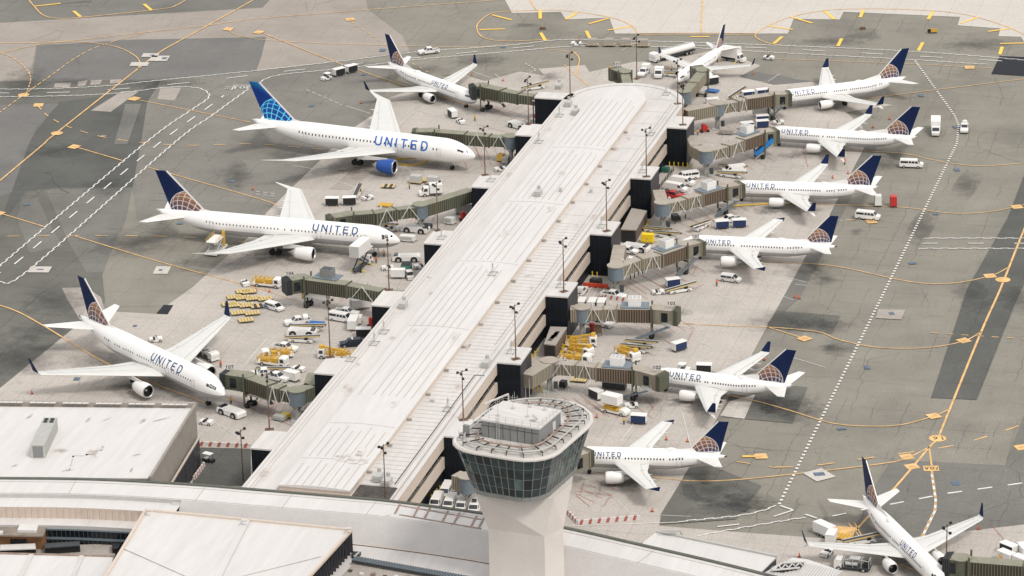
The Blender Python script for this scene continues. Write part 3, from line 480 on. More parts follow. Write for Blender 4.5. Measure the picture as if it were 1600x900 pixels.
for i, (u, v, a_, c_, an) in enumerate(((1110, 770, 9, 5, -.9), (1150, 792, 11, 4, .3), (1170, 785, 5, 5, .8), (1098, 640, 5, 2.5, 0), (1145, 440, 3, 1.6, 0), (1130, 425, 4, 1.5, .2), (1250, 330, 9, 3, 0), (1260, 425, 9, 5, .2), (1288, 438, 5, 3, 0), (1338, 363, 2.4, 2, 0), (1235, 505, 12, 5, 0), (1290, 510, 8, 4, .2), (1215, 632, 12, 5, 0), (1240, 645, 8, 6, .5), (1380, 258, 7, 4, 0), (1395, 246, 5, 3, 0), (1520, 462, 5, 9, .2), (1590, 468, 6, 8, .3), (1310, 545, 5, 4, 0), (1297, 546, 3, 2, 0), (1440, 355, 3, 12, -.3), (1510, 290, 3, 10, -.3),
        (160, 565, 12, 4, .5), (260, 610, 14, 6, -.4), (205, 605, 8, 4, 0), (320, 640, 6, 3, 0), (350, 410, 14, 6, -.2), (470, 400, 14, 5, -.1), (440, 392, 10, 5, 0), (600, 270, 13, 5, -.2), (520, 262, 12, 5, 0), (680, 258, 9, 4, 0), (710, 150, 8, 3, -.5), (680, 158, 8, 4, 0), (745, 175, 7, 2.5, 0), (1250, 165, 8, 3, 0), (1290, 172, 6, 3, 0), (1250, 243, 8, 3, 0), (1150, 322, 8, 2.6, 0), (1210, 328, 7, 3, 0), (1190, 332, 3, 1.5, 0), (1085, 400, 6, 4, 0), (1010, 625, 8, 4, 0), (1080, 628, 8, 3, 0), (960, 760, 10, 4, 0), (990, 752, 6, 3, 0), (1380, 860, 9, 6, 0), (1440, 890, 8, 6, 0),
        (250, 130, 16, 4, .1), (110, 128, 10, 3, 0), (90, 236, 12, 5, 0), (170, 290, 8, 8, .4), (40, 130, 8, 12, .2), (370, 275, 4, 10, .2), (330, 370, 10, 4, 0), (200, 380, 14, 8, 0), (20, 560, 14, 10, 0), (90, 470, 10, 8, 0), (450, 245, 8, 4, 0), (820, 40, 5, 2, 0), (1300, 65, 12, 4, 0), (1520, 70, 14, 5, 0), (1350, 55, 6, 5, 0), (650, 110, 12, 4, 0), (750, 95, 10, 5, 0), (60, 520, 10, 5, .4), (480, 460, 6, 3, 0), (560, 400, 8, 3, 0), (380, 600, 8, 4, 0), (410, 640, 8, 5, 0), (860, 120, 5, 3, 0), (1040, 300, 6, 3, 0), (1020, 500, 7, 3, 0), (1060, 490, 4, 2, 0))):
    c = G(u, v); P = [(c.x + math.cos(an) * a_ * math.cos(k) - math.sin(an) * c_ * 1.6 * math.sin(k), c.y + math.sin(an) * a_ * math.cos(k) + math.cos(an) * c_ * 1.6 * math.sin(k), LV[0] + .001 + .0006 * (i % 3)) for k in [q * math.pi / 12 for q in range(24)]]
    struct(MB().face(*P).build('oil_stain', 'oil'))
om = MB()
ribbon(om, [(1456, 737), (1462, 780), (1461, 797), (1439, 842)], .55, Z1, (1.6, 1.6), sm=False); struct(om.build('yellow_dashed_stand_line', 'orange_edge'))
om = MB(); ribbon(om, [(1456, 741), (1462, 782), (1461, 799), (1439, 844)], .5, Z1 - .003, None, sm=False); struct(om.build('white_stand_line', 'white_p'))

# ================================================================== the big buildings
GZ = .09                                   # where wheels and feet stand, on the paving
def boxS(mb, s0, s1, t0, t1, z0, z1): return mb.hexa([S(s0, t0, z0), S(s0, t1, z0), S(s1, t1, z0), S(s1, t0, z0)], [S(s0, t0, z1), S(s0, t1, z1), S(s1, t1, z1), S(s1, t0, z1)])
# ---- concourse
con = thing('airport_concourse', 'long white roofed pier with black gate blocks running up from the curved terminal', 'concourse', S(0, 15, 0))
def outline(inset=0, s0=-27, ec=231):
    P = [(s0, inset), (s0, 30.5 - inset)]
    P += [(ec + (16.5 - inset) * math.sin(a), 15.25 + (15.25 - inset) * math.cos(a)) for a in [k * math.pi / 24 for k in range(25)]]
    return P
def prismS(P, z0, z1):
    Q = [S(s, t) for s, t in P]; return MB().prism(Q, z0, z1)
prismS(outline(.35), -.2, 3.1).build('ground_floor_wall', 'black_wall', con, world=True)
prismS(outline(0), 3.1, 5.5).build('lower_fascia', 'beige', con, world=True)
prismS(outline(.4), 5.5, 7.2).build('window_band', 'glass', con, world=True)
prismS(outline(0.02), 7.2, 9.75).build('upper_fascia', 'beige', con, world=True)
prismS(outline(-.12), 9.75, 10.0).build('lower_roof', 'roof', con, world=True)
# raised roof with its rounded far end
rr = [(-19, 7.4), (-19, 21.3)] + [(229 + 10.5 * math.sin(a), 14.35 + 6.95 * math.cos(a)) for a in [k * math.pi / 16 for k in range(17)]]
prismS(rr, 10.0, 10.95).build('raised_roof_wall', 'beige', con, world=True)
b = MB(); R0 = []
for k in range(9):
    t = 7.3 + 14.1 * k / 8; hh = 11.2 + .35 * math.sin(math.pi * k / 8)
    e = 229.3 + 10.6 * math.sqrt(max(0, 1 - ((t - 14.35) / 7.1) ** 2)); R0.append((t, hh, e))
for (ta, ha, ea), (tb, hb, eb) in zip(R0, R0[1:]):
    b.face(S(-19.2, ta, ha), S(-19.2, tb, hb), S(ea, tb if 0 else ta, ha), ) if 0 else b.face(S(-19.2, ta, ha), S(-19.2, tb, hb), S(eb, tb, hb), S(ea, ta, ha))
    b.face(S(-19.2, ta, 10.9), S(-19.2, tb, 10.9), S(-19.2, tb, hb), S(-19.2, ta, ha)); b.face(S(ea, ta, ha), S(eb, tb, hb), S(eb, tb, 10.9), S(ea, ta, 10.9))
b.face(S(-19.2, 7.3, 10.9), S(-19.2, 7.3, 11.2), S(229.3, 7.3, 11.2), S(229.3, 7.3, 10.9)); b.face(S(-19.2, 21.4, 10.9), S(229.3, 21.4, 10.9), S(229.3, 21.4, 11.2), S(-19.2, 21.4, 11.2))
b.build('raised_roof', 'roof2', con, world=True)
b = MB()
def rz_(t): return 11.2 + .35 * math.sin(math.pi * (t - 7.3) / 14.1) + .012
for k in range(1, 9):
    t = 7.3 + 14.1 * k / 9
    for s0, s1 in ((-19, -7 + random.random() * 3), (-5, 11), (27, 66), (66, 106), (108, 147), (150, 187), (191, 226 + 5 * math.sin(k / 9 * math.pi))):
        if random.random() < .93: b.bar(S(s0, t, rz_(t)), S(s1 - random.random() * 4, t, rz_(t)), .11, .06)
for s_ in (-6, 12, 66.5, 107, 148, 189):
    for k in range(8): ta, tb = 7.6 + 13.4 * k / 8, 7.6 + 13.4 * (k + 1) / 8; b.bar(S(s_, ta, rz_(ta)), S(s_, tb, rz_(tb)), .09, .06)
for s_ in range(-17, 238, 1):
    if (s_ * 7) % 5 == 0 or s_ < 140: b.bar(S(s_ * 1.0, 21.6, 10.02), S(s_, 28.2, 10.02), .07, .05) if s_ % 2 else None
for t in (.55, 1.5, 2.2, 7.0, 28.4, 29.6): b.bar(S(-26, t, 10.02), S(231, t, 10.02), .09 if t < 28 else .13, .06)
b.build('roof_seams', 'seam', con, world=True)
MB().bar(S(-12, 28.0, 10.08), S(45, 28.0, 10.08), .16, .1).bar(S(45, 28.0, 10.08), S(45, 30.0, 10.08), .14, .1).build('roof_cable', 'dsteel', con, world=True); MB().bar(S(62, 27.6, 10.08), S(232, 27.6, 10.08), .12, .1).build('roof_cable', 'steel', con, world=True)
b = MB()
for k in range(24): a0, a1 = k * math.pi / 24, (k + 1) * math.pi / 24; b.bar(S(231 + 14.6 * math.sin(a0), 15.25 + 13.6 * math.cos(a0), 10.05), S(231 + 14.6 * math.sin(a1), 15.25 + 13.6 * math.cos(a1), 10.05), .14, .1)
for a, c in (((-20, 29.6), (231, 29.6)),): b.bar(S(*a, 10.22), S(*c, 10.22), .1, .1)
b.build('roof_edge_cable', 'steel', con, world=True)
for k in range(17): boxS(MB(), -8 + k * 13.4, -7.5 + k * 13.4, 21.42, 22.2, 10.0, 10.5).build('roof_bracket', 'asphalt_pale', con, world=True)
for k in range(60): s_ = -20 + k * 4.2; boxS(MB(), s_, s_ + .12, 29.98, 30.16, 5.5, 7.2).build('window_mullion', 'mull', con, world=True)
boxS(MB(), -27, -13.5, 21.6, 29.0, 10.0, 10.09).build('dirty_roof_well', 'dirt', con, world=True)
for s0, t0, a, c_ in ((-3, 18.0, 3.2, 1.2), (-4.5, 15.2, 2.2, 2.1), (-5.5, 17.2, 1.6, 2.6), (30, 23, 1.2, 1.4), (104, 24, .8, 1.5), (60, 22.5, 3.5, .4)):
    z = rz_(t0) + .012 if t0 < 21 else 10.02
    MB().prism([S(s0 + a * math.cos(q) * (1 + .25 * math.sin(3 * q)), t0 + c_ * math.sin(q) * (1 + .3 * math.cos(2 * q))) for q in [k * math.pi / 8 for k in range(16)]][::-1], z, z + .004).build('roof_stain', 'rag2' if t0 < 21 else 'rag', con, world=True)
rs = random.Random(3)
for k in range(26):
    s0, t0 = rs.uniform(-20, 225), rs.choice((rs.uniform(1, 6.5), rs.uniform(8.5, 20), rs.uniform(22, 29))); a, c_ = rs.uniform(1, 4.5), rs.uniform(.4, 1.3); z = rz_(t0) + .02 if 7.3 < t0 < 21.4 else 10.03
    MB().prism([S(s0 + a * math.cos(q), t0 + c_ * math.sin(q)) for q in [k_ * math.pi / 8 for k_ in range(16)]][::-1], z, z + .004).build('roof_stain', 'ragl2' if 7.3 < t0 < 21.4 else 'ragl', con, world=True)
def gate_block(s0, t0, t1, side):
    boxS(MB(), s0, s0 + 9, t0, t1, -.2, 9.7).build('gate_block_front', 'black_wall', con, world=True)
    p = con.children[-1]
    q = [o for o in COL.objects if o.parent == con][-1]
    if side == 'r':
        boxS(MB(), s0 + .25, s0 + 9.02, t1, t1 + .12, -.1, 9.7).build('side_cladding', 'side_wall', q, world=False).location = -Vector(con.location)
    boxS(MB(), s0 - .12, s0 + 9.1, t0 - .12, t1 + (.2 if side == 'r' else .0), 9.7, 10.02).build('block_roof', 'roof', q, world=False).location = -Vector(con.location)
    k = MB()
    for i in range(1, 4): tt = t0 + (t1 - t0) * i / 4; boxS(k, s0 - .03, s0, tt - .012, tt + .012, 0, 9.7)
    k.build('panel_joints', 'side_wall', q).location = -Vector(con.location)
for i in range(6): gate_block(-.5 + 40.2 * i, -4.5, .3, 'l')
for s0 in (13, 53, 93, 133.5, 173.8, 213.4): gate_block(s0, 30.2, 35.3, 'r')
# wide flat wing with the black wall near the top left
boxS(MB(), 231, 233, -7.5, 1.5, 0, 9.7).build('gate_block_front', 'black_wall', con, world=True); boxS(MB(), 230.9, 236, -7.6, 1.6, 9.7, 10.0).build('block_roof', 'roof', con, world=True)

def prismP(name, m, pts, z1, z0, parent, mtop=None):
    """a volume whose top corners are seen at the given pixels and lie z1 high"""
    P = [G(u, v, z1) for u, v in pts]
    ar = sum(P[i].x * P[(i + 1) % len(P)].y - P[(i + 1) % len(P)].x * P[i].y for i in range(len(P)))
    if ar < 0: P = P[::-1]
    b = MB().prism(P, z0, z1)
    return b.build(name, m, parent, world=bool(parent), mats=[m, mtop] if mtop else None, fm=[0, 1] + [0] * len(P) if mtop else None)
# service huts beside the gate blocks
def hut(pts, z, label):
    c = G(*pts[0], z); h = thing('service_hut', label, 'service building', (c.x, c.y, 0), 0, 'low brown service huts beside the gate blocks')
    prismP('wall', 'brown', pts, z - .25, 0, h); prismP('roof', 'asphalt_pale', pts, z, z - .25, h)
    b = MB(); p0, p1 = G(pts[0][0] + 1.5, pts[0][1] + .5, z), G(pts[1][0] - 1.5, pts[1][1] - .3, z); d = Vector((p1 - p0)); n_ = Vector((d.y, -d.x, 0)).normalized() * .04
    b.hexa([p0.xy.to_3d() + n_, p1.xy.to_3d() + n_, p1.xy.to_3d(), p0.xy.to_3d()], [Vector((p.x, p.y, z - .7)) + k for p, k in ((p0, n_), (p1, n_), (p1, n_ * 0), (p0, n_ * 0))]); b.build('roller_door', 'black', h, world=True)
    return h
hut([(970, 358), (994, 359), (1011, 329), (987, 325)], 3.3, 'brown hut with a beige stained roof below the upper gate block')
h = hut([(850, 537), (868, 539), (886, 511), (860, 510)], 3.6, 'dark brown hut with a burnt patch on its roof beside yellow trucks')
b = MB(); 
for u, v, lu, lv in ((866, 524, 8, -10), (862, 528, 7, -9), (869, 522, 6, -9)): b.bar(G(u - lu / 2, v - lv / 2, 3.62), G(u + lu / 2, v + lv / 2, 3.62), .9, .02)
b.build('burn_marks', 'dirt', h, world=True)

# ---- curved terminal in front
ter = thing('terminal_building', 'curved terminal roof with a dark gutter line and grey metal slope along the bottom', 'terminal', G(600, 800, 0).xy.to_3d())
E1 = smooth([G(u, v, 13) for u, v in [(-260, 748), (-120, 747), (0, 748), (150, 750), (300, 758), (400, 766), (545, 778), (620, 785), (755, 803), (880, 825), (1000, 852), (1130, 882), (1260, 915), (1400, 953)]], 5)
def off(P, d, z):
    o = []
    for i, p in enumerate(P):
        q = (P[min(i + 1, len(P) - 1)] - P[max(i - 1, 0)]).normalized(); o.append(Vector((p.x + q.y * d, p.y - q.x * d, z)))
    return o
A0, A1, A2 = off(E1, -.3, 13), off(E1, 7.0, 13), off(E1, 11.5, 9.2)
def strip(a, b_, mb=None):
    mb = mb or MB()
    for i in range(len(a) - 1): mb.face(b_[i], b_[i + 1], a[i + 1], a[i])
    return mb
strip(A0, A1).build('white_roof_strip', 'roof2', ter, world=True)
i0 = min(range(len(A1)), key=lambda i: (A1[i] - G(283, 777, 13)).length)
strip(A1[i0:], A2[i0:]).build('metal_roof_slope', 'slope', ter, world=True)
strip(off(E1, -.3, 0), A0).build('rear_wall', 'beige', ter, world=True).data.flip_normals()
b = MB(); 
for i in range(len(E1) - 1): b.bar(E1[i] + Vector((0, 0, .1)), E1[i + 1] + Vector((0, 0, .1)), .75, .3)
b.build('gutter', 'gutter', ter, world=True)
b = MB()
for i in range(0, len(E1) - 1, 1):
    for f in (0, .5): p, q = A0[i].lerp(A0[i + 1], f), A1[i].lerp(A1[i + 1], f); pass
for i in (8, 14, 21, 27, 33, 39, 45, 51): b.bar(A0[i] + Vector((0, 0, .02)), A1[i] + Vector((0, 0, .02)), .12, .05)
for d_ in (1.4, 6.7):
    o = off(E1, d_, 13.03)
    for i in range(len(o) - 1): b.bar(o[i], o[i + 1], .1, .06)
b.build('roof_ribs', 'seam', ter, world=True)
b = MB(); cA, cB = G(607, 805, 13.1), G(603, 850, 9.4); b.bar(cA, cB, .9, .3); b.build('slope_flashing', 'lgrey', ter, world=True)
# framed walkway plates on the strip right of the pier
b = MB()
for u in (626, 655, 672, 700, 718, 745, 757): b.bar(G(u, 781 + (u - 600) * .17, 13.08), G(u - 9, 781 + (u - 600) * .17 + 17, 13.08), .35, .1)
for dv in (1.5, 16): b.bar(G(624, 788 + dv, 13.07), G(752, 810 + dv, 13.07), .28, .1)
b.build('roof_walkway_frame', 'stain', ter, world=True)
LW = Vector((0, 0, 0))
A3, A4 = off(E1, 11.4, 9.25), off(E1, 20.5, 9.25)
strip(A3[i0:], off(E1, 12.3, 9.45)[i0:]).build('eaves_trim', 'beige', ter, world=True)
strip(off(E1, 12.3, 9.3)[i0:], off(E1, 27, 9.3)[i0:]).build('lower_flat_roof', 'roof', ter, world=True)
# left portion: step, ribbed beige screen and ledge over the dark windows
j = i0 + 1
def sub(P): return P[:j]
strip(sub(off(E1, 7.0, 12.2)), sub(off(E1, 11.2, 12.2))).build('stepped_roof', 'roof2', ter, world=True)
strip(sub(A1), sub(off(E1, 7.02, 12.2))).build('roof_step', 'lgrey', ter, world=True)
SC = MB(); a_, c_ = sub(off(E1, 11.2, 12.2)), sub(off(E1, 11.25, 10.0)); strip(a_, c_, SC); SC.build('beige_screen', 'screen', ter, world=True)
b = MB()
for i in range(len(a_) - 1):
    for f in (0, .33, .66): p, q = a_[i].lerp(a_[i + 1], f), c_[i].lerp(c_[i + 1], f); b.bar(p + Vector((0, -.05, 0)), q + Vector((0, -.05, 0)), .22, .12)
b.build('screen_posts', 'beige', ter, world=True)
strip(sub(off(E1, 11.2, 10.0)), sub(off(E1, 14.5, 10.0))).build('white_ledge', 'roof', ter, world=True)
strip(sub(off(E1, 14.5, 10.0)), sub(off(E1, 14.5, 9.3))).build('ledge_edge', 'lgrey', ter, world=True)
strip(sub(off(E1, 14.3, 9.5)), sub(off(E1, 14.35, 5.2))).build('window_wall', 'glass', ter, world=True)
b = MB()
for zz in (9.15, 7.4, 5.4):
    o = sub(off(E1, 14.45, zz))
    for i in range(len(o) - 1): b.bar(o[i], o[i + 1], .12, .45 if zz < 9 else .3)
b.build('window_spandrels', 'br_blue', ter, world=True)
b = MB(); o1, o2 = sub(off(E1, 14.4, 9.2)), sub(off(E1, 14.4, 5.3))
for i in range(len(o1) - 1):
    for f in (0, .25, .5, .75): b.bar(o1[i].lerp(o1[i + 1], f), o2[i].lerp(o2[i + 1], f), .1, .14)
b.build('window_mullions', 'dsteel', ter, world=True)
strip(sub(off(E1, 14.3, 5.3)), sub(off(E1, 34, 5.3))).build('lower_deck', 'gravel', ter, world=True)
strip([G(283, 776, 13.02), G(283, 789, 12.2)], [G(262, 790, 12.2), G(283, 800, 9.4)]) .build('end_panel', 'lgrey', ter, world=True) if 0 else None
E3e = MB().hexa([G(270, 783, 9) , G(286, 783, 9), G(286, 800, 9), G(270, 800, 9)], [G(268, 783, 12.6), G(284, 777, 13.0), G(284, 790, 12.2), G(268, 790, 12.2)])
E3e.build('stair_cap', 'lgrey', ter, world=True)

# ---- other buildings near the bottom
def bld(name, label, cat, u, v): c = G(u, v, 0); return thing(name, label, cat, (c.x, c.y, 0))
t = bld('flat_roofed_building', 'flat roofed building with a stained white roof and grey container at left', 'building', 150, 690)
RP = [(-140, 628), (306, 632), (235, 747), (-140, 746)]
prismP('wall', 'taupe', RP, 12.4, -.2, t)
prismP('roof', 'roof2', [(-140, 634), (299, 638), (231, 747), (-140, 746)], 12.55, 12.3, t)
b = MB(); c0, c1 = G(306, 632, 12.9), G(235, 747, 12.9)
b.bar(G(-140, 628.5, 12.8), G(306, 632.5, 12.8), .8, .9); b.build('rear_parapet', 'asphalt_pale', t, world=True)
b = MB()
for k in range(30):
    if k % 5 != 4: u = k * 10.3; b.box(-.55, .55, -.25, .25, 0, .06).xf(G(u, 629.8, 13.26), 0) if 0 else b.add(MB().box(-.6, .6, -.3, .3, 0, .06).xf(G(u, 628.4 + u * .013, 13.27), .0))
b.build('parapet_coping', 'roof2', t, world=True)
b = MB(); b.bar(c0, c1, .5, .7); b.build('side_parapet', 'taupe', t, world=True)
# side wall facing right: plain band above, beige trim and dark bays below
ws, we = c0.copy(), c1.copy(); dW = (we - ws).normalized(); nW = Vector((-dW.y, dW.x, 0)); nW = nW if nW.x > 0 else -nW
b = MB(); b.bar(Vector((ws.x, ws.y, 6.1)) + nW * .42, Vector((we.x, we.y, 6.1)) + nW * .42, .3, .35); b.build('wall_trim', 'beige', t, world=True)
b = MB(); q = MB()
for k in range(12):
    p = ws.lerp(we, (k + .5) / 12) + nW * .36; e = dW * 1.2
    q.hexa([Vector((p.x, p.y, .2)) - e, Vector((p.x, p.y, .2)) + e, Vector((p.x, p.y, .2)) + e + nW * .06, Vector((p.x, p.y, .2)) - e + nW * .06], [Vector((p.x, p.y, 5.7)) - e, Vector((p.x, p.y, 5.7)) + e, Vector((p.x, p.y, 5.7)) + e + nW * .06, Vector((p.x, p.y, 5.7)) - e + nW * .06])
q.build('dark_bays', 'side_wall', t, world=True)
for u, v, r1, r2, a in ((45, 652, .35, 2.6, 1.2), (72, 657, .3, 2.8, .8), (138, 656, .4, 2.6, 1.2), (165, 656, .2, 2.6, .9), (224, 657, .5, 2.6, 1.2), (250, 656, .35, 3.4, .6), (95, 704, 1.8, 2.2, .3), (146, 708, 3.0, 1.6, .1), (124, 712, .5, 2, .3), (105, 735, .5, 1.7, .5), (205, 735, .3, 2.2, 1.4), (22, 728, .3, 1.9, .8), (213, 711, .3, 1.6, .7), (112, 722, 4, .25, 0), (160, 700, 1.6, .5, 0)):
    c = G(u, v, 12.56); P = [(c.x + math.cos(a) * r2 * math.cos(k) - math.sin(a) * r1 * math.sin(k), c.y + math.sin(a) * r2 * math.cos(k) + math.cos(a) * r1 * math.sin(k)) for k in [i * math.pi / 6 + .2 * math.sin(i * 5) for i in range(12)]]
    MB().prism(P, 12.56, 12.565).build('roof_stain', 'rag2', t, world=True)
t = bld('shipping_container', 'long grey container with fans standing on the stained white roof', 'container', 62, 715)
c = G(60, 716, 12.56); t.location = (c.x, c.y, 12.56); t.rotation_euler = (0, 0, math.atan2((G(72, 690, 12.6) - c).y, (G(72, 690, 12.6) - c).x))
MB().box(0, 14, -1.3, 1.3, 0, 2.7).build('body', 'lgrey', t)
b = MB()
for k in range(24): b.box(k * .58 + .15, k * .58 + .35, -1.34, 1.34, .1, 2.73)
b.build('corrugation', 'steel', t)
for k in range(2):
    for y in (-.6, .6): MB().tube((11.6 + k * 1.2, y, 2.7), (11.6 + k * 1.2, y, 2.9), .42, n=12).build('fan', 'black', t)
b = MB().box(-.03, 0, -1.0, -.02, .15, 2.5).box(-.03, 0, .02, 1.0, .15, 2.5); b.build('door', 'grey', t)

t = bld('white_hall', 'near hall with a big plain white roof and black columned side', 'building', 380, 860)
RP = [(228, 797), (549, 828), (470, 915), (385, 1010), (100, 1010)]
prismP('wall', 'glass', [(229, 798), (548, 829), (468, 916), (383, 1010), (100, 1010)], 13.4, 0, t); prismP('roof', 'roof2', RP, 14, 13.4, t)
b = MB(); P = [G(u, v, 14.15) for u, v in RP]
for i in (0, 1, 2, 4): a, c_ = P[i], P[(i + 1) % 5]; b.bar(a, c_, .55, .45)
b.build('roof_edge', 'beige', t, world=True)
b = MB(); b.bar(G(385, 813, 14.2), G(338, 905, 14.2), 1.3, .14); b.build('roof_ridge', 'roof2', t, world=True); MB().bar(G(195, 855, 14.15), G(330, 915, 14.12), 1.0, .12).build('roof_ridge', 'roof2', t, world=True); MB().bar(G(500, 868, 14.15), G(330, 910, 14.12), .8, .12).build('roof_ridge', 'roof2', t, world=True)
a, c_ = G(549, 829, 13.4), G(430, 960, 13.4)
for k in range(26): p = a.lerp(c_, (k + .3) / 26); MB().box(-.18, .18, -.18, .18, 9, 13.4).xf((p.x + .12, p.y - .12, 0)).build('facade_column', 'side_wall', t, world=True)
for u, v in ((230, 791), (379, 807), (542, 820)): MB().tube(G(u, v + 6, 14.2), G(u, v + 6, 15.2), .12).tube(G(u, v + 6, 15.2) + Vector((-.1, 0, 0)), G(u, v + 6, 15.4) + Vector((.9, 0, 0)), .28).build('roof_lamp', 'roof2', t, world=True)
t = bld('low_white_hall', 'low hall with two white roof bays at the bottom left corner', 'building', 80, 890)
prismP('wall', 'conc', [(-60, 863), (176, 870), (150, 1000), (-80, 1000)], 9.5, 0, t); prismP('roof', 'roof2', [(-61, 862), (177, 869), (151, 1001), (-81, 1001)], 10, 9.5, t)
b = MB(); b.bar(G(-60, 863, 10.1), G(177, 869, 10.1), .4, .25); b.build('roof_edge', 'stain', t, world=True)
MB().bar(G(50, 865, 10.1), G(25, 915, 10.1), .9, .2).build('roof_ridge', 'roof', t, world=True); MB().bar(G(128, 868, 10.1), G(108, 915, 10.1), .9, .2).build('roof_ridge', 'roof', t, world=True)
t = bld('brick_annex', 'brown brick block with gravel roof and white skylight at left edge', 'building', 40, 850)
prismP('wall', 'brick', [(-60, 813), (76, 814.5), (67, 836), (-60, 834)], 9.3, 0, t); prismP('roof', 'gravel', [(-60, 812), (76.5, 813.5), (67.5, 837), (-60, 835)], 9.6, 9.3, t)
prismP('skylight', 'roof2', [(31, 819), (60, 819), (57, 829), (27, 828)], 10.1, 9.6, t); prismP('vent_hood', 'roof', [(-5, 829), (5, 829), (4, 833), (-5, 833)], 10.0, 9.6, t)
prismP('window', 'black', [(16, 840), (41, 841), (41, 844), (16, 843)], 8.4, 6.6, t)
t = bld('flat_deck', 'pink stained flat deck between brick block and white hall', 'roof deck', 130, 860)
prismP('roof', 'asphalt_pale', [(-60, 856), (60, 855), (68, 850), (125, 851), (185, 849), (178, 871), (-60, 866)], 6.4, 0, t)
for nm, pts, z, lb in (('dark_duct', [(69, 849), (124, 845.5), (125, 852), (70, 856)], 8.0, 'long dark duct lying left of the white hall'), ('dark_duct', [(175, 848), (190, 848), (184, 857), (175, 857)], 7.6, 'short black box beside the white hall corner'), ('dark_duct', [(0, 851), (55, 849), (56, 857), (0, 859)], 8.0, 'black glazed duct with white rim at bottom left edge')):
    t = bld(nm, lb, 'duct', pts[0][0], pts[0][1]); prismP('body', 'black', pts, z - .25, 6, t); prismP('lid', 'dsteel' if 'long' in lb else ('roof' if 'rim' in lb else 'black'), pts, z, z - .2, t)
t = bld('louvre_roof', 'dark ribbed louvre strip on the low roof right of white hall', 'roof louvre', 640, 880)
b = MB(); pa, pb = G(553, 874, 10.1), G(745, 908, 10.1)
b.bar(pa, pb, 1.8, .5); b.build('body', 'dsteel', t, world=True)
b = MB()
for k in range(46): p = pa.lerp(pb, (k + .5) / 46); b.add(MB().box(-.1, .1, -.95, .95, 0, .08).xf((p.x, p.y, p.z + .25), math.atan2((pb - pa).y, (pb - pa).x)))
b.build('ribs', 'br_blue', t, world=True)
t = bld('stained_roof_deck', 'dirty pale roof deck cluttered with small items at bottom centre', 'roof deck', 600, 895)
prismP('roof', 'asphalt_pale', [(552, 881), (740, 912), (700, 960), (505, 930)], 9.6, 9.0, t)
for k in range(10): prismP('roof_clutter', ('dirt', 'roof', 'stain')[k % 3], [(x := 545 + k * 17 + (k * 37) % 9, y_ := 889 + k * 1.6 + (k * 13) % 5), (x + 6, y_ + 1), (x + 4, y_ + 4), (x - 2, y_ + 3)], 9.8 + (k % 3) * .15, 9.6, t)
t = bld('hatch_block', 'small black roof hatch with white bar by the white hall corner', 'roof hatch', 556, 866); prismP('body', 'black', [(550, 861), (564, 862), (560, 868), (550, 868)], 9.9, 9.2, t); b = MB(); b.bar(G(553, 870, 10.2), G(561, 863, 10.2), .22); b.build('bar', 'lgrey', t, world=True)
# right bottom: white canopy and truss passage
t = bld('white_canopy', 'long white sloping canopy behind the gutter right of the tower', 'canopy', 1110, 860)
prismP('wall', 'side_wall', [(1026, 832), (1213, 870), (1200, 885), (1180, 905), (1000, 850)], 7.2, 0, t); prismP('roof', 'roof2', [(1026, 831), (1214, 869), (1186, 896), (1180, 910), (990, 862), (1006, 846)], 7.5, 7.2, t)
b = MB(); b.bar(G(1026, 831, 7.6), G(1214, 869.5, 7.6), .5, .5); b.build('roof_edge', 'lgrey', t, world=True)
b = MB(); b.bar(G(1032, 829, 8.6), G(1063, 829, 8.6), .3); b.bar(G(1063, 829, 8.6), G(1066, 836, 7.6), .3); b.bar(G(1032, 829, 8.6), G(1058, 833, 8.2), .2); b.build('truss_bracket', 'lgrey', t, world=True)
t = bld('truss_passage', 'white corrugated passage with an open truss side at bottom right', 'passage', 1250, 890)
prismP('wall', 'lgrey', [(1240, 872), (1262, 874), (1316, 893), (1300, 915), (1195, 905), (1200, 888)], 6.2, 0, t)
for nm, pts in (('roof', [(1184, 900), (1238, 871), (1262, 874), (1315, 892), (1296, 915), (1200, 912)]),): prismP(nm, 'roof2', pts, 6.6, 6.2, t)
b = MB(); 
for k in range(22): b.bar(G(1205 + k * 5, 893 + k * .2 + 8, 6.68), G(1232 + k * 4, 874 + k * .85, 6.68), .12, .1)
b.build('roof_ribs', 'lgrey', t, world=True)
prismP('opening', 'black', [(1205, 890), (1222, 881), (1256, 879), (1250, 887), (1222, 893)], 6.9, 6.6, t)
b = MB()
for k in range(4): b.bar(G(1210 + k * 11, 891 - k * 2, 7.2), G(1216 + k * 11, 883 - k, 7.2), .18); b.bar(G(1216 + k * 11, 883 - k, 7.2), G(1221 + k * 11, 889 - k * 2, 7.2), .18)
b.bar(G(1205, 891, 7.2), G(1222, 880, 7.2), .25); b.bar(G(1222, 880, 7.2), G(1258, 878, 7.2), .25); b.bar(G(1205, 891, 7.2), G(1250, 887, 7.2), .25); b.build('truss', 'roof2', t, world=True)

# ---- control tower
TA = math.atan2(.90069, .43447); TO = Vector((.819, 586.483, 0))
tow = thing('control_tower', 'control tower with a tapering green glass cab and pale concrete shaft', 'control tower', TO, TA)
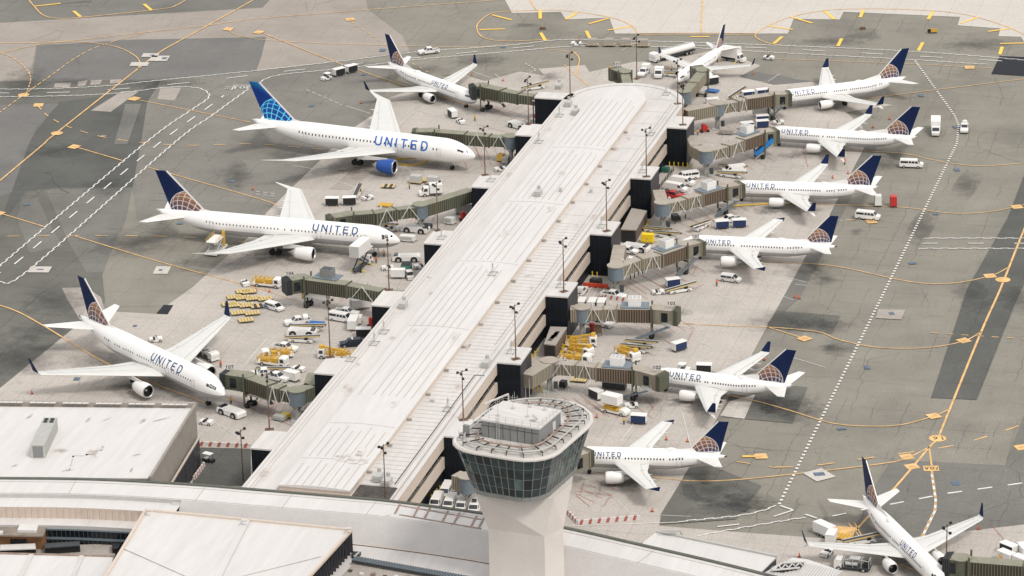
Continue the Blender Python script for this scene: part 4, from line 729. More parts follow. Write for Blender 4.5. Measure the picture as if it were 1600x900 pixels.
# own frame: x to the back, y to the left (the photograph's right is -y)
def rrect(x0, x1, y0, y1, r, z, n=5):
    P = []
    for cx, cy, a0, r in ((x1 - 9.6, y1 - 9.6, 0, 9.6), (x0 + r, y1 - r, 90, r), (x0 + r, y0 + r, 180, r), (x1 - 9.6, y0 + 9.6, 270, 9.6)):
        for k in range(n + 1): a = R(a0 + 90 * k / n); P.append((cx + r * math.cos(a), cy + r * math.sin(a), z))
    return P
def dens(P, m_):                                         # put extra points on the long straight sides
    out = []
    for i, p in enumerate(P):
        q = P[(i + 1) % len(P)]; l = (Vector(q) - Vector(p)).length; k = max(1, round(l / m_))
        for j_ in range(k): out.append(tuple(Vector(p).lerp(Vector(q), j_ / k)))
    return out
def rings_tower(zs):
    base = dens(rrect(-11.0, 16.6, -9.9, 9.9, 6.0, 0), 1.7); out = []
    cx = 2.8
    for z, ins in zs: out.append([(cx + (x - cx) * (13.8 - ins) / 13.8, y * (9.9 - ins) / 9.9, z) for x, y, _ in base])
    return out
shaft = MB()
def shring(z, f): return [(f[0][0], -f[0][1] * -1 * -1, z)] if 0 else [(x, -y, z) for x, y in f]
lo = [(-5.9, -3.8), (-5.3, 6.8), (-.5, 8.3), (4, 5.5), (4, -2.5)]; hi = [(-7.5, -5.4), (-3.9, 8.1), (3.5, 8.3), (9, 6.0), (9, -5.4)]
shaft.rings([shring(-.2, lo)[::-1], shring(20.2, lo)[::-1], shring(27.2, hi)[::-1]]); shaft.build('shaft', 'conc', tow)
Rg = rings_tower([(27.2, 3.9), (27.5, 2.7), (28.4, 2.6)]); MB().rings(Rg).build('cab_base', 'grey', tow)
zs = [(28.4, 2.55), (30.0, 2.1), (32.2, 1.5), (34.4, .85), (36.45, .25)]; Rg = rings_tower(zs); n = len(Rg[0]); b = MB().rings(Rg, cap=(False, False)); fm = [random.choices((0, 1, 2), (.68, .08 if (i // n) != 1 else .38, .24))[0] for i in range(len(b.f))]
b.build('cab_glazing', 'teal', tow, mats=['teal', 'teal2', 'glass'], fm=fm)
b = MB()
for r_ in Rg[1:4]:
    b = MB()
    for i in range(n): b.bar(r_[i], r_[(i + 1) % n], .08, .08)
    b.build('glazing_rail', 'mull', tow)
pass
for i in range(n):
    q = MB(); q.path([Rg[k][i] for k in range(5)], .10, 4); q.build('mullion', 'mull', tow)
for z0, z1, i0_, i1_, mt_, nm in ((36.4, 36.62, .2, -.15, 'lgrey', 'cab_cornice'), (36.62, 37.0, -.15, 0, 'conc', 'roof_rim')):
    MB().rings(rings_tower([(z0, i0_), (z0 + .05, -.2), (z1, i1_)]), cap=(True, nm == 'cab_cornice')).build(nm, mt_, tow)
MB().rings(rings_tower([(36.5, .3), (36.75, .3)])).build('cab_roof', 'deck', tow)
b = MB(); r1, r2 = rings_tower([(37.0, .0), (36.9, .4)]); b.rings([r1, r2], cap=(False, False)); b.build('rim_top', 'roof2', tow)
for k, (ins, z) in enumerate(((1.6, 37.5), (3.6, 37.5))):
    r_ = rings_tower([(z, ins)])[0]; b = MB(); b.path(r_ + [r_[0]], .19, 4); b.build('guide_rail', 'stain' if k else 'steel', tow)
ra, rb = rings_tower([(37.35, .9), (37.35, 4.3)])
for i in range(0, n, 2): b = MB(); b.bar(ra[i], Vector(ra[i]).lerp(Vector(rb[i]), 1), .22, .18); b.tube((Vector(ra[i]) + Vector((0, 0, -.6))), ra[i], .08, n=4); b.build('rail_bracket', 'side_wall', tow)
MB().box(-4.0, 5.0, -5.6, 5.6, 36.75, 39.8).build('penthouse', 'grey', tow)
MB().box(-4.15, 5.15, -5.75, 5.75, 39.8, 40.1).build('penthouse_roof', 'roof', tow)
q = MB()
for k in range(1, 8): q.box(-4.04, -4.0, -5.6 + k * 1.4 - .03, -5.6 + k * 1.4 + .03, 36.8, 39.8)
q.box(-4.05, -4.0, -5.6, 5.6, 38.95, 39.02); q.build('panel_joints', 'side_wall', tow)
MB().box(1.6, 2.7, -5.66, -5.6, 36.8, 39.0).build('door', 'roof', tow)
q = MB()
for y in (2.0, 2.6): q.bar((-4.2, y, 36.8), (-4.2, y, 41), .07)
for k in range(12): q.bar((-4.2, 2.0, 37 + k * .33), (-4.2, 2.6, 37 + k * .33), .05)
q.build('ladder', 'lgrey', tow)
q = MB()
P = [(-4, -5.6), (-4, 5.6), (5, 5.6), (5, -5.6)]
for i in range(4):
    a, c_ = Vector((*P[i], 40.1)), Vector((*P[(i + 1) % 4], 40.1)); m_ = int((c_ - a).length / 1.5)
    for k in range(m_): p = a.lerp(c_, k / m_); q.bar(p, p + Vector((0, 0, 1.0)), .05)
    for z in (.55, 1.0): q.bar(a + Vector((0, 0, z)), c_ + Vector((0, 0, z)), .035)
q.build('roof_railing', 'steel', tow)
for x, y, hgt in ((-1.5, 3.5, 3), (0, -1.5, 1.8), (2.5, 2.5, 2.6), (4, -3, 3.4), (4.2, 0, 5.4), (8, -2, 4.5), (9, 2, 3.5), (11, 4, 4), (12, -4, 4.6), (-7, 8.5, 2.2), (-3, 9.5, 2.6), (1, 9.6, 3.5), (6, 9, 3), (7, -8, 2.2), (12, 0, 5), (10.5, 6, 3), (9.5, 5, 2.8)):
    z0 = 40.1 if -4 < x < 5 and abs(y) < 5.6 else 36.75; b = MB(); b.tube((x, y, z0), (x, y, z0 + hgt), .06, .03, 5); b.box(x - .3, x + .3, y - .3, y + .3, z0, z0 + .2); b.build('antenna', 'lgrey', tow)
MB().box(7, 8.3, .2, 1.5, 37.2, 38.7).build('equipment_cabinet', 'lgrey', tow); MB().box(-5.2, -4.6, 7.6, 8.6, 36.75, 38.9).build('equipment_cabinet', 'grey', tow); MB().tube((-1.5, -3.5, 40.7), (-1.3, -3.7, 41.0), .55, n=12).build('dish', 'lgrey', tow)
q = MB(); q.bar((10, 6, 37.1), (6, 9.4, 37.1), .3); q.bar((13, 8.4, 38), (7, 10.4, 38), .25); q.bar((13, 8.4, 36.8), (13, 8.4, 38), .2); q.build('lifting_frame', 'roof', tow)

# ================================================================== aircraft
# own frame: origin on the ground under the nose tip, x aft, y to starboard
TY = {
 'b737': dict(w=1.88, h=2.0, zc=3.15, nl=5.6, tl=13.5, nz=-.45, tz=1.45, fin=(9.7, 2.8, 2.5, .35, 5.1, 12.4, 4.5), st=(4.9, 1.55, 7.1, 4.0, 4.9, 5.5, .7, 4.2), wing=dict(xr=13.2, sl=.505, ky=5.9, ter=21.4, tek=21.3, tip=17.2, tet=24.0, z=2.2, dih=.095, th=.95), eng=(4.85, 12.0, 4.3, 1.05, 1.55), let='split', mz=2.5, txt=(10.2, 1.0, .62), win=(6.6, -8.5, .56, .45), gl=(6.6, 5.3, 3.5), gear=(15.9+4, 2.9, 2, .55), ng=4.2),
 'a320': dict(w=1.98, h=2.07, zc=3.6, nl=5.4, tl=12.8, nz=-.4, tz=.8, fin=(8.3, 2.2, 2.6, .6, 5.5, 11.75, 3.0), st=(4.8, 1.5, 6.2, 3.8, 3.4, 5.0, 1.0, 4.6), wing=dict(xr=11.2, sl=.50, ky=6.4, ter=19.0, tek=19.1, tip=16.9, tet=22.2, z=2.9, dih=.085, th=.9), eng=(5.75, 10.8, 4.4, 1.15, 1.75), let='fence', mz=2.85, txt=(4.6, .85, .62), win=(6.0, -8.5, .62, .45), gl=(5.6, 5.6, 3.1), gear=(18.4, 3.6, 2, .6), ng=5.0),
 'e175': dict(w=1.5, h=1.68, zc=3.0, nl=4.5, tl=10.5, nz=-.35, tz=1.2, fin=(6.6, 1.9, 1.9, .2, 4.5, 9.8, 2.0), st=(3.9, 1.2, 5.0, 3.2, 3.0, 4.2, .6, 3.9), wing=dict(xr=11.0, sl=.50, ky=4.4, ter=17.2, tek=17.3, tip=13.1, tet=19.8, z=2.1, dih=.10, th=.7), eng=(4.2, 9.6, 3.2, .85, 1.5), let='blend', mz=2.4, txt=(4.0, .5, .5), win=(5.2, -8.0, .78, .4), gl=(4.6, 4.5, 2.5), gear=(16, 2.6, 2, .5), ng=3.4),
 'b767': dict(w=2.52, h=2.65, zc=4.7, nl=7.6, tl=18.5, nz=-.7, tz=1.7, fin=(13.2, 4.6, 3.9, 1.2, 7.0, 15.8, 2.6), st=(7.4, 1.9, 9.3, 6.0, 6.4, 6.6, .7, 5.6), wing=dict(xr=17.2, sl=.61, ky=8.0, ter=30.0, tek=30.3, tip=23.7, tet=34.3, z=3.1, dih=.105, th=1.5), eng=(7.9, 16.2, 5.6, 1.45, 2.15), let='blend', mz=3.9, txt=(11.5, 1.65, .62), win=(8.5, -14, .85, .5), gl=(9.0, 7.0, 4.7), gear=(26, 4.6, 4, .65), ng=6.0),
 'b764': dict(w=2.52, h=2.65, zc=4.85, nl=7.6, tl=18.5, nz=-.7, tz=1.9, fin=(13.4, 4.8, 4.1, 1.3, 7.3, 16.6, 2.6), st=(7.6, 1.9, 9.3, 6.0, 6.4, 7.0, .7, 5.8), wing=dict(xr=18.6, sl=.62, ky=8.2, ter=32.4, tek=32.8, tip=23.2, tet=36.5, z=3.4, dih=.105, th=1.5, rake=(40.4, 25.9)), eng=(7.9, 18.2, 5.6, 1.5, 2.25), let=None, mz=4.0, txt=(8.6, 1.65, .62), win=(8.5, -14, .85, .5), gl=(9.2, 7.3, 4.8), gear=(29, 4.6, 4, .65), ng=6.4),
 'b787': dict(w=2.88, h=2.95, zc=4.9, nl=8.6, tl=20, nz=-.85, tz=1.9, fin=(13.4, 4.6, 3.4, .6, 7.6, 16.9, 2.4), st=(7.6, 1.9, 9.9, 6.0, 6.8, 7.2, .7, 6.4), wing=dict(xr=18.6, sl=.66, ky=9.4, ter=33.4, tek=33.6, tip=26.2, tet=39.6, z=3.3, dih=.115, th=1.6, rake=(43.2, 30.0)), eng=(9.9, 17.2, 5.6, 1.8, 2.45), let=None, mz=None, txt=(10.5, 2.15, .62), win=(9, -15, .95, .6), gl=(9.0, 7.4, 4.9), gear=(30, 4.9, 4, .7), ng=6.4),
}
GM = {}
def shift(T, L0, L):                                    # a longer or shorter body of the same family
    d = L - L0; T = dict(T); T['w_off'] = d * .45; return T
def fus(T, L, x):
    w_, h_, zc = T['w'], T['h'], T['zc']
    if x < T['nl']:
        t = max(0, x / T['nl']); f = (1 - (1 - t) ** 1.95) ** .62; return zc + T['nz'] * (1 - t) ** 1.7, w_ * f, h_ * f
    a = L - T['tl']
    if x > a:
        t = min(1, (x - a) / (L - 1.3 - a)); f = 1 - .93 * t ** 1.75; return zc + T['tz'] * t ** 1.45, w_ * f, h_ * (1 - .88 * t ** 1.55)
    return zc, w_, h_
def on_fus(T, L, x, arc, side, off_=.03):
    zc, w_, h_ = fus(T, L, x); ph = arc / h_; return (x, side * (w_ + off_) * math.cos(ph), zc + (h_ + off_) * math.sin(ph))
def wing_xz(W, y, wo=0):
    """leading edge, trailing edge and height at span y"""
    le = W['xr'] + W['sl'] * y
    if y <= W['ky']: te = W['ter'] + (W['tek'] - W['ter']) * y / W['ky']
    else: te = W['tek'] + (W['tet'] - W['tek']) * (y - W['ky']) / (W['tip'] - W['ky'])
    if y > W['tip'] and 'rake' in W:
        f = (y - W['tip']) / (W['rake'][1] - W['tip']); l0 = W['xr'] + W['sl'] * W['tip']
        le = l0 + (W['rake'][0] - .25 - l0) * f ** .9; te = W['tet'] + (W['rake'][0] + .35 - W['tet']) * f
    z = W['z'] + W['dih'] * y + (.0009 * y * y if 'rake' in W else 0)
    return le + wo, te + wo, z
AF = [(0, 0), (.03, .30), (.12, .50), (.32, .58), (.6, .40), (.85, .16), (1, 0.02), (.85, -.06), (.6, -.22), (.32, -.38), (.1, -.32)]
def foil(le, te, y, z, th, tw=0): c = te - le; return [(le + c * a, y, z + b_ * th) for a, b_ in AF]
def aircraft(kind, L, pos, head, label, views, group, evo=False, tx=None, dome=True, door_open=None, n_gate=None):
    L0 = dict(b737=39.5, a320=37.6, e175=31.7, b767=54.9, b764=61.4, b787=62.8)[kind]
    T = shift(TY[kind], L0, L); W = T['wing']; wo = T['w_off']
    A = thing('passenger_jet', label, 'airplane', (*pos, GZ), R(head) + math.pi, group)
    xs = [0, .04, .12, .25, .45] + [.8 + i * .6 for i in range(int((T['nl'] - .8) / .6) + 1)]; xs += [T['nl'] + (L - T['tl'] - T['nl']) * i / 6 for i in range(1, 7)]; e = L - T['tl']; xs += [e + (L - 1.3 - e) * i / 12 for i in range(1, 13)]
    N = 26; rg = []
    for x in xs:
        zc, w_, h_ = fus(T, L, x); rg.append([(x, w_ * math.cos(a), zc + h_ * math.sin(a)) for a in [k * 2 * math.pi / N for k in range(N)]])
    if T['mz'] not in GM: GM[T['mz']] = M['fus787'] if evo else fus_mat(T['mz'])
    fm_ = GM[T['mz']]
    body = MB().rings(rg).build('fuselage', fm_, A, smooth=True)
    # belly fairing
    b = MB(); r_ = []
    for k in range(9):
        t = k / 8; x = W['xr'] + wo + (W['ter'] - W['xr'] + 3) * t - .5; f = math.sin(math.pi * t) ** .5 * 1.0 + .02
        r_.append([(x, T['w'] * (1.08) * f * math.cos(a), T['zc'] - T['h'] * .42 + T['h'] * .72 * f * math.sin(a)) for a in [q * 2 * math.pi / 14 for q in range(14)]])
    b.rings(r_).build('wing_fairing', 'wing' if T['mz'] is None else 'lgrey', A, smooth=True)
    if dome:
        b = MB(); x0 = L * .60; zt = T['zc'] + T['h']; r_ = []
        for k in range(8): t = k / 7; f = math.sin(math.pi * t) ** .6 + .02; r_.append([(x0 + 2.6 * t, .75 * f * math.cos(a), zt - .15 + .42 * f * max(-.3, math.sin(a))) for a in [q * 2 * math.pi / 12 for q in range(12)]])
        b.rings(r_).build('antenna_dome', 'white', A, smooth=True)
    # wings
    for sg in (1, -1):
        b = MB(); ys = [T['w'] * .45, T['w'] * 1.3, W['ky'], (W['ky'] + W['tip']) / 2, W['tip']]
        if 'rake' in W: ys += [W['tip'] + (W['rake'][1] - W['tip']) * f for f in (.35, .7, .92, 1)]
        R_ = []
        for y in ys:
            le, te, z = wing_xz(W, y, wo); th = W['th'] * (te - le) / (W['ter'] - W['xr']); ring = foil(le, te, sg * y, z, th); R_.append(ring if sg > 0 else ring)
        if T['let'] in ('split', 'blend'):
            le, te, z = wing_xz(W, W['tip'], wo); c = te - le
            hgt, out, sw = (2.5, .9, 1.7) if kind == 'b737' else ((3.3, 1.4, 2.2) if kind == 'b767' else (1.9, .8, 1.1))
            for f in (.12, .3):
                R_.append([(x + f * sw * .6, sg * (W['tip'] + out * f * 1.5), zz + hgt * f * f * 1.2) for x, _, zz in foil(le, te - f * c * .3, 0, z, .1)])
        b.rings(R_ if sg > 0 else [list(reversed(q)) for q in R_]); wg = b.build('wing', 'wing', A, smooth=False)
        if T['let'] in ('split', 'blend'):
            b = MB(); bl = MB(); p = [(f, W['tip'] + out * (.45 + f * .55), z + hgt * (.11 + f * .89), c * (.9 - .58 * f), sw * (.18 + .82 * f)) for f in (0, .25, .6, 1)]
            for f0, f1 in zip(p, p[1:]):
                for tgt, oy in ((b, 0),):
                    rg_ = []
                    for f, y, zz, cc, xo in (f0, f1): rg_.append([(le + xo, sg * y, zz), (le + xo + cc * .5, sg * (y + .06), zz), (le + xo + cc, sg * y, zz), (le + xo + cc * .5, sg * (y - .06), zz)])
                    b.rings(rg_)
            b.build('winglet', 'ublue' , wg, smooth=False)
            if kind == 'b737' and T['let'] == 'split' and L != 39.5:
                MB().rings([[(le + .5, sg * (W['tip'] + .1), z - .1), (le + 1.2, sg * (W['tip'] + .16), z), (le + 1.6, sg * (W['tip'] + .1), z - .1), (le + 1.2, sg * (W['tip'] + .04), z - .2)], [(le + 1.9, sg * (W['tip'] + .55), z - .95), (le + 2.1, sg * (W['tip'] + .6), z - .93), (le + 2.3, sg * (W['tip'] + .55), z - .95), (le + 2.1, sg * (W['tip'] + .5), z - .97)]]).build('lower_winglet', 'white', wg)
        if T['let'] == 'fence':
            le, te, z = wing_xz(W, W['tip'], wo); b = MB(); b.prof([(le + .5, z + .1), (te, z + .55), (te + .3, z + .5), (te + .1, z), (te + .1, z - .3), (te - .3, z - .3)], sg * W['tip'] - .04, sg * W['tip'] + .04); b.build('wingtip_fence', 'ublue', wg)
        # flap track fairings, trailing edge line
        for yy in ((.42, .6, .76) if kind != 'b787' else (.25, .45, .62, .8)):
            y = W['tip'] * yy; le, te, z = wing_xz(W, y, wo); s_ = .55 if kind in ('b737', 'a320', 'e175') else .9
            MB().rings([[(te - 2.4 * s_, sg * y + .02 * a, z - .22 + .02 * c_) for a, c_ in ((1, 0), (0, 1), (-1, 0), (0, -1))], [(te - .6 * s_, sg * y + .22 * s_ * a, z - .35 + .3 * s_ * c_) for a, c_ in ((1, 0), (0, 1), (-1, 0), (0, -1))], [(te + 1.5 * s_, sg * y + .02 * a, z - .3 + .02 * c_) for a, c_ in ((1, 0), (0, 1), (-1, 0), (0, -1))]]).build('flap_fairing', 'white', wg)
        b = MB()
        for f0, f1, ch in ((.14, .34, .76), (.36, .70, .74), (.72, .94, .76)):
            y0, y1 = W['tip'] * f0, W['tip'] * f1
            def pt(y, c_, dz=0):
                le, te, z = wing_xz(W, y, wo); th = W['th'] * (te - le) / (W['ter'] - W['xr']); zz = .40 + (c_ - .6) * (.16 - .40) / .25; return Vector((le + (te - le) * c_, sg * y, z + th * zz + .03))
            b.bar(pt(y0, ch), pt(y1, ch), .07, .03); b.bar(pt(y0, ch), pt(y0, .86), .05, .03); b.bar(pt(y1, ch), pt(y1, .86), .05, .03)
        y0, y1 = W['tip'] * .2, W['tip'] * .96; b.bar(pt(y0, .13) + Vector((0, 0, .04)), pt(y1, .13) + Vector((0, 0, .04)), .06, .03)
        b.build('flap_line', 'steel', wg)
        # engine
        ey, ex, el, er, ez = T['eng']; ex += wo
        if True:
            cowl = MB(); pr = [(.0, .90), (.12, .98), (.6, 1.06), (1.4, 1.08), (2.6, 1.0), (el * .72, .86), (el * .82, .72)]
            K = 18; circ = lambda x, r_: [(ex + x, sg * ey + r_ * er * math.cos(a), ez + r_ * er * math.sin(a)) for a in [q * 2 * math.pi / K for q in range(K)]]
            en = MB().rings([circ(x, r_) for x, r_ in pr], cap=(False, True)).build('engine', 'bluecowl' if evo else 'white', A, smooth=True)
            MB().rings([circ(.14, .985), circ(-.03, .93), circ(0, .86), circ(.3, .82)], cap=(False, False)).build('intake_lip', 'alu', en, smooth=True)
            MB().rings([circ(.3, .82), circ(1.0, .84)], cap=(False, True)).build('fan', 'black', en, smooth=False)
            MB().rings([circ(.55, .02), circ(.8, .16), circ(1.0, .22)], cap=(True, False)).build('spinner', 'steel', en, smooth=True)
            MB().rings([circ(el * .81, .55), circ(el * .95, .42), circ(el * .97, .3), circ(el * 1.12, .04)], cap=(False, True)).build('exhaust_cone', 'steel', en, smooth=True)
            le, te, z = wing_xz(W, ey, wo)
            MB().hexa([(ex + el * .28, sg * ey - .15, ez + er * .9), (le + 2.2, sg * ey - .1, ez + er * .5), (le + 2.2, sg * ey + .1, ez + er * .5), (ex + el * .28, sg * ey + .15, ez + er * .9)], [(ex + el * .42, sg * ey - .1, ez + er * 1.12), (le + 2.4, sg * ey - .1, z), (le + 2.4, sg * ey + .1, z), (ex + el * .42, sg * ey + .1, ez + er * 1.12)]).build('pylon', 'wing', en)
        # tailplane
        a_, b_, sy, c_, _, sz, _, rz0 = T['st']; f0 = T['fin']
        x0 = L - 1.3 - T['st'][0] * 1.0 - (1.0 if kind != 'a320' else 1.4); zc, w_, h_ = fus(T, L, x0 + 2)
        xt = L - .6 - b_ / 2 if kind != 'a320' else L - 2.2
        zr = zc + .15
        R_ = [foil(x0, x0 + a_, sg * w_ * .3, zr, .45), foil(xt - b_ / 2, xt + b_ / 2, sg * sy, zr + (sy - w_ * .3) * .11, .16)]
        MB().rings(R_ if sg > 0 else [list(reversed(q)) for q in R_]).build('tailplane', 'white', A)
        # landing gear
        gx, gy, gn, gr = T['gear']; gx += wo - (4 if kind == 'b737' and 0 else 0)
        g = MB().tube((gx, sg * gy, gr), (gx, sg * gy * .95, W['z']), .14).build('main_gear', 'steel', A)
        for dx in ((0,) if gn == 2 else (-.75, .75)):
            for dy in (-.35, .35): MB().tube((gx + dx, sg * gy + dy - .18, gr), (gx + dx, sg * gy + dy + .18, gr), gr, n=14).build('wheel', 'tyre', g)
    gx = T['ng']; gr = .4 if kind in ('b737', 'a320', 'e175') else .5
    g = MB().tube((gx, 0, gr), (gx + .1, 0, T['zc'] - T['h'] * .9), .12).build('nose_gear', 'steel', A)
    for dy in (-.3, .3): MB().tube((gx, dy - .13, gr), (gx, dy + .13, gr), gr, n=14).build('wheel', 'tyre', g)
    MB().box(gx - 1.0, gx - .9, -.5, .5, gr + .8, T['zc'] - T['h'] + .1).build('gear_door', 'white', g)
    # fin with globe
    b0, b1, t0, t1, z0, z1, dors = T['fin']; th = .22 if kind in ('b737', 'a320', 'e175') else .32
    def fr(xl, xt_, z, t_): c = xt_ - xl; return [(xl, 0, z), (xl + c * .25, t_, z), (xt_, .02, z), (xt_, -.02, z), (xl + c * .25, -t_, z)]
    cx, cz, rad = L - T['gl'][0], T['gl'][1], T['gl'][2]
    if evo: cx, cz, rad = L - 8.3, 8.0, 5.2
    key = (kind, L)
    if key not in GM: GM[key] = globe_mat('navy_fin_with_globe', cx, cz, rad, evo)
    fin = MB().rings([fr(L - b0, L - b1, z0 - .1, th), fr(L - b0 * .45 - t0 * .55, L - b1 * .45 - t1 * .55, z0 + (z1 - z0) * .55, th * .7), fr(L - t0, L - t1, z1, th * .35)]).build('fin', GM[key], A)
    e0, e1_ = Vector((L - b0, 0, z0)), Vector((L - t0, 0, z1)); MB().bar(e0 + Vector((-.12, 0, 0)), e1_ + Vector((-.08, 0, 0)), .16, .2 if kind in ('b737', 'a320', 'e175') else .32).build('fin_leading_edge', 'white' , fin)
    zt = T['zc'] + T['h']; lx = L - b0 - dors; zz = zt - .1
    hx = (z0 - 0 + (z1 - z0) * (.16 if kind == 'b737' else .08)); fx = L - b0 + (b0 - t0) * (.16 if kind == 'b737' else .08)
    MB().rings([[(lx, .02, zz), (lx, -.02, zz), (lx, 0, zz + .02)], [(L - b0 + .3, .28, z0 - .3), (L - b0 + .3, -.28, z0 - .3), (fx, 0, hx)], [(L - b0 + 1.5, .28, z0 - .3), (L - b0 + 1.5, -.28, z0 - .3), (fx + .4, 0, hx)]]).build('dorsal_fillet', 'white', fin)
    zc, w_, h_ = fus(T, L, L - 1.4); MB().tube((L - 1.5, 0, zc), (L - .95, 0, zc + .08), h_ * .75, h_ * .5, 10).build('tail_exhaust', 'dsteel' if kind in ('a320', 'b767', 'e175') else 'steel', A)
    # cockpit glass
    for sg in (1, -1):
        nn = T['nl']
        zc0 = T['zc']
        for x0, x1, a0, a1 in ((.20, .30, .34, .60), (.31, .40, .30, .56), (.41, .50, .28, .46)) if kind != 'b787' else ((.17, .28, .36, .58), (.29, .46, .28, .44)):
            P = []
            for x, ph in ((x0, a0), (x1, a0 + .02), (x1, a1), (x0, a1)):
                zc, w_, h_ = fus(T, L, x * nn); ph2 = ph * math.pi / 2; P.append((x * nn, sg * (w_ + .03) * math.cos(ph2), zc + (h_ + .03) * math.sin(ph2)))
            MB().face(*P).build('cockpit_window', 'cargl', A)
    # doors, windows, titles
    for sg in views:
        for dx, dw, hh in ((T['nl'] * .95, .9, 1.9), (L - T['tl'] + 2.2, .9, 1.8)) + (((L * .30, 1.0, 1.9),) if L > 50 else ()):
            q = MB(); P = [(dx, -.9), (dx + dw, -.9), (dx + dw, hh - .9), (dx, hh - .9)]
            for (xa, za), (xb, zb) in zip(P, P[1:] + P[:1]):
                k = 4
                for i in range(k):
                    a, c_ = (Vector(on_fus(T, L, xa + (xb - xa) * t / k, za + (zb - za) * t / k, sg, .02)) for t in (i, i + 1)); q.bar(a, c_, .05, .05)
            q.build('door', 'door', A)
        x0, xe, sp, arc = T['win']; w0, wh = (.26, .36) if kind != 'b787' else (.32, .52)
        zc, w_, h_ = fus(T, L, L * .4); me = None; k = 0; x = x0; skip = {int((L * .30 - x0) / sp), int((L * .30 - x0) / sp) + 1} if L > 50 else {int(((W['xr'] + wo + 3) - x0) / sp)}
        while x < L + xe + .01:
            if k not in skip and not (random.random() < .05):
                zc, w_, h_ = fus(T, L, x)
                if me is None or abs(w_ - T['w']) > .02 or True:
                    P = [on_fus(T, L, x + a, arc + c_, sg, .015) for a, c_ in ((0, 0), (w0, 0), (w0, wh), (0, wh))]
                    if sg < 0: P = P[::-1]
                    MB().face(*P[::-1]).build('cabin_window', 'win', A)
            x += sp; k += 1
        ts, th_, wd = T['txt']; gap = .6; ts = tx or ts; tw = glyphs(MB(), 'UNITED', lambda a, c_: (0, 0, 0), th_, .12, gap, 1.15); q = MB(); arc0 = arc + .5 if kind != 'b787' else arc - .35
        if kind in ('b767', 'b764'): arc0 = arc + .55
        st = ts + (wo * .3 if kind == 'b737' else 0)
        if sg < 0: fn = lambda a, c_: on_fus(T, L, st + a, arc0 + c_, sg, .03)
        else: fn = lambda a, c_: on_fus(T, L, st + tw - a, arc0 + c_, sg, .03)
        glyphs(q, 'UNITED', fn, th_, .18, gap, 1.15); q.build('airline_name', 'textb' if evo else 'text', A)
    return A, T
NG = 'narrow bodied jets nosed in along the right side'
AP = aircraft
AP('b787', 62.7, (-8.2, 841.8), -24.5, 'large wide bodied jet with cyan globe fin and blue engine cowling', (1,), 'wide bodied jets on the left side', evo=True, dome=False)
AP('b764', 61.4, (-25.4, 780.5), -18.3, 'long white jet with raked wingtips and a catering box at its door', (1,), 'wide bodied jets on the left side', dome=False)
AP('b767', 54.9, (-59.6, 689.0), -51.0, 'wide bodied jet with tall blue winglets nearest the stained white roof', (1,), 'wide bodied jets on the left side', dome=False)
AP('b737', 39.5, (-8.2, 891.8), -52.3, 'small white jet nosed toward the black wall at the top left of the pier', (1,), 'narrow bodied jets', tx=9.6)
AP('b737', 39.51, (76.7, 591.9), -73.2, 'white jet pointing down at the bottom right corner of the ramp', (1,), 'narrow bodied jets', tx=9.4)
AP('b737', 39.4, (67.1, 886.0), 197.9, 'topmost jet of the right row, beside the small commuter jet', (-1,), NG, tx=5.4)
AP('b737', 39.9, (63.4, 858.4), 163.5, 'jet in the right row whose bridge has the bright blue covered stairs', (-1,), NG, tx=5.2)
AP('b737', 37.7, (51.2, 816.4), 170.0, 'jet in the right row with a white and a red box standing behind its tail', (-1,), NG, tx=5.8)
AP('a320', 37.2, (38.2, 776.74), 168.25, 'jet in the right row with dark tail exhaust above the parked minivan', (-1,), NG, tx=6.6)
AP('b737', 32.8, (27.5, 697.3), 157.9, 'short jet with winglets parked just above the one beside the tower', (-1,), NG, tx=6.6)
AP('a320', 33.0, (9.4, 653.8), 172.6, 'short jet partly hidden by the control tower, nearest the terminal', (-1,), NG, tx=5.8)
AP('e175', 31.7, (44.46, 905.17), -117.2, 'small commuter jet at the far round end of the pier', (-1, 1), 'narrow bodied jets', dome=False)

# ================================================================== passenger bridges
def seg(mb, a, b, w, z0a, z1a, z0b=None, z1b=None):
    """a tunnel section between ground points a and b"""
    z0b = z0a if z0b is None else z0b; z1b = z1a if z1b is None else z1b
    d = Vector((b.x - a.x, b.y - a.y, 0)).normalized(); n_ = Vector((-d.y, d.x, 0)) * w / 2
    f = lambda p, z: Vector((p.x, p.y, z))
    mb.hexa([f(a - n_, z0a), f(b - n_, z0b), f(b + n_, z0b), f(a + n_, z0a)], [f(a - n_, z1a), f(b - n_, z1b), f(b + n_, z1b), f(a + n_, z1a)]); return d, n_
def ribs(mb, a, b, w, z0a, z1a, z0b, z1b, sp=.62):
    d = Vector((b.x - a.x, b.y - a.y, 0)); l = d.length; d.normalize(); n_ = Vector((-d.y, d.x, 0)) * (w / 2 + .04); k = int(l / sp); nrm = Vector((-d.y, d.x, 0))
    for i in range(k + 1):
        f = (i + .5) / (k + 1); p = a.lerp(b, f); za, zb = z0a + (z0b - z0a) * f, z1a + (z1b - z1a) * f
        for sg in (1, -1): q = p + n_ * sg; mb.bar(Vector((q.x, q.y, za + .1)), Vector((q.x, q.y, zb - .1)), .16, sp * .46, up=nrm)
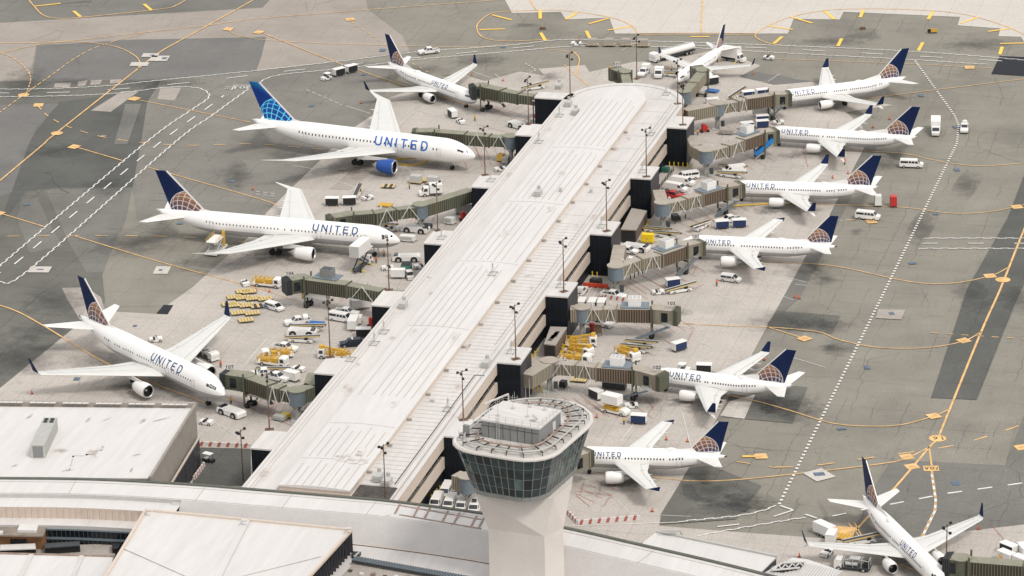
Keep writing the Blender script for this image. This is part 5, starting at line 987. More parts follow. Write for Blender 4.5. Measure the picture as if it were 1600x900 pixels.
def bridge(label, link, rot, ends, cab, colors, ac=None, stair=None, stair_m='dsteel', brace=2, wheel=.86, sign=None, canopy='br_beige', duct=None, zt=6.8):
    """link: roof pixels from the gate block to the rotunda; ends: joints of the telescoping tunnel; cab: last roof pixel"""
    cs, co, cr_ = colors; P = lambda q, z=zt: G(q[0], q[1], z)
    rp = P(rot); t = thing('jet_bridge', label, 'jet bridge', (rp.x, rp.y, 0), 0, 'passenger bridges around the pier')
    z0, z1 = 3.95, zt
    if link:
        pts = [P(q) for q in link] + [rp]; b = MB(); rf = MB(); rb = MB()
        for i in range(len(pts) - 1): seg(b, pts[i], pts[i + 1], 2.7, z0, z1); seg(rf, pts[i], pts[i + 1], 2.85, z1, z1 + .1); ribs(rb, pts[i], pts[i + 1], 2.7, z0, z1, z0, z1)
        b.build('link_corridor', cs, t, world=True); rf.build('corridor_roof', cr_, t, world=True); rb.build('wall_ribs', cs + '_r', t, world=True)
    b = MB().tube((rp.x, rp.y, z0 - .15), (rp.x, rp.y, z1 + .12), 1.75, n=24).build('rotunda', 'br_blue', t, world=True)
    MB().tube((rp.x, rp.y, z1 + .12), (rp.x, rp.y, z1 + .3), 1.95, n=24).build('rotunda_roof', cr_, b).location = -Vector(t.location)
    k = MB().tube((rp.x, rp.y, 0), (rp.x, rp.y, z0), .55, n=12); k.box(rp.x - 1.5, rp.x + 1.5, rp.y - 1.3, rp.y + 1.3, 0, .35); k.build('rotunda_column', 'steel', t, world=True)
    q = MB(); 
    for a in range(4): q.bar((rp.x + 1.6 * math.cos(a * 1.57 + .4), rp.y + 1.6 * math.sin(a * 1.57 + .4), z0 - .1), (rp.x, rp.y, 2.2), .12)
    q.box(rp.x + .8, rp.x + 1.7, rp.y - 1.6, rp.y - .9, 1.2, 2.6); q.build('column_struts', 'dsteel', t, world=True)
    pts = [rp] + [P(q) for q in ends]; n_ = len(pts) - 1
    for i in range(n_):
        w_ = 2.3 + .22 * i; h0, h1 = z0 + .25 - .2 * i, z1 - .25 + .12 * i
        last = i == n_ - 1; m_ = co if last else cs; a, c_ = pts[i], pts[i + 1]
        b = MB(); d, _ = seg(b, a, c_, w_, h0, h1); tn = b.build('tunnel_section', m_, t, world=True)
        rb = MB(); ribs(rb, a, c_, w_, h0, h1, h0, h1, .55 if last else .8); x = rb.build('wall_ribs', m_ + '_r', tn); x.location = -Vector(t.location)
        rf = MB(); seg(rf, a, c_, w_ + .12, h1, h1 + .08); x = rf.build('tunnel_roof', cr_, tn); x.location = -Vector(t.location)
        fr_ = MB(); seg(fr_, a - d * .12, a + d * .12, w_ + .35, h0 - .12, h1 + .2); x = fr_.build('tunnel_collar', cs, tn); x.location = -Vector(t.location)
        if i < brace:
            nn = Vector((-d.y, d.x, 0)); 
            for sg in (1, -1):
                off_ = nn * sg * (w_ / 2 + .35); m1 = a.lerp(c_, .5) + off_; q = MB()
                q.bar(Vector((m1.x, m1.y, h1 + .7)), Vector(((a.lerp(c_, .12) + off_).x, (a.lerp(c_, .12) + off_).y, h0 - .5)), .17); q.bar(Vector((m1.x, m1.y, h1 + .7)), Vector(((a.lerp(c_, .88) + off_).x, (a.lerp(c_, .88) + off_).y, h0 - .5)), .17); q.bar(Vector((m1.x, m1.y, h1 + .7)), Vector(((m1 - off_ * .3).x, (m1 - off_ * .3).y, h1 + .1)), .14)
                q.build('cable_brace', 'roof', t, world=True)
    e = pts[-1]; a = pts[-2]; d = Vector((e.x - a.x, e.y - a.y, 0)).normalized(); nn = Vector((-d.y, d.x, 0)); cp = P(cab)
    wp_ = a.lerp(e, wheel); q = MB(); 
    for sg in (1, -1): p = wp_ + nn * sg * 1.75; q.bar(Vector((p.x, p.y, 1.1)), Vector((p.x, p.y, z1 + 1.0)), .35)
    q.bar(wp_ + nn * 1.75 + Vector((0, 0, -z1 + 3.3)), wp_ - nn * 1.75 + Vector((0, 0, -z1 + 3.3)), .35); q.bar(Vector((wp_.x, wp_.y, .7)) + nn * 1.4, Vector((wp_.x, wp_.y, .7)) - nn * 1.4, .4)
    lc = q.build('lift_column', 'br_green', t, world=True)
    for sg in (1, -1): p = wp_ + nn * sg * 1.1; x = MB().tube((p.x - nn.x * .25, p.y - nn.y * .25, .6), (p.x + nn.x * .25, p.y + nn.y * .25, .6), .6, n=14).build('wheel', 'tyre', lc); x.location = -Vector(t.location)
    # cab: a drum, a cab box turned to the aircraft and its folding canopy
    b = MB().tube((e.x, e.y, z0 - .3), (e.x, e.y, z1 + .1), 1.75, n=20).build('cab_drum', cs, t, world=True); MB().tube((e.x, e.y, z1 + .1), (e.x, e.y, z1 + .22), 1.85, n=20).build('cab_roof', cr_, b).location = -Vector(t.location)
    if (cp - e).length > .5:
        dc = Vector((cp.x - e.x, cp.y - e.y, 0)); lc_ = dc.length; dc.normalize(); b = MB(); seg(b, e, cp, 3.1, z0 - .3, z1 + .05); b.build('cab', cs, t, world=True)
        b = MB(); seg(b, e, cp, 3.25, z1 + .05, z1 + .15); b.build('cab_roof', cr_, t, world=True)
        for k in range(4): b = MB(); seg(b, cp + dc * (.35 * k), cp + dc * (.35 * k + .26), 3.5 - .05 * k, z0 - .4, z1 + .3 - .05 * k); b.build('canopy_fold', canopy if k < 1 else ('br_green' if canopy == 'br_beige' else 'bellows'), t, world=True)
        nc = Vector((-dc.y, dc.x, 0)); q = e.lerp(cp, .55) - nc * 1.58 * (1 if nc.y > 0 else -1)
        MB().add(MB().box(-.7, .7, -.05, .05, z0 + .3, z1 - .5).xf((q.x, q.y, 0), math.atan2(dc.y, dc.x))).build('cab_window', 'glass', t, world=True)
    if sign: 
        p = Vector((e.x, e.y, 0)).lerp(Vector((cp.x, cp.y, 0)), .9); b = MB().box(p.x - .75, p.x + .75, p.y - .04, p.y + .04, z1 + .7, z1 + 1.9).box(p.x - .05, p.x + .05, p.y, p.y + .1, z1, z1 + .8); s_ = b.build('gate_sign', 'roof2', t, world=True)
        q = MB(); tw = glyphs(MB(), sign, lambda a, b_: (0, 0, 0), .7, .18, .2); glyphs(q, sign, lambda a, b_: (p.x - tw / 2 + a, p.y - .06, z1 + .95 + b_), .7, .18, .2); q.build('gate_number', 'black', s_).location = -Vector(t.location)
    if ac:
        p = P(ac, z1 + .2); an = math.atan2(d.y, d.x)
        pl = MB().box(-3.0, 3.0, -1.9, 1.9, z1 + .12, z1 + .3).xf((p.x, p.y, 0), an).build('unit_platform', 'br_blue', t, world=True)
        x = MB().box(-1.35, 1.35, -1.15, 1.15, z1 + .3, z1 + 2.1).xf((p.x, p.y, 0), an).build('air_conditioner', 'white' if ac[0] > 700 else 'grey', t, world=True)
        for k in (-.85, 0, .85): MB().box(k - .34, k + .34, -.95, .95, z1 + 2.1, z1 + 2.16).xf((p.x, p.y, 0), an).build('fan_grille', 'lgrey' if ac[0] > 700 else 'dsteel', x).location = -Vector(t.location)
    if stair:
        a, c_ = G(*stair[0], 3.9), G(*stair[1], .3); d2 = (c_ - a); n2 = Vector((-d2.y, d2.x, 0)).normalized(); wS = 1.0 if stair_m != 'blue' else 1.25
        st = MB(); 
        for sg in (1, -1): st.bar(a + n2 * sg * wS * .5, c_ + n2 * sg * wS * .5, .1, .3); 
        K = 18
        for k in range(K): p = a.lerp(c_, (k + .5) / K); st.bar(p + n2 * wS * .5, p - n2 * wS * .5, .26, .05)
        so_ = st.build('stairs', 'br_blue' if stair_m != 'blue' else 'steel', t, world=True)
        q = MB()
        for sg in (1, -1):
            for hz in (.55, 1.05): q.bar(a + n2 * sg * wS * .5 + Vector((0, 0, hz)), c_ + n2 * sg * wS * .5 + Vector((0, 0, hz)), .05)
            for k in range(8): p = a.lerp(c_, k / 7) + n2 * sg * wS * .5; q.bar(p, p + Vector((0, 0, 1.05)), .04)
        x = q.build('handrail', 'steel' if stair_m != 'blue' else 'blue', so_); x.location = -Vector(t.location)
        if stair_m == 'blue':
            q = MB(); q.bar(a + Vector((0, 0, 1.2)), c_ + Vector((0, 0, 1.1)), 2.0, .9); x = q.build('stair_awning', 'cyanblue', so_); x.location = -Vector(t.location)
        b = MB(); p = Vector((a.x, a.y, 3.9)); b.bar(p, Vector((e.x, e.y, 3.9)), 1.2, .12); x = b.build('landing', 'steel', so_); x.location = -Vector(t.location)
    # small kit on the roof
    q = MB(); 
    for f, hgt in ((.3, .9), (.7, 1.3), (.95, .8)): p = a_ = pts[-2].lerp(e, f) if 1 else e; q.bar(Vector((p.x, p.y, z1)) + nn * .6, Vector((p.x, p.y, z1 + hgt)) + nn * .6, .07)
    q.build('roof_mast', 'lgrey', t, world=True)
    return t
RC = ('br_beige', 'br_brown', 'br_roof'); LC = ('br_green', 'br_dark', 'br_roofg')
bridge('short beige bridge bent toward the small commuter jet at the round pier end', [], (1069, 143), [(1083, 128), (1098, 110)], (1090, 105), ('br_beige', 'br_beige', 'br_roofg'), brace=0)
bridge('topmost right bridge, with a long brown corridor and no box on its roof', [(1070, 172)], (1121, 162), [(1150, 156), (1163, 153), (1212, 146)], (1228, 145), RC, stair=[(1225, 165), (1202, 185)], brace=2)
bridge('bridge with bright blue covered stairs and a white box on its roof', [(1080, 212), (1088, 228)], (1103, 235), [(1134, 226), (1157, 217), (1192, 205)], (1207, 203), RC, ac=(1167, 207), stair=[(1207, 224), (1180, 247)], stair_m='blue')
bridge('bridge beside the red pickup, with two carts and a pickup at its stairs', [(1029, 297)], (1035, 317), [(1069, 308), (1093, 302), (1135, 290)], (1152, 287), RC, ac=(1107, 295), stair=[(1153, 313), (1118, 338)])
bridge('bridge behind the white pickup whose long stairs come down left of the minivan', [(968, 383)], (962, 416), [(999, 402), (1029, 396), (1072, 381)], (1089, 377), RC, ac=(1041, 386), stair=[(1090, 401), (1058, 431)], sign='107')
bridge('straight empty bridge with no jet docked, above the yellow trucks', [(891, 481)], (909, 481), [(943, 480), (964, 480), (1027, 481)], (1052, 483), RC, ac=(992, 477), stair=[(1048, 510), (992, 530)], sign='103')
bridge('bridge just above the tower whose corridor bends back to its rotunda', [(823, 586)], (858, 564), [(902, 567), (933, 571), (1000, 576)], (1030, 584), RC, ac=(965, 570), stair=[(1015, 610), (972, 621)], sign='102')
bridge('bridge mostly hidden behind the control tower', [(712, 740)], (730, 745), [(800, 730), (880, 716)], (912, 704), RC, brace=1)
bridge('dark green bridge at the bottom right corner with black canopy', [(1730, 892)], (1690, 888), [(1600, 880), (1502, 872)], (1487, 870), LC, brace=0, canopy='bellows')
bridge('dark green bridge running from the small jet to the black wall', [], (846, 149), [(812, 145), (786, 140), (752, 133)], (742, 134), LC, brace=0, canopy='bellows')
bridge('green bridge behind the nose of the jet with the blue engine', [], (798, 213), [(766, 211), (728, 208), (675, 204)], (652, 204), LC, brace=2)
bridge('long bent green bridge behind the nose of the raked wing jet', [(736, 296)], (657, 320), [(616, 325), (583, 331), (546, 334)], (520, 338), LC, brace=2)
bridge('empty dark green bridge with its black mouth open, near the yellow dollies', [], (640, 458), [(598, 453), (545, 443), (470, 433)], (452, 436), LC, brace=2, ac=(512, 432), canopy='bellows', sign='104')
bridge('dark bridge docked at the jet nearest the stained roof', [(491, 583), (485, 602)], (464, 610), [(441, 605), (425, 601), (384, 586)], (357, 582), LC, brace=2, canopy='bellows', sign='107')
# stub bridge at the far end
bridge('short green stub bridge at the far tip of the pier', [], (982, 136), [(976, 112)], (963, 107), ('br_green', 'br_green', 'br_roofg'), brace=0, sign='111')
t = thing('stair_tower', 'dark open stair tower with a flat slab roof beside the black wall', 'stair tower', G(855, 190).xy.to_3d())
prismP('roof', 'br_roof', [(831, 157), (851, 150), (870, 160), (859, 164)], 7.6, 7.35, t)
b = MB()
for u, v in ((833, 158), (858, 164), (868, 160), (851, 152)): p = G(u, v, 7.3); b.bar((p.x, p.y, 0), (p.x, p.y, 7.3), .3)
p, q_ = G(836, 160, 3.8), G(858, 166, 3.8); b.bar(p, q_, 1.5, .2); b.bar(q_, G(842, 190, .2), 1.3, .25); b.bar(p, G(862, 192, .2), 1.2, .25); b.build('frame', 'dsteel', t, world=True)

# ================================================================== vehicles: own frame, x forward, wheels on z = 0
def wheels(o, xs, y, r=.4, w_=.28, dual=False):
    for x in xs:
        for sg in (1, -1):
            wq = MB().tube((x, sg * y - w_ / 2, r), (x, sg * y + w_ / 2, r), r, n=14).build('wheel', 'tyre', o); MB().tube((x, sg * (y + w_ / 2 - .01), r), (x, sg * (y + w_ / 2 + .02), r), r * .58, n=10).build('rim', 'rim', wq)
def root(name, cat): o = thing(name); o['category'] = cat; return o
def lights(o, xf_, y, z, xb=None, zb=None):
    for sg in (1, -1): MB().box(xf_ - .02, xf_ + .04, sg * y - .16, sg * y + .16, z, z + .2).build('headlight', 'lgrey', o)
    if xb is not None:
        for sg in (1, -1): MB().box(xb - .03, xb + .02, sg * y - .1, sg * y + .1, zb or z, (zb or z) + .3).build('tail_light', 'red', o)
def mk_pickup(color='white', crew=True, load=None):
    o = root('pickup_truck', 'pickup truck'); W_ = .98
    MB().prof([(2.9, .45), (2.95, .95), (2.8, 1.12), (1.3, 1.2), (-.9, 1.2), (-.9, .45)], -W_, W_).build('body', color, o)
    cb = MB().hexa([(1.35, -W_, 1.18), (1.35, W_, 1.18), (-.9, W_, 1.18), (-.9, -W_, 1.18)][::-1], [(.55, -.76, 1.88), (.55, .76, 1.88), (-.75, .76, 1.88), (-.75, -.76, 1.88)][::-1]).build('cab', color, o)
    MB().face((1.27, -.82, 1.25), (1.27, .82, 1.25), (.62, .70, 1.84), (.62, -.70, 1.84)).build('windscreen', 'cargl', o)
    for sg in (1, -1):
        MB().face(*[(x, sg * (.985 - .23 * (z - 1.22) / .66 + .02), z) for x, z in ((1.0, 1.27), (.12, 1.27), (.12, 1.78), (.58, 1.78))]).build('side_window', 'cargl', o); MB().face(*[(x, sg * (.985 - .23 * (z - 1.22) / .66 + .02), z) for x, z in ((.02, 1.27), (-.78, 1.27), (-.7, 1.78), (.02, 1.78))]).build('side_window', 'cargl', o)
    MB().box(-2.85, -.9, -W_, W_, .45, .75).box(-2.85, -.95, -W_, -W_ + .1, .75, 1.22).box(-2.85, -.95, W_ - .1, W_, .75, 1.22).box(-2.85, -2.75, -W_ + .1, W_ - .1, .75, 1.22).build('bed', color, o)
    MB().box(-2.74, -.97, -W_ + .11, W_ - .11, .76, .80).build('bed_liner', 'black', o)
    if load == 'tank': MB().tube((-2.2, 0, 1.5), (-1.2, 0, 1.5), .75, n=14).build('tank', 'white', o)
    if load == 'box': MB().box(-2.9, -.95, -.98, .98, .8, 2.5).build('cargo_box', 'white', o)
    wheels(o, (1.85, -1.85), .86, .42); lights(o, 2.9, .72, .78, -2.86, .85); return o
def mk_van(kind='passenger', color='white'):
    o = root('van', 'van'); W_ = 1.0; L_ = 2.85
    if kind == 'mini': pr = [(2.5, .4), (2.55, .85), (1.7, 1.08), (.8, 1.72), (-2.1, 1.75), (-2.45, 1.2), (-2.5, .4)]; W_ = .95
    else: pr = [(2.85, .45), (2.9, 1.05), (2.15, 1.28), (1.45, 2.0), (1.2, 2.1), (-2.7, 2.12), (-2.85, 1.2), (-2.85, .45)]
    n_ = len(pr); nw = lambda z: W_ - max(0, z - 1.1) * .16
    rg = [[(x, -nw(z), z) for x, z in pr], [(x, nw(z), z) for x, z in pr]]; MB().rings([rg[0], rg[1]]).build('body', color, o)
    if kind == 'mini':
        MB().face((1.66, -.8, 1.12), (1.66, .8, 1.12), (.86, .74, 1.69), (.86, -.74, 1.69)).build('windscreen', 'cargl', o); ws = ((1.35, .75), (.6, -.5), (-.6, -1.95)); z0, z1 = 1.12, 1.55
    else:
        MB().face((2.1, -.85, 1.36), (2.1, .85, 1.36), (1.5, .78, 1.98), (1.5, -.78, 1.98)).build('windscreen', 'cargl', o); ws = ((1.75, .95), (.8, .15), (.02, -.6), (-.75, -2.6)) if kind == 'passenger' else ((1.75, .95),); z0, z1 = 1.35, 1.85
    for a, c_ in ws:
        for sg in (1, -1): MB().face(*[(x, sg * (nw(z) + .015), z) for x, z in ((a, z0), (c_, z0), (c_ + (.05 if c_ < -1 else 0), z1), (a - (.28 if a == ws[0][0] else 0), z1))]).build('side_window', 'cargl', o)
    if kind != 'cargo': MB().face((pr[-2][0] - .0, -.75, z0 + .05), (pr[-2][0], .75, z0 + .05), (pr[-3][0] - .03, .68, z1), (pr[-3][0] - .03, -.68, z1)).build('rear_window', 'cargl', o)
    if kind == 'mini' and color == 'white': 
        for sg in (1, -1): MB().face(*[(x, sg * .962, z) for x, z in ((-2.3, .55), (-.4, .5), (-1.2, .95), (-2.3, 1.05))]).build('side_stripe', 'blue', o)
    wheels(o, (1.7, -1.75) if kind != 'mini' else (1.55, -1.5), W_ - .12, .37); lights(o, pr[1][0] - .04, .72, .78, -L_ if kind != 'mini' else -2.5, .9); return o
def mk_suv(color='dblue'):
    o = root('suv', 'car'); W_ = .97; pr = [(2.5, .45), (2.55, .95), (1.25, 1.12), (.6, 1.75), (-2.0, 1.78), (-2.45, 1.15), (-2.5, .45)]; nw = lambda z: W_ - max(0, z - 1.0) * .24
    MB().rings([[(x, -nw(z), z) for x, z in pr], [(x, nw(z), z) for x, z in pr]]).build('body', color, o)
    MB().face((1.2, -.85, 1.17), (1.2, .85, 1.17), (.66, .74, 1.71), (.66, -.74, 1.71)).build('windscreen', 'cargl', o)
    for a, c_ in ((1.0, .1), (0, -.9), (-1.0, -2.1)):
        for sg in (1, -1): MB().face(*[(x, sg * (nw(z) + .015), z) for x, z in ((a, 1.15), (c_, 1.15), (c_ + .05, 1.62), (a - (.35 if a == 1.0 else 0), 1.62))]).build('side_window', 'cargl', o)
    if color == 'dblue': MB().box(-.35, -.05, -.6, .6, 1.78, 1.9).build('light_bar', 'white', o)
    wheels(o, (1.55, -1.5), .85, .4); lights(o, 2.5, .7, .75, -2.5, .85); return o
def mk_box_truck(blen=5.0, bh=2.5, color='white', lift=0.0):
    o = root('box_truck', 'truck'); MB().box(-blen + .6, 2.6, -.5, .5, .55, .9).build('chassis', 'dsteel', o)
    MB().prof([(3.3, .5), (3.3, 1.2), (2.6, 1.35), (2.2, 2.3), (.95, 2.35), (.95, .5)], -1.0, 1.0).build('cab', 'white', o); MB().face((2.62, -.88, 1.42), (2.62, .88, 1.42), (2.25, .82, 2.22), (2.25, -.82, 2.22)).build('windscreen', 'cargl', o)
    for sg in (1, -1): MB().face(*[(x, sg * 1.012, z) for x, z in ((2.35, 1.42), (1.3, 1.42), (1.3, 2.15), (2.05, 2.15))]).build('side_window', 'cargl', o)
    z = .95 + lift; MB().box(-blen + .7, .75 if not lift else 1.6, -1.2, 1.2, z, z + bh).build('cargo_box', color, o); MB().box(-blen + .66, -blen + .7, -1.1, 1.1, z + .1, z + bh - .1).build('rear_door', 'lgrey', o)
    if lift:
        q = MB()
        for sg in (.8, -.8):
            q.bar((1.0, sg, 1), (-3.6, sg, z), .22); q.bar((-3.6, sg, 1), (1.0, sg, z), .22)
        q.build('scissor_lift', 'black', o); MB().box(1.6, 3.2, -1.0, 1.0, z, z + .12).build('loading_platform', 'white', o)
        for sg in (1, -1):
            for x in (1.2, -3.6): MB().bar((x, sg * 1.0, .5), (x, sg * 1.9, .1), .18).build('outrigger', 'yel2', o)

    wheels(o, (2.0, -blen + 2.2), .9, .45, .35); lights(o, 3.28, .75, .75); return o
def mk_tug():
    o = root('baggage_tug', 'tug'); MB().prof([(1.45, .25), (1.45, .95), (.45, 1.05), (.35, .6), (-.5, .6), (-.6, .95), (-1.3, .95), (-1.3, .25)], -.75, .75).build('body', 'white', o)
    MB().box(-.55, -.1, -.6, .6, .6, 1.0).build('seat', 'black', o); q = MB().tube((.35, .3, 1.0), (.1, .3, 1.3), .04, n=6); q.tube((.08, .3, 1.25), (.14, .3, 1.32), .2, n=10); q.build('steering_wheel', 'black', o)
    wheels(o, (.95, -.85), .68, .34, .25); lights(o, 1.42, .5, .65); return o
def mk_tug_roof(color='white'):
    o = mk_tug(); o.name = 'covered_tug'; q = MB()
    for x, y in ((.3, .62), (.3, -.62), (-1.0, .62), (-1.0, -.62)): q.bar((x, y, .9), (x, y, 1.85), .07)
    q.build('roof_post', 'dsteel', o); MB().box(-1.15, .5, -.75, .75, 1.85, 1.97, .1, .1).build('roof', color, o); MB().face((.37, -.6, 1.0), (.37, .6, 1.0), (.37, .6, 1.8), (.37, -.6, 1.8)).build('windscreen', 'cargl', o); return o
def mk_cart(cur='black', boxed=False):
    o = root('baggage_cart', 'cart'); MB().box(-1.6, 1.6, -.8, .8, .42, .56).build('deck', 'dsteel', o)
    if boxed: MB().box(-1.6, 1.6, -.85, .85, .56, 2.2).build('box', 'white', o); MB().box(-1.64, 1.64, -.88, .88, 2.2, 2.26).build('roof', 'white', o)
    else:
        q = MB().box(-1.6, -1.54, -.8, .8, .56, 2.1).box(1.54, 1.6, -.8, .8, .56, 2.1)
        q.build('end_panel', 'white', o)
        for sg in (1, -1): MB().box(-1.53, 1.53, sg * .74 - .03, sg * .74 + .03, .6, 2.05).build('curtain', cur, o)
        MB().box(-1.68, 1.68, -.9, .9, 2.1, 2.2, .05, .05).build('roof', 'white', o)
    q = MB().bar((1.6, 0, .45), (2.3, 0, .35), .08); q.build('tow_bar', 'dsteel', o); wheels(o, (1.1, -1.1), .62, .24, .16); return o
def mk_dolly(color='wood', load=None):
    o = root('cargo_dolly', 'dolly'); q = MB().box(-1.65, 1.65, -1.15, 1.15, .38, .48)
    q.build('deck', 'dsteel' if color in ('wood', 'stripe') else color, o)
    for k in range(5): MB().box(-1.6 + k * .66, -1.1 + k * .66 + .05, -1.12, 1.12, .48, .62).build('roller_slat', color if color != 'stripe' else ('wood', 'dirt')[k % 2], o)
    if load: MB().box(-1.35, 1.35, -1.0, 1.0, .62, 2.1, .06, .06).build('wrapped_cargo', load, o)
    wheels(o, (1.1, -1.1), .9, .2, .14); return o
def mk_belt():
    o = root('belt_loader', 'belt loader'); MB().prof([(2.7, .35), (2.7, .75), (1.6, .85), (-2.6, .85), (-2.7, .35)], -.75, .75).build('body', 'white', o)
    b = MB().bar((-3.6, 0, .95), (4.2, 0, 1.75), .95, .22); cv = b.build('conveyor', 'dsteel', o)
    for sg in (1, -1): MB().bar((-3.6, sg * .55, 1.02), (4.2, sg * .55, 1.84), .09, .26).build('side_rail', 'white' if sg > 0 else 'wood', cv)
    q = MB().bar((1.6, -.5, .8), (1.9, -.5, 1.5), .1); q.bar((-1.4, .5, .8), (-1.4, .5, 1.1), .1); q.build('lift_arm', 'yel', o)
    MB().box(1.0, 1.7, -.72, -.25, .85, 1.35).build('seat', 'black', o); wheels(o, (1.8, -1.6), .68, .36, .26); return o
def mk_pushback():
    o = root('pushback_tractor', 'aircraft tractor'); b = MB().prof([(3.3, .4), (3.3, 1.1), (3.1, 1.45), (-2.7, 1.55), (-3.1, 1.2), (-3.1, .4)], -1.25, 1.25); b.build('body', 'white', o)
    MB().box(2.0, 3.1, -1.0, 1.0, 1.4, 1.75, .2, .15).build('cab', 'cargl', o); MB().box(-2.4, 1.6, -.9, .9, 1.55, 1.6).build('deck_panel', 'roof2', o)
    for x in (1.9, -1.7):
        for sg in (1, -1): MB().tube((x, sg * 1.1, .62), (x, sg * 1.30, .62), .82, n=16).build('wheel_arch', 'black', o)
    wheels(o, (1.9, -1.7), 1.22, .62, .3); lights(o, 3.28, .95, .8); return o
def mk_deicer(boom=True):
    o = root('service_truck', 'truck'); MB().prof([(3.4, .5), (3.4, 2.1), (3.1, 2.3), (1.9, 2.3), (1.9, .5)], -1.1, 1.1).build('cab', 'white', o); MB().face((3.41, -.95, 1.25), (3.41, .95, 1.25), (3.2, .9, 2.15), (3.2, -.9, 2.15)).build('windscreen', 'cargl', o)
    for sg in (1, -1): MB().face(*[(x, sg * 1.112, z) for x, z in ((3.15, 1.3), (2.2, 1.3), (2.2, 2.05), (2.95, 2.05))]).build('side_window', 'cargl', o)
    MB().box(-3.4, 1.8, -1.1, 1.1, .6, .95).build('chassis', 'white', o)
    q = MB()
    for x in (-3.1, -2.0, -.9, .2, 1.3):
        for sg in (1, -1): q.bar((x, sg * 1.0, .95), (x, sg * 1.0, 2.0), .14)
        q.bar((x, -1.0, 2.0), (x, 1.0, 2.0), .12)
    for sg in (1, -1): q.bar((-3.3, sg * 1.0, 2.0), (1.6, sg * 1.0, 2.0), .14); q.bar((-3.3, sg * 1.0, 1.5), (1.6, sg * 1.0, 1.5), .1)
    q.build('frame', 'yel', o); MB().box(-2.6, -.6, -.8, .8, .95, 1.6, .1, .1).box(0, 1.3, -.7, .7, .95, 1.85, .1, .1).build('equipment', 'yel', o)
    if boom: MB().bar((-2.4, .2, 1.9), (2.4, .2, 2.7), .35).build('boom', 'yel', o); MB().box(2.2, 3.1, -.3, .7, 2.3, 3.0).build('basket', 'yel', o)
    wheels(o, (2.5, -2.0), 1.0, .46, .35); return o
def mk_tanker():
    o = root('fuel_tanker', 'tanker truck'); MB().prof([(8.4, .6), (8.4, 2.4), (8.1, 2.7), (6.6, 2.7), (6.6, .6)], -1.2, 1.2).build('cab', 'white', o); MB().face((8.42, -1.05, 1.5), (8.42, 1.05, 1.5), (8.2, 1.0, 2.5), (8.2, -1.0, 2.5)).build('windscreen', 'cargl', o)
    MB().box(-6.5, 6.6, -1.0, 1.0, .7, 1.1).build('chassis', 'dsteel', o); K = 16
    r_ = [[(x, f * 1.2 * math.cos(a), 2.0 + f * .95 * math.sin(a)) for a in [k * 2 * math.pi / K for k in range(K)]] for x, f in ((-6.4, .7), (-6.2, 1), (5.2, 1), (5.4, .7))]
    tk = MB().rings(r_).build('tank', 'white', o); MB().box(-5.8, 4.8, -.3, .3, 2.94, 3.05).build('walkway', 'lgrey', tk)
    for x in (-4, -1, 2): MB().tube((x, 0, 3.05), (x, 0, 3.2), .35, n=10).build('hatch', 'lgrey', tk)
    MB().box(-6.0, 5.0, -1.22, -1.18, 1.55, 1.75).build('blue_stripe', 'blue', tk); MB().box(4.0, 6.2, -1.1, 1.1, 1.1, 2.3).build('pump_cabinet', 'lgrey', o); wheels(o, (7.3, 4.2, -3.2, -4.6), 1.05, .52, .4); return o
def mk_hydrant():
    o = root('hydrant_truck', 'fuel service truck'); MB().prof([(3.3, .5), (3.3, 1.9), (3.0, 2.2), (1.9, 2.2), (1.9, .5)], -1.05, 1.05).build('cab', 'white', o); MB().face((3.31, -.9, 1.2), (3.31, .9, 1.2), (3.1, .85, 2.05), (3.1, -.85, 2.05)).build('windscreen', 'cargl', o)
    MB().box(-3.4, 1.9, -1.0, 1.0, .6, .85).build('chassis', 'dsteel', o); MB().tube((-1.0, -.4, 1.5), (1.0, -.4, 1.5), .42, n=12).tube((-1.0, .5, 1.4), (1.2, .5, 1.4), .35, n=12).build('filter_vessel', 'lgrey', o)
    MB().tube((-2.6, -.6, 1.4), (-2.6, .6, 1.4), .55, n=14).build('hose_reel', 'black', o); q = MB()
    for x in (1.5, -.2, -1.8, -3.2):
        for sg in (1, -1): q.bar((x, sg * .9, .85), (x, sg * .9, 2.4), .09)
        q.bar((x, -.9, 2.4), (x, .9, 2.4), .09)
    q.path([(1.5, 0, 1.9), (0, .3, 2.1), (-1.5, -.2, 1.9), (-3, .3, 2.0)], .1); q.build('pipework', 'lgrey', o); MB().box(-1.5, .5, -.8, .8, 2.4, 2.5).build('lift_deck', 'lgrey', o)
    wheels(o, (2.4, -2.2), .95, .45, .35); return o
def mk_loader(up=2.6):
    o = root('cargo_loader', 'cargo loader'); MB().box(-3.6, 3.4, -1.5, 1.5, .45, .9).build('chassis', 'white', o); MB().box(-3.4, 1.4, -1.35, 1.35, .95, 1.15).build('lower_deck', 'steel', o)
    q = MB()
    for sg in (1.1, -1.1): q.bar((-2.8, sg, .9), (1.6, sg, up), .22); q.bar((1.6, sg, .9), (-2.8, sg, up), .22)
    q.build('scissor_lift', 'lgrey', o); MB().box(-3.0, 2.4, -1.3, 1.3, up, up + .2).build('upper_deck', 'white', o)
    q = MB(); 
    for sg in (1.25, -1.25):
        for z in (.5, 1.0): q.bar((-3.0, sg, up + z), (2.4, sg, up + z), .06)
        for x in (-3, -1, 1, 2.4): q.bar((x, sg, up), (x, sg, up + 1), .06)
    q.build('guard_rail', 'yel', o); MB().box(2.4, 3.3, .5, 1.4, .9, 2.6).build('operator_cab', 'white', o); MB().box(1.7, 2.4, -1.4, -.9, 1.0, up + 1.4).build('mast', 'yel', o); wheels(o, (2.6, -2.4), 1.3, .42, .35); return o
def mk_container_truck():
    o = mk_hydrant(); return o
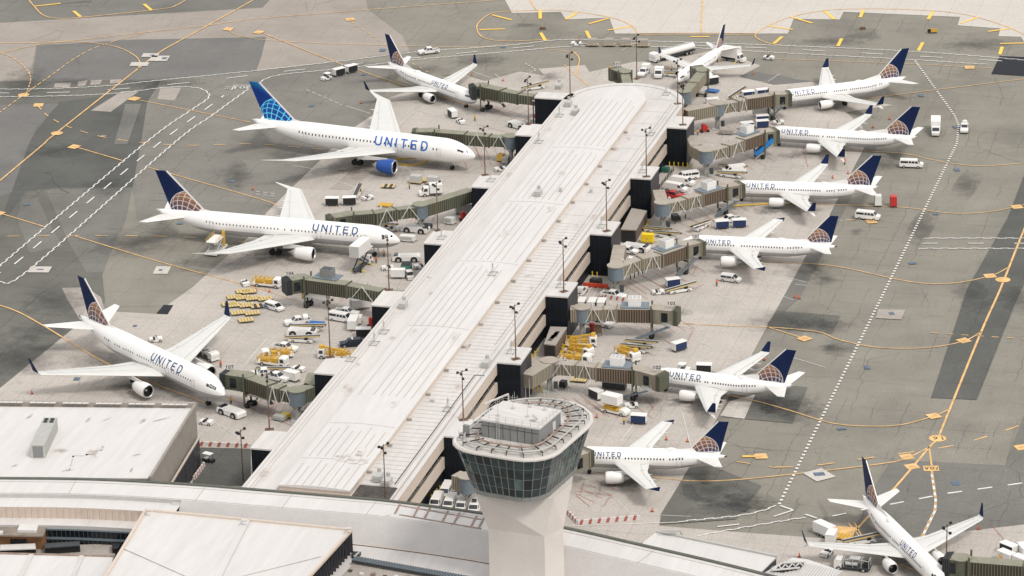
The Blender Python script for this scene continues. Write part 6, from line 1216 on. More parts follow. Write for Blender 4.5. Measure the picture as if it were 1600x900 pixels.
def mk_boxlift():
    o = root('catering_lift', 'lift truck'); MB().prof([(3.0, .45), (3.0, 1.0), (2.4, 1.5), (1.4, 1.5), (1.3, .85), (-3.0, .85), (-3.0, .45)], -1.0, 1.0).build('chassis', 'white', o); q = MB()
    for sg in (.8, -.8): q.bar((-2.6, sg, .9), (.8, sg, 2.2), .2); q.bar((.8, sg, .9), (-2.6, sg, 2.2), .2)
    q.build('scissor_lift', 'yel', o); MB().box(-2.9, 1.1, -1.1, 1.1, 2.25, 4.1).build('cargo_box', 'white', o); MB().box(-2.8, 1.0, -.9, .9, .9, 1.3).build('equipment', 'yel', o); wheels(o, (1.9, -1.9), .88, .42, .3); return o
def mk_trailer(color='white'):
    o = root('box_trailer', 'trailer'); MB().box(-2.2, 2.2, -1.0, 1.0, .55, 2.5, .03, .03).build('body', color, o); MB().box(-2.23, -2.2, -.85, .85, .65, 2.4).build('rear_door', 'lgrey' if color == 'white' else 'dsteel', o); q = MB().bar((2.2, 0, .55), (3.2, 0, .45), .1); q.build('tow_bar', 'dsteel', o); wheels(o, (.4, -.5), 1.0, .34, .22); return o
def mk_unit(color='white', l=2.8, h=1.5):
    o = root('ground_power_unit', 'power unit'); MB().box(-l / 2, l / 2, -.8, .8, .4, .4 + h, .06, .06).build('housing', color, o); MB().box(-l / 2 + .2, l / 2 - .6, -.83, -.79, .7, .2 + h).build('side_panel', 'lgrey' if color == 'white' else color, o); q = MB().bar((l / 2, 0, .45), (l / 2 + .8, 0, .35), .08); q.build('tow_bar', 'dsteel', o); wheels(o, (l / 2 - .5, -l / 2 + .5), .7, .28, .2); return o
def mk_pca():
    o = root('air_supply_unit', 'air unit'); q = MB().bar((-3.2, 0, 2.9), (3.2, 0, 3.1), 1.5, 1.4); q.build('housing', 'white', o); q = MB().path([(-2.8, -.2, 3.6), (-3.0, -.2, 4.3), (2.4, -.2, 4.5), (3.1, -.2, 4.0), (3.0, -.2, 3.2)], .28, 8); q.build('air_duct', 'white', o)
    q = MB().bar((-2.6, 0, 2.3), (-2.2, 0, .7), .3); q.bar((2.6, 0, 2.4), (3.6, 0, 1.5), .8, .2); q.bar((-2.9, .5, .6), (-1.5, .5, .6), .2); q.build('stand', 'dsteel', o)
    for dx in (-.4, .6): MB().tube((-2.3 + dx, -.5, .5), (-2.3 + dx, .5, .5), .5, n=12).build('wheel', 'tyre', o)
    MB().box(-3.3, -3.0, -.9, -.4, 1.8, 3.9).build('control_post', 'yel', o); return o
def mk_golf():
    o = root('golf_cart', 'golf cart'); MB().prof([(1.2, .3), (1.15, .85), (.5, .9), (.3, .45), (-.2, .45), (-.3, .85), (-1.2, .85), (-1.2, .3)], -.6, .6).build('body', 'black', o); MB().box(-.9, -.1, -.5, .5, .8, 1.0).build('seat', 'white', o); q = MB()
    for x, y in ((.6, .55), (.6, -.55), (-.9, .55), (-.9, -.55)): q.bar((x, y, .85), (x, y, 1.9), .05)
    q.build('roof_post', 'black', o); MB().box(-1.2, .8, -.65, .65, 1.9, 2.0, .08, .08).build('roof', 'white', o); wheels(o, (.85, -.85), .55, .26, .18); return o
def mk_dumpster():
    o = root('dumpster', 'dumpster'); MB().prof([(1.8, .1), (2.1, 1.5), (1.2, 1.9), (-1.6, 1.9), (-2.0, 1.2), (-1.7, .1)], -1.1, 1.1).build('bin', 'green', o); MB().box(-1.5, 1.1, -1.0, 1.0, 1.9, 1.98).build('lid', 'bellows', o); MB().box(-1.9, -1.0, 1.1, 2.2, .1, 1.3, .1, .1).build('side_bin', 'green', o); return o
def mk_cone():
    o = root('traffic_cone', 'cone'); MB().tube((0, 0, .05), (0, 0, .95), .2, .05, 10).build('cone', 'orange', o); MB().box(-.3, .3, -.3, .3, 0, .06).build('base', 'black', o); return o
def mk_bollard(c='yel2'):
    o = root('bollard', 'bollard'); MB().tube((0, 0, -.1), (0, 0, 1.15), .13, n=10).build('post', c, o); MB().tube((0, 0, 1.15), (0, 0, 1.24), .13, .05, 10).build('cap', c, o); return o
def mk_jersey(c='red'):
    o = root('barrier', 'barrier'); MB().prof([(0, 0), (1.9, 0), (1.9, .85), (0, .85)], -.28, .28).build('block', 'white' if c == 'white' else ('orange_b' if c == 'orange' else 'red'), o); return o
def mk_barrier2():
    o = root('striped_barrier', 'barrier'); MB().box(-1, 1, -.3, .3, 0, .85, .0, .12).build('block', 'roof2', o); q = MB().face((-.8, -.302, .03), (-.1, -.302, .03), (.25, -.20, .83), (-.45, -.20, .83)); q.face((-.35, -.17, .856), (.25, -.17, .856), (.25, .17, .856), (-.35, .17, .856)); q.build('red_stripe', 'red_p', o); return o
def mk_person(vest='hivis'):
    o = root('person', 'person')
    r_ = lambda x, y, z, a, b_: [(x + a * math.cos(k * math.pi / 4), y + b_ * math.sin(k * math.pi / 4), z) for k in range(8)]
    b = MB().rings([r_(0, 0, .82, .13, .19), r_(0, 0, 1.05, .12, .17), r_(0, 0, 1.35, .13, .23), r_(0, 0, 1.45, .08, .16), r_(0, 0, 1.5, .055, .06), r_(.02, 0, 1.56, .06, .06), r_(.02, 0, 1.62, .10, .08), r_(.02, 0, 1.72, .10, .08), r_(.02, 0, 1.79, .04, .04)])
    for sg in (1, -1):
        b.rings([r_(0, sg * .1, .86, .10, .10), r_(.04, sg * .11, .48, .07, .07), r_(-.02, sg * .11, .08, .05, .05), r_(.05, sg * .11, 0, .12, .05)]); b.rings([r_(0, sg * .24, 1.42, .055, .05), r_(.02, sg * .28, 1.12, .045, .045), r_(.10, sg * .27, .86, .035, .035), r_(.13, sg * .27, .76, .03, .03)])
    b.build('body', 'skin', o, smooth=True); MB().rings([r_(0, 0, .84, .15, .21), r_(0, 0, 1.1, .14, .19), r_(0, 0, 1.36, .15, .26), r_(0, 0, 1.46, .09, .17)]).build('vest', vest, o)
    q = MB()
    for sg in (1, -1): q.rings([r_(0, sg * .1, .9, .12, .12), r_(.04, sg * .11, .48, .085, .085), r_(-.02, sg * .11, .06, .07, .07)])
    q.build('trousers', 'cloth', o); MB().rings([r_(.01, 0, 1.70, .115, .095), r_(.01, 0, 1.78, .09, .08), r_(.01, 0, 1.81, .03, .03)]).build('cap', 'black', o); return o
BUILD = dict(pickup=mk_pickup, van=mk_van, suv=mk_suv, box=mk_box_truck, tug=mk_tug, tugr=mk_tug_roof, cart=mk_cart, dolly=mk_dolly, belt=mk_belt, push=mk_pushback, deicer=mk_deicer, tanker=mk_tanker, hydrant=mk_hydrant, loader=mk_loader, boxlift=mk_boxlift, trailer=mk_trailer, unit=mk_unit, pca=mk_pca, golf=mk_golf, dump=mk_dumpster, cone=mk_cone, bollard=mk_bollard, jersey=mk_jersey, stripe=mk_barrier2, person=mk_person)
GROUPS.update(pickup='pickup trucks on the ramp', van='vans on the ramp', suv='cars on the ramp', box='box trucks on the ramp', tug='baggage tugs', tugr='baggage tugs', cart='baggage carts', dolly='cargo dollies', belt='belt loaders', push='pushback tractors', deicer='yellow service trucks', hydrant='hydrant fuel trucks', trailer='box trailers', unit='ground power units', pca='air supply units', cone='orange cones on the ramp', bollard='yellow bollards', stripe='red and white barriers', person='ramp workers')
PK, VP, VC, VM = ('pickup',), ('van', 'passenger'), ('van', 'cargo'), ('van', 'mini')
for key, u, v, du, dv, lb in (
    (PK, 670, 79, -40, 5, 'white pickup with dark open bed driving on the far service road'),
    (('pickup', 'white', True, 'box'), 1006, 112, -22, 20, 'white pickup with a tall box load left of the commuter jet nose'),
    (('tugr',), 549 - 39, 120, -40, 10, 'covered white tug pulling two carts above the blue engine jet'),
    (('cart', 'black'), 529.5, 113.5, -40, 10, 'front cart of the pair pulled above the blue engine jet'), (('cart', 'black'), 549, 108.5, -40, 10, 'rear cart of the pair pulled above the blue engine jet'),
    (('tug',), 901, 66, -30, 0, 'tug with a red vested driver pulling four loaded dollies'),
    (('dolly', 'wood', 'asphalt_pale'), 926, 67, 30, 0, 'loaded dolly right behind the tug on the far road'), (('dolly', 'wood', 'asphalt_pale'), 952, 67, 30, 0, 'second loaded dolly behind the far road tug'), (('dolly', 'wood', 'asphalt_pale'), 978, 67, 30, 0, 'third loaded dolly behind the far road tug'), (('dolly', 'wood', 'asphalt_pale'), 1005, 68, 30, 0, 'last loaded dolly of the far road train, behind a light mast'),
    (('tanker',), 1055, 84, -60, 16, 'long white fuel tanker truck left of the commuter jet tail'),
    (('box', 1.8, 1.6), 1030, 114, -8, 22, 'small white box truck facing the camera beside the commuter jet nose'),
    (('belt',), 1053, 115, 30, 3, 'belt loader reaching for the front of the commuter jet'), (('box', 4.4, 2.6, 'white', .35), 1147, 91, 30, 5, 'white box truck behind the wing of the commuter jet'),
    (('tug',), 1201, 88, 30, 3, 'tug with driver alone on the asphalt right of the commuter jet'), (('box', 5.2, 2.4), 1462, 203, 0, 30, 'white box truck facing the camera on the right taxiway'), (('pickup', 'white', True, 'tank'), 1507, 199, -2, 30, 'white pickup with a tank load on the dotted line at right'),
    (VP, 1424, 256, 30, 1, 'white window van at right, the upper of the two beside the jets'), (VP, 1356, 337, 30, 3, 'white window van at right, the lower of the two beside the jets'),
    (('unit', 'white', 2.0, 2.3), 1372, 316, 4, 20, 'white upright box standing behind a jet tail'), (('unit', 'red', 2.0, 2.3), 1396, 317, 4, 20, 'red upright box standing behind a jet tail'),
    (('van', 'mini', 'roof2'), 1141, 434, 30, 4, 'white minivan alone below the bridge stairs'), (('tug',), 1028, 454, 30, -2, 'white tug parked left of the navy cart and belt loader'), (('cart', 'navy'), 1051, 443, 30, -4, 'navy curtained cart behind the belt loader in mid ramp'), (('belt',), 1062, 451, 35, -6, 'belt loader in front of the navy cart in mid ramp'),
    (PK, 1140, 342, -30, 5, 'white pickup parked behind two navy carts at the stairs'), (('cart', 'navy'), 1128, 352, 30, -2, 'left one of the two navy carts by the stair foot'), (('cart', 'navy'), 1155, 350, 30, -1, 'right one of the two navy carts by the stair foot'),
    (VP, 1074, 275, -30, 4, 'white window van, rearmost of the three beside the gate block'), (VC, 1067, 283.5, 30, 4, 'plain white cargo van, middle of the three beside the gate block'), (VC, 1056, 293, 30, 5, 'white van in front of the others, right behind the red pickup'), (('pickup', 'red'), 1052, 304, 30, 4, 'red pickup squeezed beside the bridge corridor'),
    (VC, 1147, 265, -30, 3, 'white cargo van parked behind a belt loader below the blue stairs'), (('belt',), 1142, 272, 30, 4, 'belt loader in front of the cargo van below the blue stairs'), (('belt',), 1143, 261, 30, 5, 'belt loader behind the cargo van below the blue stairs'),
    (('cart', 'navy'), 1167, 198, 30, -3, 'navy cart just behind the white roof box of a bridge'), (('cart', 'navy'), 1191, 187, 30, -2, 'upper navy cart between the two top right bridges'), (('cart', 'navy'), 1191, 195, 30, -2, 'lower navy cart between the two top right bridges'), (('trailer',), 1190, 177, 25, -2, 'white trailer under the topmost right bridge'),
    (('unit', 'asphalt_pale', 3.6, 1.0), 1135, 205, 30, 1, 'pale cart of equipment beside the rotunda column'), (('unit', 'white', 3.4, 1.2), 1113, 157, 30, -3, 'white sheeted unit behind the top brown corridor'), (('dolly', 'blue'), 1113, 139, 30, 4, 'blue dolly beside the beige bent bridge'),
    (('cart', 'navy'), 1169, 149, 30, -3, 'navy cart behind the topmost right bridge'), (('cart', 'navy'), 1191, 146, 30, -3, 'navy cart nearest the cab of the topmost right bridge'), (('belt',), 1152, 147, 30, -14, 'belt loader tilted behind the topmost right bridge'), (('tug',), 1216, 189, 30, -2, 'tug under the cab of the topmost right bridge'),
    (('unit', 'yel2', 2.9, 1.9), 1012, 374, 30, 2, 'bright yellow power unit beside the brown hut'), (('push',), 993, 386, 30, 4, 'white tractor between the yellow unit and the bridge corridor'), (('suv', 'white'), 981, 390, 30, 5, 'white car tucked behind the bridge corridor'), (('tug',), 979, 402, 30, 2, 'tug with black seat in the corner behind the corridor'),
    (('belt',), 1040, 366, 32, 6, 'belt loader behind the white box of the upper middle bridge'), (('belt',), 1025, 359, 32, 6, 'belt loader beside the yellow power unit'),
    (PK, 958, 460, 30, 5, 'white crew pickup in front of the red striped barrier'), (PK, 938, 504, 30, 5, 'white pickup under the empty bridge beside red gear'), (PK, 907, 455, 12, -14, 'white pickup half hidden beside the gate block'),
    (('cart', 'black'), 909, 476, 6, -14, 'left one of three white carts behind the empty bridge'), (('cart', 'black'), 925.5, 476.5, 6, -14, 'middle one of three white carts behind the empty bridge'), (('cart', 'black'), 940, 477, 6, -14, 'right one of three white carts behind the empty bridge'),
    (('deicer',), 908, 535, 30, 0, 'upper yellow boom truck beside the burnt roof hut'), (('deicer',), 904, 549, 30, 8, 'white cabbed yellow truck in front of the other boom truck'), (('deicer', False), 899, 561, 30, 4, 'small yellow truck lowest of the three by the hut'),
    (('belt',), 1000, 536, 34, 6, 'belt loader nearest the stairs of the empty bridge'), (('belt',), 992, 543, 34, 7, 'second belt loader below the empty bridge'), (('deicer',), 980, 554, 30, 14, 'yellow boom loader behind the bridge above the tower'), (('cart', 'navy'), 1061, 542, 26, -8, 'navy cart standing alone in mid ramp'),
    (('cart', 'black'), 931, 617, 22, 10, 'white cart left of the raised box near the tower'), (('boxlift',), 962, 640, 30, 7, 'raised white box on a yellow lift near the tower'), (('tug',), 987, 631, -30, 2, 'tug just right of the raised white box'), (('cart', 'navy'), 998, 656, -30, -2, 'cart with dark curtain below the raised white box'),
    (('tugr',), 1068, 575, 20, 2, 'covered tug behind the short winglet jet'), (('cart', 'black'), 1100, 577, 28, 1, 'white cart behind the short winglet jet'),
    (('trailer',), 1288, 830, 26, 12, 'white box trailer left of the bottom right jet'), (('cart', 'black', True), 1299, 841, -8, 14, 'white boxed cart in front of the trailer at bottom right'), (('dolly', 'yel'), 1317, 835, 30, 5, 'yellow dolly between the boxes and belt loader at bottom right'), (('belt',), 1346, 843, 34, -4, 'belt loader at the hold of the bottom right jet'), (('tug',), 1292, 861, -16, 12, 'tug under the wing of the bottom right jet'), (('hydrant',), 1332, 883, -40, -4, 'pipe laden fuel truck beside the engine at bottom right'),
    (('cart', 'black'), 1576, 859, 22, 9, 'black fronted cart at the right edge near the bottom'), (('cart', 'black', True), 1572, 872, 22, 9, 'white boxed cart just behind the bottom right bridge'), (('cart', 'black', True), 1600, 862, 10, 12, 'cart cut off by the right edge'), (('cart', 'black', True), 1596, 880, 22, 9, 'white boxed cart behind the bridge at the right edge'),
    (('cart', 'black'), 707, 178.5, 16, 12, 'cart alone on the concrete left of the pier'), (('tug',), 720, 187.5, 16, 10, 'tug hitched to the cart on the concrete left of the pier'), (('push',), 810, 195, 30, 8, 'white tractor parked near the pier top left'), (('belt',), 835, 135, 34, -5, 'belt loader behind the black wall'),
    (('tug',), 782, 262, -24, 3, 'white tug below the dark bridge column near the pier'), (('dolly', 'wood', 'lgrey'), 650, 281, 30, 3, 'wrapped cargo on the left wooden dolly'), (('dolly', 'wood', 'lgrey'), 677, 283, 30, 3, 'wrapped cargo on the dolly right beside the light mast'), (('dolly', 'wood'), 659, 278, 30, 3, 'bare wooden dolly between the two wrapped loads'),
    (('box', 3.0, 2.1), 676, 300, -30, 2, 'small white truck behind the light mast'), (('dolly', 'stripe'), 607, 288, 30, 1, 'striped wooden dolly alone in mid ramp'), (('dolly', 'yel'), 602, 317, 30, 2, 'flat yellow dolly above the bent green bridge'), (('tug',), 574, 307, 22, -5, 'white tug right of the two black curtained carts'),
    (('belt',), 558, 301, 16, -26, 'belt loader pointing away beside the white tug'), (('cart', 'black'), 519, 316, 30, 0, 'left one of two black curtained carts above the raked wing jet'), (('cart', 'black'), 546, 315, 30, -1, 'right one of two black curtained carts above the raked wing jet'),
    (('belt',), 598, 352, 30, 6, 'brown belt loader just behind the raked wing jet nose'), (('tug',), 614, 355, 26, 2, 'tug between the jet nose and the white units'), (('push',), 649, 357, 28, 3, 'white tractor with bent duct behind the unit at left gate'), (('unit', 'white', 3.6, 1.2), 637, 372, 30, 2, 'white power unit in front of the white tractor'),
    (('push',), 636, 402, -30, 0, 'big white tractor right of the catering truck'), (('tug',), 606, 416, -30, 3, 'white tug passing the light mast below the jet nose'), (('cart', 'black', True), 622, 429, 30, 0, 'white box cart next to the green dumpster'), (('tugr',), 640, 430, 10, 14, 'covered tug next to the white box cart'), (('tug',), 657, 414, -24, 2, 'tug half hidden behind the roof edge of a gate block'), (('unit', 'lgrey', 4.2, 2.0), 724, 328, 26, -3, 'grey cabinet in the corner under the bent bridge'),
    (('tug',), 383, 440, 10, 14, 'tug above the rows of yellow dollies'), (('deicer', False), 417, 442, 30, 3, 'white truck with yellow rack left of the open bridge mouth'), (VM, 428, 478, 30, 9, 'white minivan with blue side markings by the yellow dollies'),
    (PK, 541, 487, 28, 4, 'white pickup behind the window van at the left ramp'), (VP, 533, 496, 30, 5, 'white window van right of the light mast'), (('trailer',), 563, 477, 26, -4, 'white trailer under the empty green bridge'), (('trailer',), 552, 507, -6, 14, 'white trailer in front of the window van'), (('cart', 'black'), 568, 521, 28, 0, 'black sided cart with white top under the roof edge'), (('suv', 'dblue'), 549, 535, -30, 2, 'dark navy patrol car beside the black sided cart'),
    (('pickup', 'white', True, 'tank'), 465, 501, -30, 4, 'white pickup with round tank load'), (('unit', 'blue', 3.4, .6), 495, 504, -30, -2, 'low cart with a blue cover behind the tank pickup'), (('push',), 471, 518, 30, 1, 'white tractor between the belt loaders in the left rows'), (('belt',), 481, 511, 34, 3, 'belt loader behind the white tractor in the left rows'), (('belt',), 470, 529, 34, 2, 'belt loader below the white tractor in the left rows'), (PK, 445, 542, 30, 5, 'white crew pickup below the belt loaders in the left rows'),
    (('deicer', False), 434, 554, -30, 3, 'yellow rack truck just below the white pickup, left rows'), (('deicer', False), 426, 565, 30, 4, 'yellow rack truck, the lower of the pair in left rows'), (('deicer',), 522, 554, -30, -2, 'white cabbed boom truck next to the mast on the gate roof'), (('unit', 'yel', 2.6, 1.0), 547, 553, 30, 0, 'low yellow unit beside the pier wall'), (('belt',), 424, 578, 34, 4, 'belt loader behind the dark docked bridge'), (PK, 432, 588, 28, 6, 'white pickup partly behind the dark docked bridge'), (PK, 412, 582, -28, 2, 'white pickup left of the belt loader by the dark bridge'),
    (('push',), 362, 643, -28, -10, 'big white tractor below the nose of the winglet jet'), (('tug',), 322, 657, 26, 4, 'white tug beside the corner of the stained roof'), (('golf',), 326, 716, 16, 4, 'golf cart with white roof on the dark yard'), (('tug',), 243, 528, 26, -2, 'lone white tug behind the winglet jet'), (('hydrant',), 323, 554, 26, 12, 'fuel truck under the far wing of the winglet jet'),
    (VP, 697, 767, -12, 22, 'white van at left in the back row beside the tower'), (VP, 716, 770, -12, 22, 'white van at right in the back row beside the tower'), (VC, 682, 784, -12, 22, 'first van of the front row behind the gutter'), (VC, 703, 786, -12, 22, 'second van of the front row behind the gutter'), (VC, 722, 789, -10, 22, 'third van of the front row behind the gutter'), (VC, 742, 792, -10, 22, 'last van of the front row, against the tower'),
    (('unit', 'white', 2.6, 1.0), 836, 188, 20, 3, 'white unit beside the stair tower feet'),
    (('loader', 3.2), 338, 388, 20, -18, 'cargo loader with yellow rails at the rear of the raked wing jet'), (('dump',), 635, 418, 6, -18, 'dark green dumpster between tugs beside the pier')):
    place(key, u, v, du, dv, lb)
for i, (u, v) in enumerate(((380, 452), (366, 461), (379, 462), (395, 463), (414, 463.5), (358, 472), (367, 473.5), (385, 474), (403, 475), (372, 485.5), (394, 486), (384, 497))):
    lb = ('top dolly of the yellow rows, below the small tug', 'leftmost dolly in the second yellow row', 'second dolly from left in the second yellow row', 'third dolly from left in the second yellow row', 'rightmost dolly in the second yellow row', 'leftmost dolly in the third yellow row', 'second dolly from left in the third yellow row', 'third dolly from left in the third yellow row', 'dark wooden dolly at the right of the third row', 'left dolly of the pair in the fourth yellow row', 'right dolly of the pair in the fourth yellow row', 'lowest dolly alone under the yellow rows')[i]
    place(('dolly', 'wood' if i != 8 else 'stripe'), u, v, 30, -3, lb)
place(('dolly', 'wood'), 389, 452.5, 30, -3, 'top right dolly of the yellow rows, touching the top one')
# catering truck with its box raised to the forward door of the raked wing jet
p0, p1 = G(553, 425, .8), G(584, 399, .8); spawn(('box', 6.0, 2.7, 'white', 3.0), 'catering truck with its white box raised to the open jet door', ((p0.x + p1.x) / 2, (p0.y + p1.y) / 2, GZ), math.atan2((p1 - p0).y, (p1 - p0).x), 'catering trucks')
place(('pca',), 494, 461, 30, 6, 'white air unit on wheels with a looping pipe at the open bridge', 2.9); place(('pca',), 405, 616, 30, 9, 'white air unit hanging under the dark docked bridge', 2.9); place(('pca',), 773, 158, 30, 8, 'white air unit on wheels by the small jet nose', 2.4)
# cones
for u, v, lb in ((564, 162, 'cone above the far wingtip of the blue engine jet'), (737, 119, 'cone left of the dark green bridge'), (786, 127, 'cone above the dark green bridge'), (1177, 117, 'cone right of the commuter jet on dark asphalt'), (1390, 187, 'upper cone left of the box truck'), (1364, 200, 'lower cone left of the box truck'), (1301, 279, 'cone left of a jet fin in the right row'), (1325, 272, 'cone between two jets in the right row'), (1242, 466, 'left cone of the close pair on the apron edge'), (1249, 467, 'right cone of the close pair on the apron edge'),
                 (395, 297, 'cone left of the raked wing jet tail wing'), (342, 515, 'cone under the far winglet'), (50, 616, 'cone alone behind the stained roof'), (932, 653, 'cone below the raised white box'), (1041, 688, 'cone above the jet beside the tower, left'), (1074, 691, 'cone above the jet beside the tower, right'), (1019, 800, 'cone on the apron right of the tower'), (1529, 828, 'tall cone right of the bottom jet winglet'), (1249, 871, 'cone behind the truss passage'), (1194, 563, 'cone beside the far wing of the short winglet jet'), (400, 455, 'cone between the top dollies'), (421, 457, 'cone right of the top dollies'), (1273, 300, 'cone by the near wingtip in the right row')):
    p = G(u, v); spawn(('cone',), lb, (p.x, p.y, GZ), 0)
# bollards
def row(u0, v0, u1, v1, n_, lb, c='yel2'):
    for k in range(n_): p = G(u0 + (u1 - u0) * k / max(1, n_ - 1), v0 + (v1 - v0) * k / max(1, n_ - 1)); spawn(('bollard', c), lb, (p.x, p.y, 0), 0, lb)
row(1046, 260, 1081, 262, 6, 'yellow bollards in front of the second gate block from the top right')
row(918, 431, 933, 433, 3, 'three yellow bollards in front of the middle gate block'); row(1006, 372, 1012, 351, 5, 'yellow bollards along the side of the upper brown hut'); row(903, 452, 906, 438, 4, 'yellow bollards at the gate block above the pickup')
row(857, 560, 876, 562, 3, 'yellow bollards in front of the burnt roof hut'); row(875, 561, 883, 535, 6, 'yellow bollards along the side of the burnt roof hut'); row(831, 561, 840, 553, 3, 'yellow bollards left of the burnt roof hut')
row(669, 786, 706, 750, 9, 'yellow bollards in a line beside the parked vans'); row(826, 612, 846, 612, 4, 'yellow bollards under the corridor above the tower')
row(1031, 295, 1052, 268, 10, 'dark posts in a line between the gate block and the three vans', 'dsteel'); row(1055, 350, 1071, 342, 3, 'dark posts under the bridge beside the white corridor end', 'dsteel'); row(985, 437, 1004, 428, 4, 'dark posts under the bridge behind the white pickup', 'dsteel')
for key, u, v, du, dv, lb in ((('unit', 'green', 1.8, .9), 1040, 264, 20, 2, 'small dark green unit in the corner by the second gate block'), (('unit', 'dsteel', 2.2, 1.0), 1055, 338, 10, 10, 'dark unit under the bridge beside the red pickup'), (('unit', 'dsteel', 2.6, 1.2), 931, 440, 20, 3, 'dark equipment pile behind the orange red barrier'), (('unit', 'dsteel', 2.4, 1.0), 1131, 232, 20, 3, 'dark unit under the bridge with the blue stairs'), (('unit', 'yel2', 1.6, 1.0), 836, 598, 16, 4, 'small yellow unit under the bent corridor above the tower'), (('unit', 'black', 1.4, 1.2), 880, 600, 16, 2, 'small black unit on the ramp above the tower'),
    (('unit', 'steel', 2.6, 1.4), 791, 250, 14, -14, 'grey stair unit at the dark corner below the blue engine jet bridge'), (('unit', 'yel', 1.8, 1.6), 783, 247, 12, -10, 'yellow stand beside the grey stair unit near the pier'), (('unit', 'white', 2.4, 1.4), 703, 345, 16, 2, 'white unit near the corner of the long bent bridge'), (('unit', 'black', 3.6, .9), 663, 352, 20, 2, 'black unit beneath the rotunda of the bent green bridge'), (('tug',), 586, 355, 24, 3, 'tug left of the brown belt loader behind the jet nose'),
    (('unit', 'steel', 2.6, .8), 437, 651, 16, 4, 'steel stand on the ground right of the big tractor'), (('unit', 'yel2', 1.6, .8), 446, 648, 14, 4, 'yellow wheeled cart under the rotunda of the docked dark bridge'), (('cart', 'black'), 1113, 127, 22, -3, 'cart hidden behind the beige bent bridge'), (('tug',), 1128, 290, 24, 2, 'tug behind the white roof box of the bridge beside the red pickup'), (('belt',), 1096, 352, -28, 14, 'belt loader parked under the cab beside the two navy carts'),
    (('cart', 'black', True), 456, 589, 24, 6, 'white boxed cart behind the dark docked bridge'), (('unit', 'white', 2.6, 1.3), 560, 499, -6, 14, 'white unit left of the orange gear at the black gate wall'), (('tug',), 466, 574, 22, 4, 'tug right of the belt loader behind the dark docked bridge'), (('dolly', 'wood'), 905, 590, 26, 2, 'dolly on the ramp behind the bridge above the tower'), (('unit', 'dsteel', 5.0, 1.2), 960, 602, 30, 3, 'long dark unit under the bridge just above the tower')):
    place(key, u, v, du, dv, lb)
# striped barriers
def brow(u0, v0, u1, v1, n_, lb):
    a, c_ = G(u0, v0), G(u1, v1); an = math.atan2((c_ - a).y, (c_ - a).x)
    for k in range(n_): p = a.lerp(c_, (k + .5) / n_); o = spawn(('stripe',), lb, (p.x, p.y, 0), an, lb); o.scale = ((c_ - a).length / n_ / 2.02, 1, 1.15)
brow(310, 697, 393, 700, 6, 'red and white barriers between the stained roof building and the pier'); brow(303, 751, 319, 729, 5, 'red and white barriers along the dark yard edge'); brow(887, 803, 903, 820, 4, 'red and white barriers running to the tower foot'); brow(903, 820, 1000, 812, 7, 'red and white barriers along the bottom apron edge'); brow(943, 466, 980, 472, 4, 'red and white barriers in front of the white crew pickup')
p, q_ = G(911, 448), G(950, 451); t = thing('orange_barrier', 'long orange red barrier beside the gate block above the pickup', 'barrier', (p.x, p.y, 0)); b = MB(); b.bar(p + Vector((0, 0, .5)), q_ + Vector((0, 0, .5)), .5, 1.0); b.build('panels', 'orange_b', t, world=True)
b = MB()
for k in range(5): x = p.lerp(q_, k / 4); b.box(x.x - .3, x.x + .3, x.y - .5, x.y + .5, 0, .15)
b.build('feet', 'black', t, world=True)
# red fire equipment
def fire(u, v, lb):
    p = G(u, v); t = thing('fire_extinguisher_cart', lb, 'fire equipment', (p.x, p.y, GZ), .3, 'red fire equipment'); MB().tube((0, 0, .5), (0, 0, 2.2), .55, n=12).build('tank', 'red', t); MB().tube((1.0, .3, .4), (1.0, .3, 1.6), .4, n=12).build('tank', 'orange_b', t); MB().bar((-.8, 0, .4), (1.6, 0, .4), .8, .12).build('frame', 'red', t)
    for x in (-.5, 1.2): MB().tube((x, -.6, .3), (x, .6, .3), .3, n=10).build('wheel', 'tyre', t)
fire(1099, 207, 'red tanks beside the topmost right gate column'); fire(925, 520, 'red gear under the empty bridge'); fire(723, 345, 'red gear in the corner by the long bent bridge'); fire(838, 192, 'red gear at the foot of the stair tower'); fire(580, 512, 'red and orange gear at the black gate wall')
p = G(934, 526); t = thing('brown_kiosk', 'small brown box on legs beside the red gear', 'kiosk', (p.x, p.y, GZ)); MB().box(-.9, .9, -.7, .7, 1.0, 2.4, .1, .1).build('box', 'rust', t)
for x in (-.8, .8): MB().bar((x, 0, 0), (x, 0, 1.0), .12).build('leg', 'dsteel', t)
# hoses and chocks under the big jet
t = thing('fuel_hose', 'yellow hose curving under the jet with the blue engine', 'hose', G(640, 258).xy.to_3d()); MB().path([G(603, 247, .3), G(615, 254, .2), G(640, 259, .2), G(660, 255, .2), G(672, 248, .2)], .22, 6).build('hose', 'hose', t, world=True); MB().path([G(615, 249, .8), G(650, 247, .8)], .22, 6).build('upper_hose', 'hose', t, world=True)
t = thing('preheat_hose', 'long yellow hose on the ground under the middle right jet', 'hose', G(1170, 321).xy.to_3d()); MB().path([G(1145, 322, .3), G(1200, 318, .3), G(1240, 316, .3)], .2, 6).build('hose', 'hose', t, world=True)
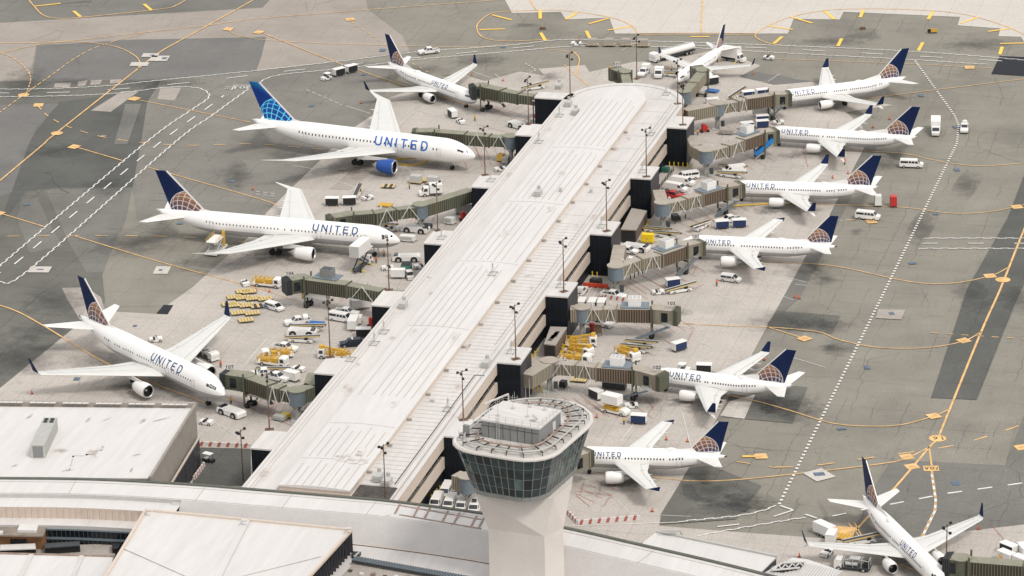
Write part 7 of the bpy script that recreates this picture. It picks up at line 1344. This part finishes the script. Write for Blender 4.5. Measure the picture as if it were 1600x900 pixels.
# workers
for u, v, ve, lb in ((1320, 258, 'hivis2', 'worker in an orange vest under a wingtip in the right row'), (953, 92 + 20, 'hivis', 'worker beside the far light mast'), (1121, 98, 'hivis', 'worker in a yellow vest beside the commuter jet fuselage'), (1011, 385, 'hivis', 'worker in a yellow vest beside the white tractor'), (1049, 113, 'hivis', 'worker standing by the belt loader at the commuter jet'), (1304, 845, 'hivis', 'worker between box and belt loader at bottom right'), (361, 632, 'hivis', 'worker standing at the tractor under the winglet jet nose'), (588, 247 + 165, 'hivis2', 'worker by the catering truck')):
    p = G(u, v); spawn(('person', ve), lb, (p.x, p.y, GZ), random.random() * 6)
for u, v, ve, lb in ((1090, 212, 'hivis', 'worker in a yellow vest left of the red tanks'), (600, 402, 'hivis', 'worker beside the nose wheel of the raked wing jet'), (640, 296, 'hivis', 'worker left of the small white truck behind the mast'), (975, 664, 'hivis', 'worker left of the dark curtained cart near the tower'), (1120, 448, 'hivis2', 'worker in an orange vest below the minivan'), (512, 480, 'hivis', 'worker left of the pickup behind the window van'), (345, 575, 'hivis2', 'worker in an orange vest under the far engine of the winglet jet'), (1100, 358, 'hivis', 'worker left of the two navy carts'), (742, 190, 'hivis', 'worker right of the cart and tug on the concrete'), (1562, 880, 'hivis', 'worker behind the bridge at the right edge')):
    p = G(u, v); spawn(('person', ve), lb, (p.x, p.y, GZ), random.random() * 6)
for u, v, z, ve, lb in ((905, 64.5, .45, 'hivis2', 'driver in a red vest on the far road tug'), (1200, 86.5, .45, 'hivis', 'driver in a yellow vest on the tug right of the commuter jet')):
    p = G(u, v, .9); spawn(('person', ve), lb, (p.x, p.y, z), 3.1)
# light masts
def mast(u, v, z, hgt, lb, n_=4):
    p = G(u, v, z); t = thing('light_mast', lb, 'light mast', (p.x, p.y, z), random.random(), 'light masts'); MB().tube((0, 0, 0), (0, 0, hgt), .14, .08, 8).build('pole', 'rust', t); MB().box(-.9, .9, -.7, .7, 0, .06).build('base_plate', 'rust', t)
    MB().bar((-.9, 0, hgt - .5), (.9, 0, hgt - .1), .1).bar((0, -.8, hgt - 1.6), (0, .8, hgt - 1.2), .1).build('crossarm', 'rust', t)
    for k, (x, y, dz) in enumerate(((-.9, 0, -.5), (.9, 0, -.1), (0, -.8, -1.6), (0, .8, -1.2))[:n_]): MB().box(x - .26, x + .26, y - .2, y + .2, hgt + dz - .1, hgt + dz + .32, .06, .04).build('lamp', 'black', t)
for a in ((516, 558, 10, 12.5, 'mast on the left gate roof nearest the window van'), (421, 671, 10, 12, 'mast on the lowest left gate roof'), (608, 453, 10, 12.3, 'mast on the left gate roof beside the green dumpster'), (684, 360, 10, 11.5, 'mast on the left gate roof at the bent bridge'), (758, 273.5, 10, 12, 'mast on the left gate roof below the blue engine jet bridge'), (826, 194, 10, 12, 'mast on the upper left gate roof beside the stair tower'), (891, 151.5, 10, 11.5, 'mast on the top left corner roof of the pier'),
          (995, 123, 10, 11.5, 'tallest looking mast at the far round end'), (1059, 162, 10, 11.5, 'mast at the right edge of the round pier end'), (1067, 195, 10, 11, 'mast on the topmost right gate roof'), (1010, 276, 10, 12, 'mast on the second right gate roof'), (948, 361, 10, 12, 'mast on the third right gate roof'), (881, 455.5, 10, 12, 'mast on the fourth right gate roof'), (806, 561, 10, 12, 'mast on the right gate roof just above the tower'), (724, 656, 10, 10.5, 'mast on the pier roof edge left of the tower'), (602, 777, 10, 10.8, 'mast in the dark roof well at the pier foot'), (380, 752, 0, 11, 'mast in the dark yard left of the pier foot'), (1478, 905, 0, 11, 'mast with four lamps in front of the bottom right jet nose')): mast(*a)
# rooftop kit on the pier
def kit(u, v, z, kind, lb):
    p = G(u, v, z); t = thing(dict(f='roof_antenna_frame', h='rooftop_air_unit', v='roof_vent')[kind], lb, dict(f='antenna frame', h='air unit', v='vent')[kind], (p.x, p.y, z), PANG, dict(f='antenna frames on the pier roof', h='rooftop air units', v='roof vents')[kind])
    if kind == 'f':
        MB().bar((-1.5, -.7, .1), (1.5, -.7, .1), .14).bar((-1.5, .7, .1), (1.5, .7, .1), .14).bar((-1.2, -.9, .1), (-1.2, .9, .1), .14).bar((1.2, -.9, .1), (1.2, .9, .1), .14).build('skid', 'steel', t); MB().bar((0, 0, 0), (0, 0, 2.6), .09).bar((1.2, .7, .1), (0, 0, 1.8), .05).bar((-1.2, -.7, .1), (0, 0, 1.8), .05).build('mast', 'steel', t); MB().box(-.2, .2, -.15, .15, 1.6, 2.3).build('antenna', 'lgrey', t)
    elif kind == 'h': MB().box(-1.2, 1.2, -.8, .8, .1, 1.2, .05, .05).build('housing', 'lgrey', t); MB().tube((1.5, .2, 0), (1.5, .2, 1.8), .4, n=10).build('stack', 'steel', t); MB().box(-1.4, -1.2, -.7, .7, .1, .9).build('duct', 'steel', t)
    else: MB().tube((0, 0, 0), (0, 0, .8), .35, n=10).build('pipe', 'lgrey', t); MB().tube((0, 0, .8), (0, 0, 1.0), .5, .3, 10).build('cowl', 'lgrey', t)
for a in ((841, 305, 11.5, 'h', 'small roof plant with stack in the middle of the raised roof'), (876, 299, 11.5, 'v', 'thin vent right of the roof plant'), (770, 428, 11.5, 'f', 'antenna frame alone in the middle of the raised roof'), (924, 301, 10, 'v', 'vent on the right lower roof beside the long step'), (760, 572, 10, 'h', 'cluster of grey boxes at the corner of a right gate roof'), (700, 640, 10, 'f', 'antenna frame on the right roof edge above the tower'), (585, 537, 10, 'f', 'lower of the two antenna frames beside the navy car'), (600, 519, 10, 'f', 'upper of the two antenna frames near the black sided cart'), (630, 480, 10, 'h', 'grey roof box by the left gate roof above the black sided cart'), (548, 562, 10, 'f', 'pipe frame on the left gate roof'), (690, 372, 10, 'f', 'antenna frame at the mast above the big white tractor'),
          (767, 282, 10, 'f', 'antenna frame beside the mast near the blue engine jet nose'), (842, 222, 10, 'f', 'antenna frame at the left roof edge near the top'), (874, 181, 10, 'f', 'antenna frame beside the stair tower roof edge'), (888, 165, 10, 'h', 'grey box group at the left roof edge near the round end'), (899, 178, 10, 'h', 'single grey box on the left roof beside the raised roof'), (873, 138, 10, 'h', 'dark box on the roof over the black wall'), (1041, 147, 10, 'f', 'antenna frame on the round end roof'), (1017, 210, 10, 'f', 'antenna frame beside the mast on the right roof edge'), (1004, 268, 10, 'f', 'antenna frame on the second right gate roof'), (591, 750, 10.05, 'h', 'white unit in the dark roof well'), (605, 757, 10.05, 'h', 'second white unit beside the mast in the dark roof well'), (876, 447, 10, 'f', 'antenna frame on the fourth right gate roof'), (940, 354, 10, 'f', 'antenna frame on the third right gate roof'), (799, 550, 10, 'f', 'antenna frame on the gate roof above the tower')): kit(*a)
# guidance signs in the grass-free islands at the top
p = G(1457, 52); t = thing('guidance_sign', 'small yellow and black guidance sign on the far island', 'sign', (p.x, p.y, GZ)); MB().box(-1.4, 1.4, -.12, .12, .25, 1.2).build('panel', 'yel', t); MB().box(-1.4, -.45, -.14, -.12, .25, 1.2).build('black_panel', 'black', t); MB().box(-1.2, 1.2, -.25, .25, 0, .25).build('base', 'dsteel', t)
for u, v, lb in ((848, 46, 'small brown gear on the left far island'), (1348, 46, 'small brown gear on the right far island')):
    p = G(u, v); t = thing('airfield_fixture', lb, 'airfield fixture', (p.x, p.y, GZ), 0, 'fixtures on the far islands'); MB().box(-.9, .9, -.4, .4, 0, .6, .2, .1).build('housing', 'rust', t); MB().bar((0, 0, .5), (.1, 0, 1.8), .12).build('stalk', 'wood', t)
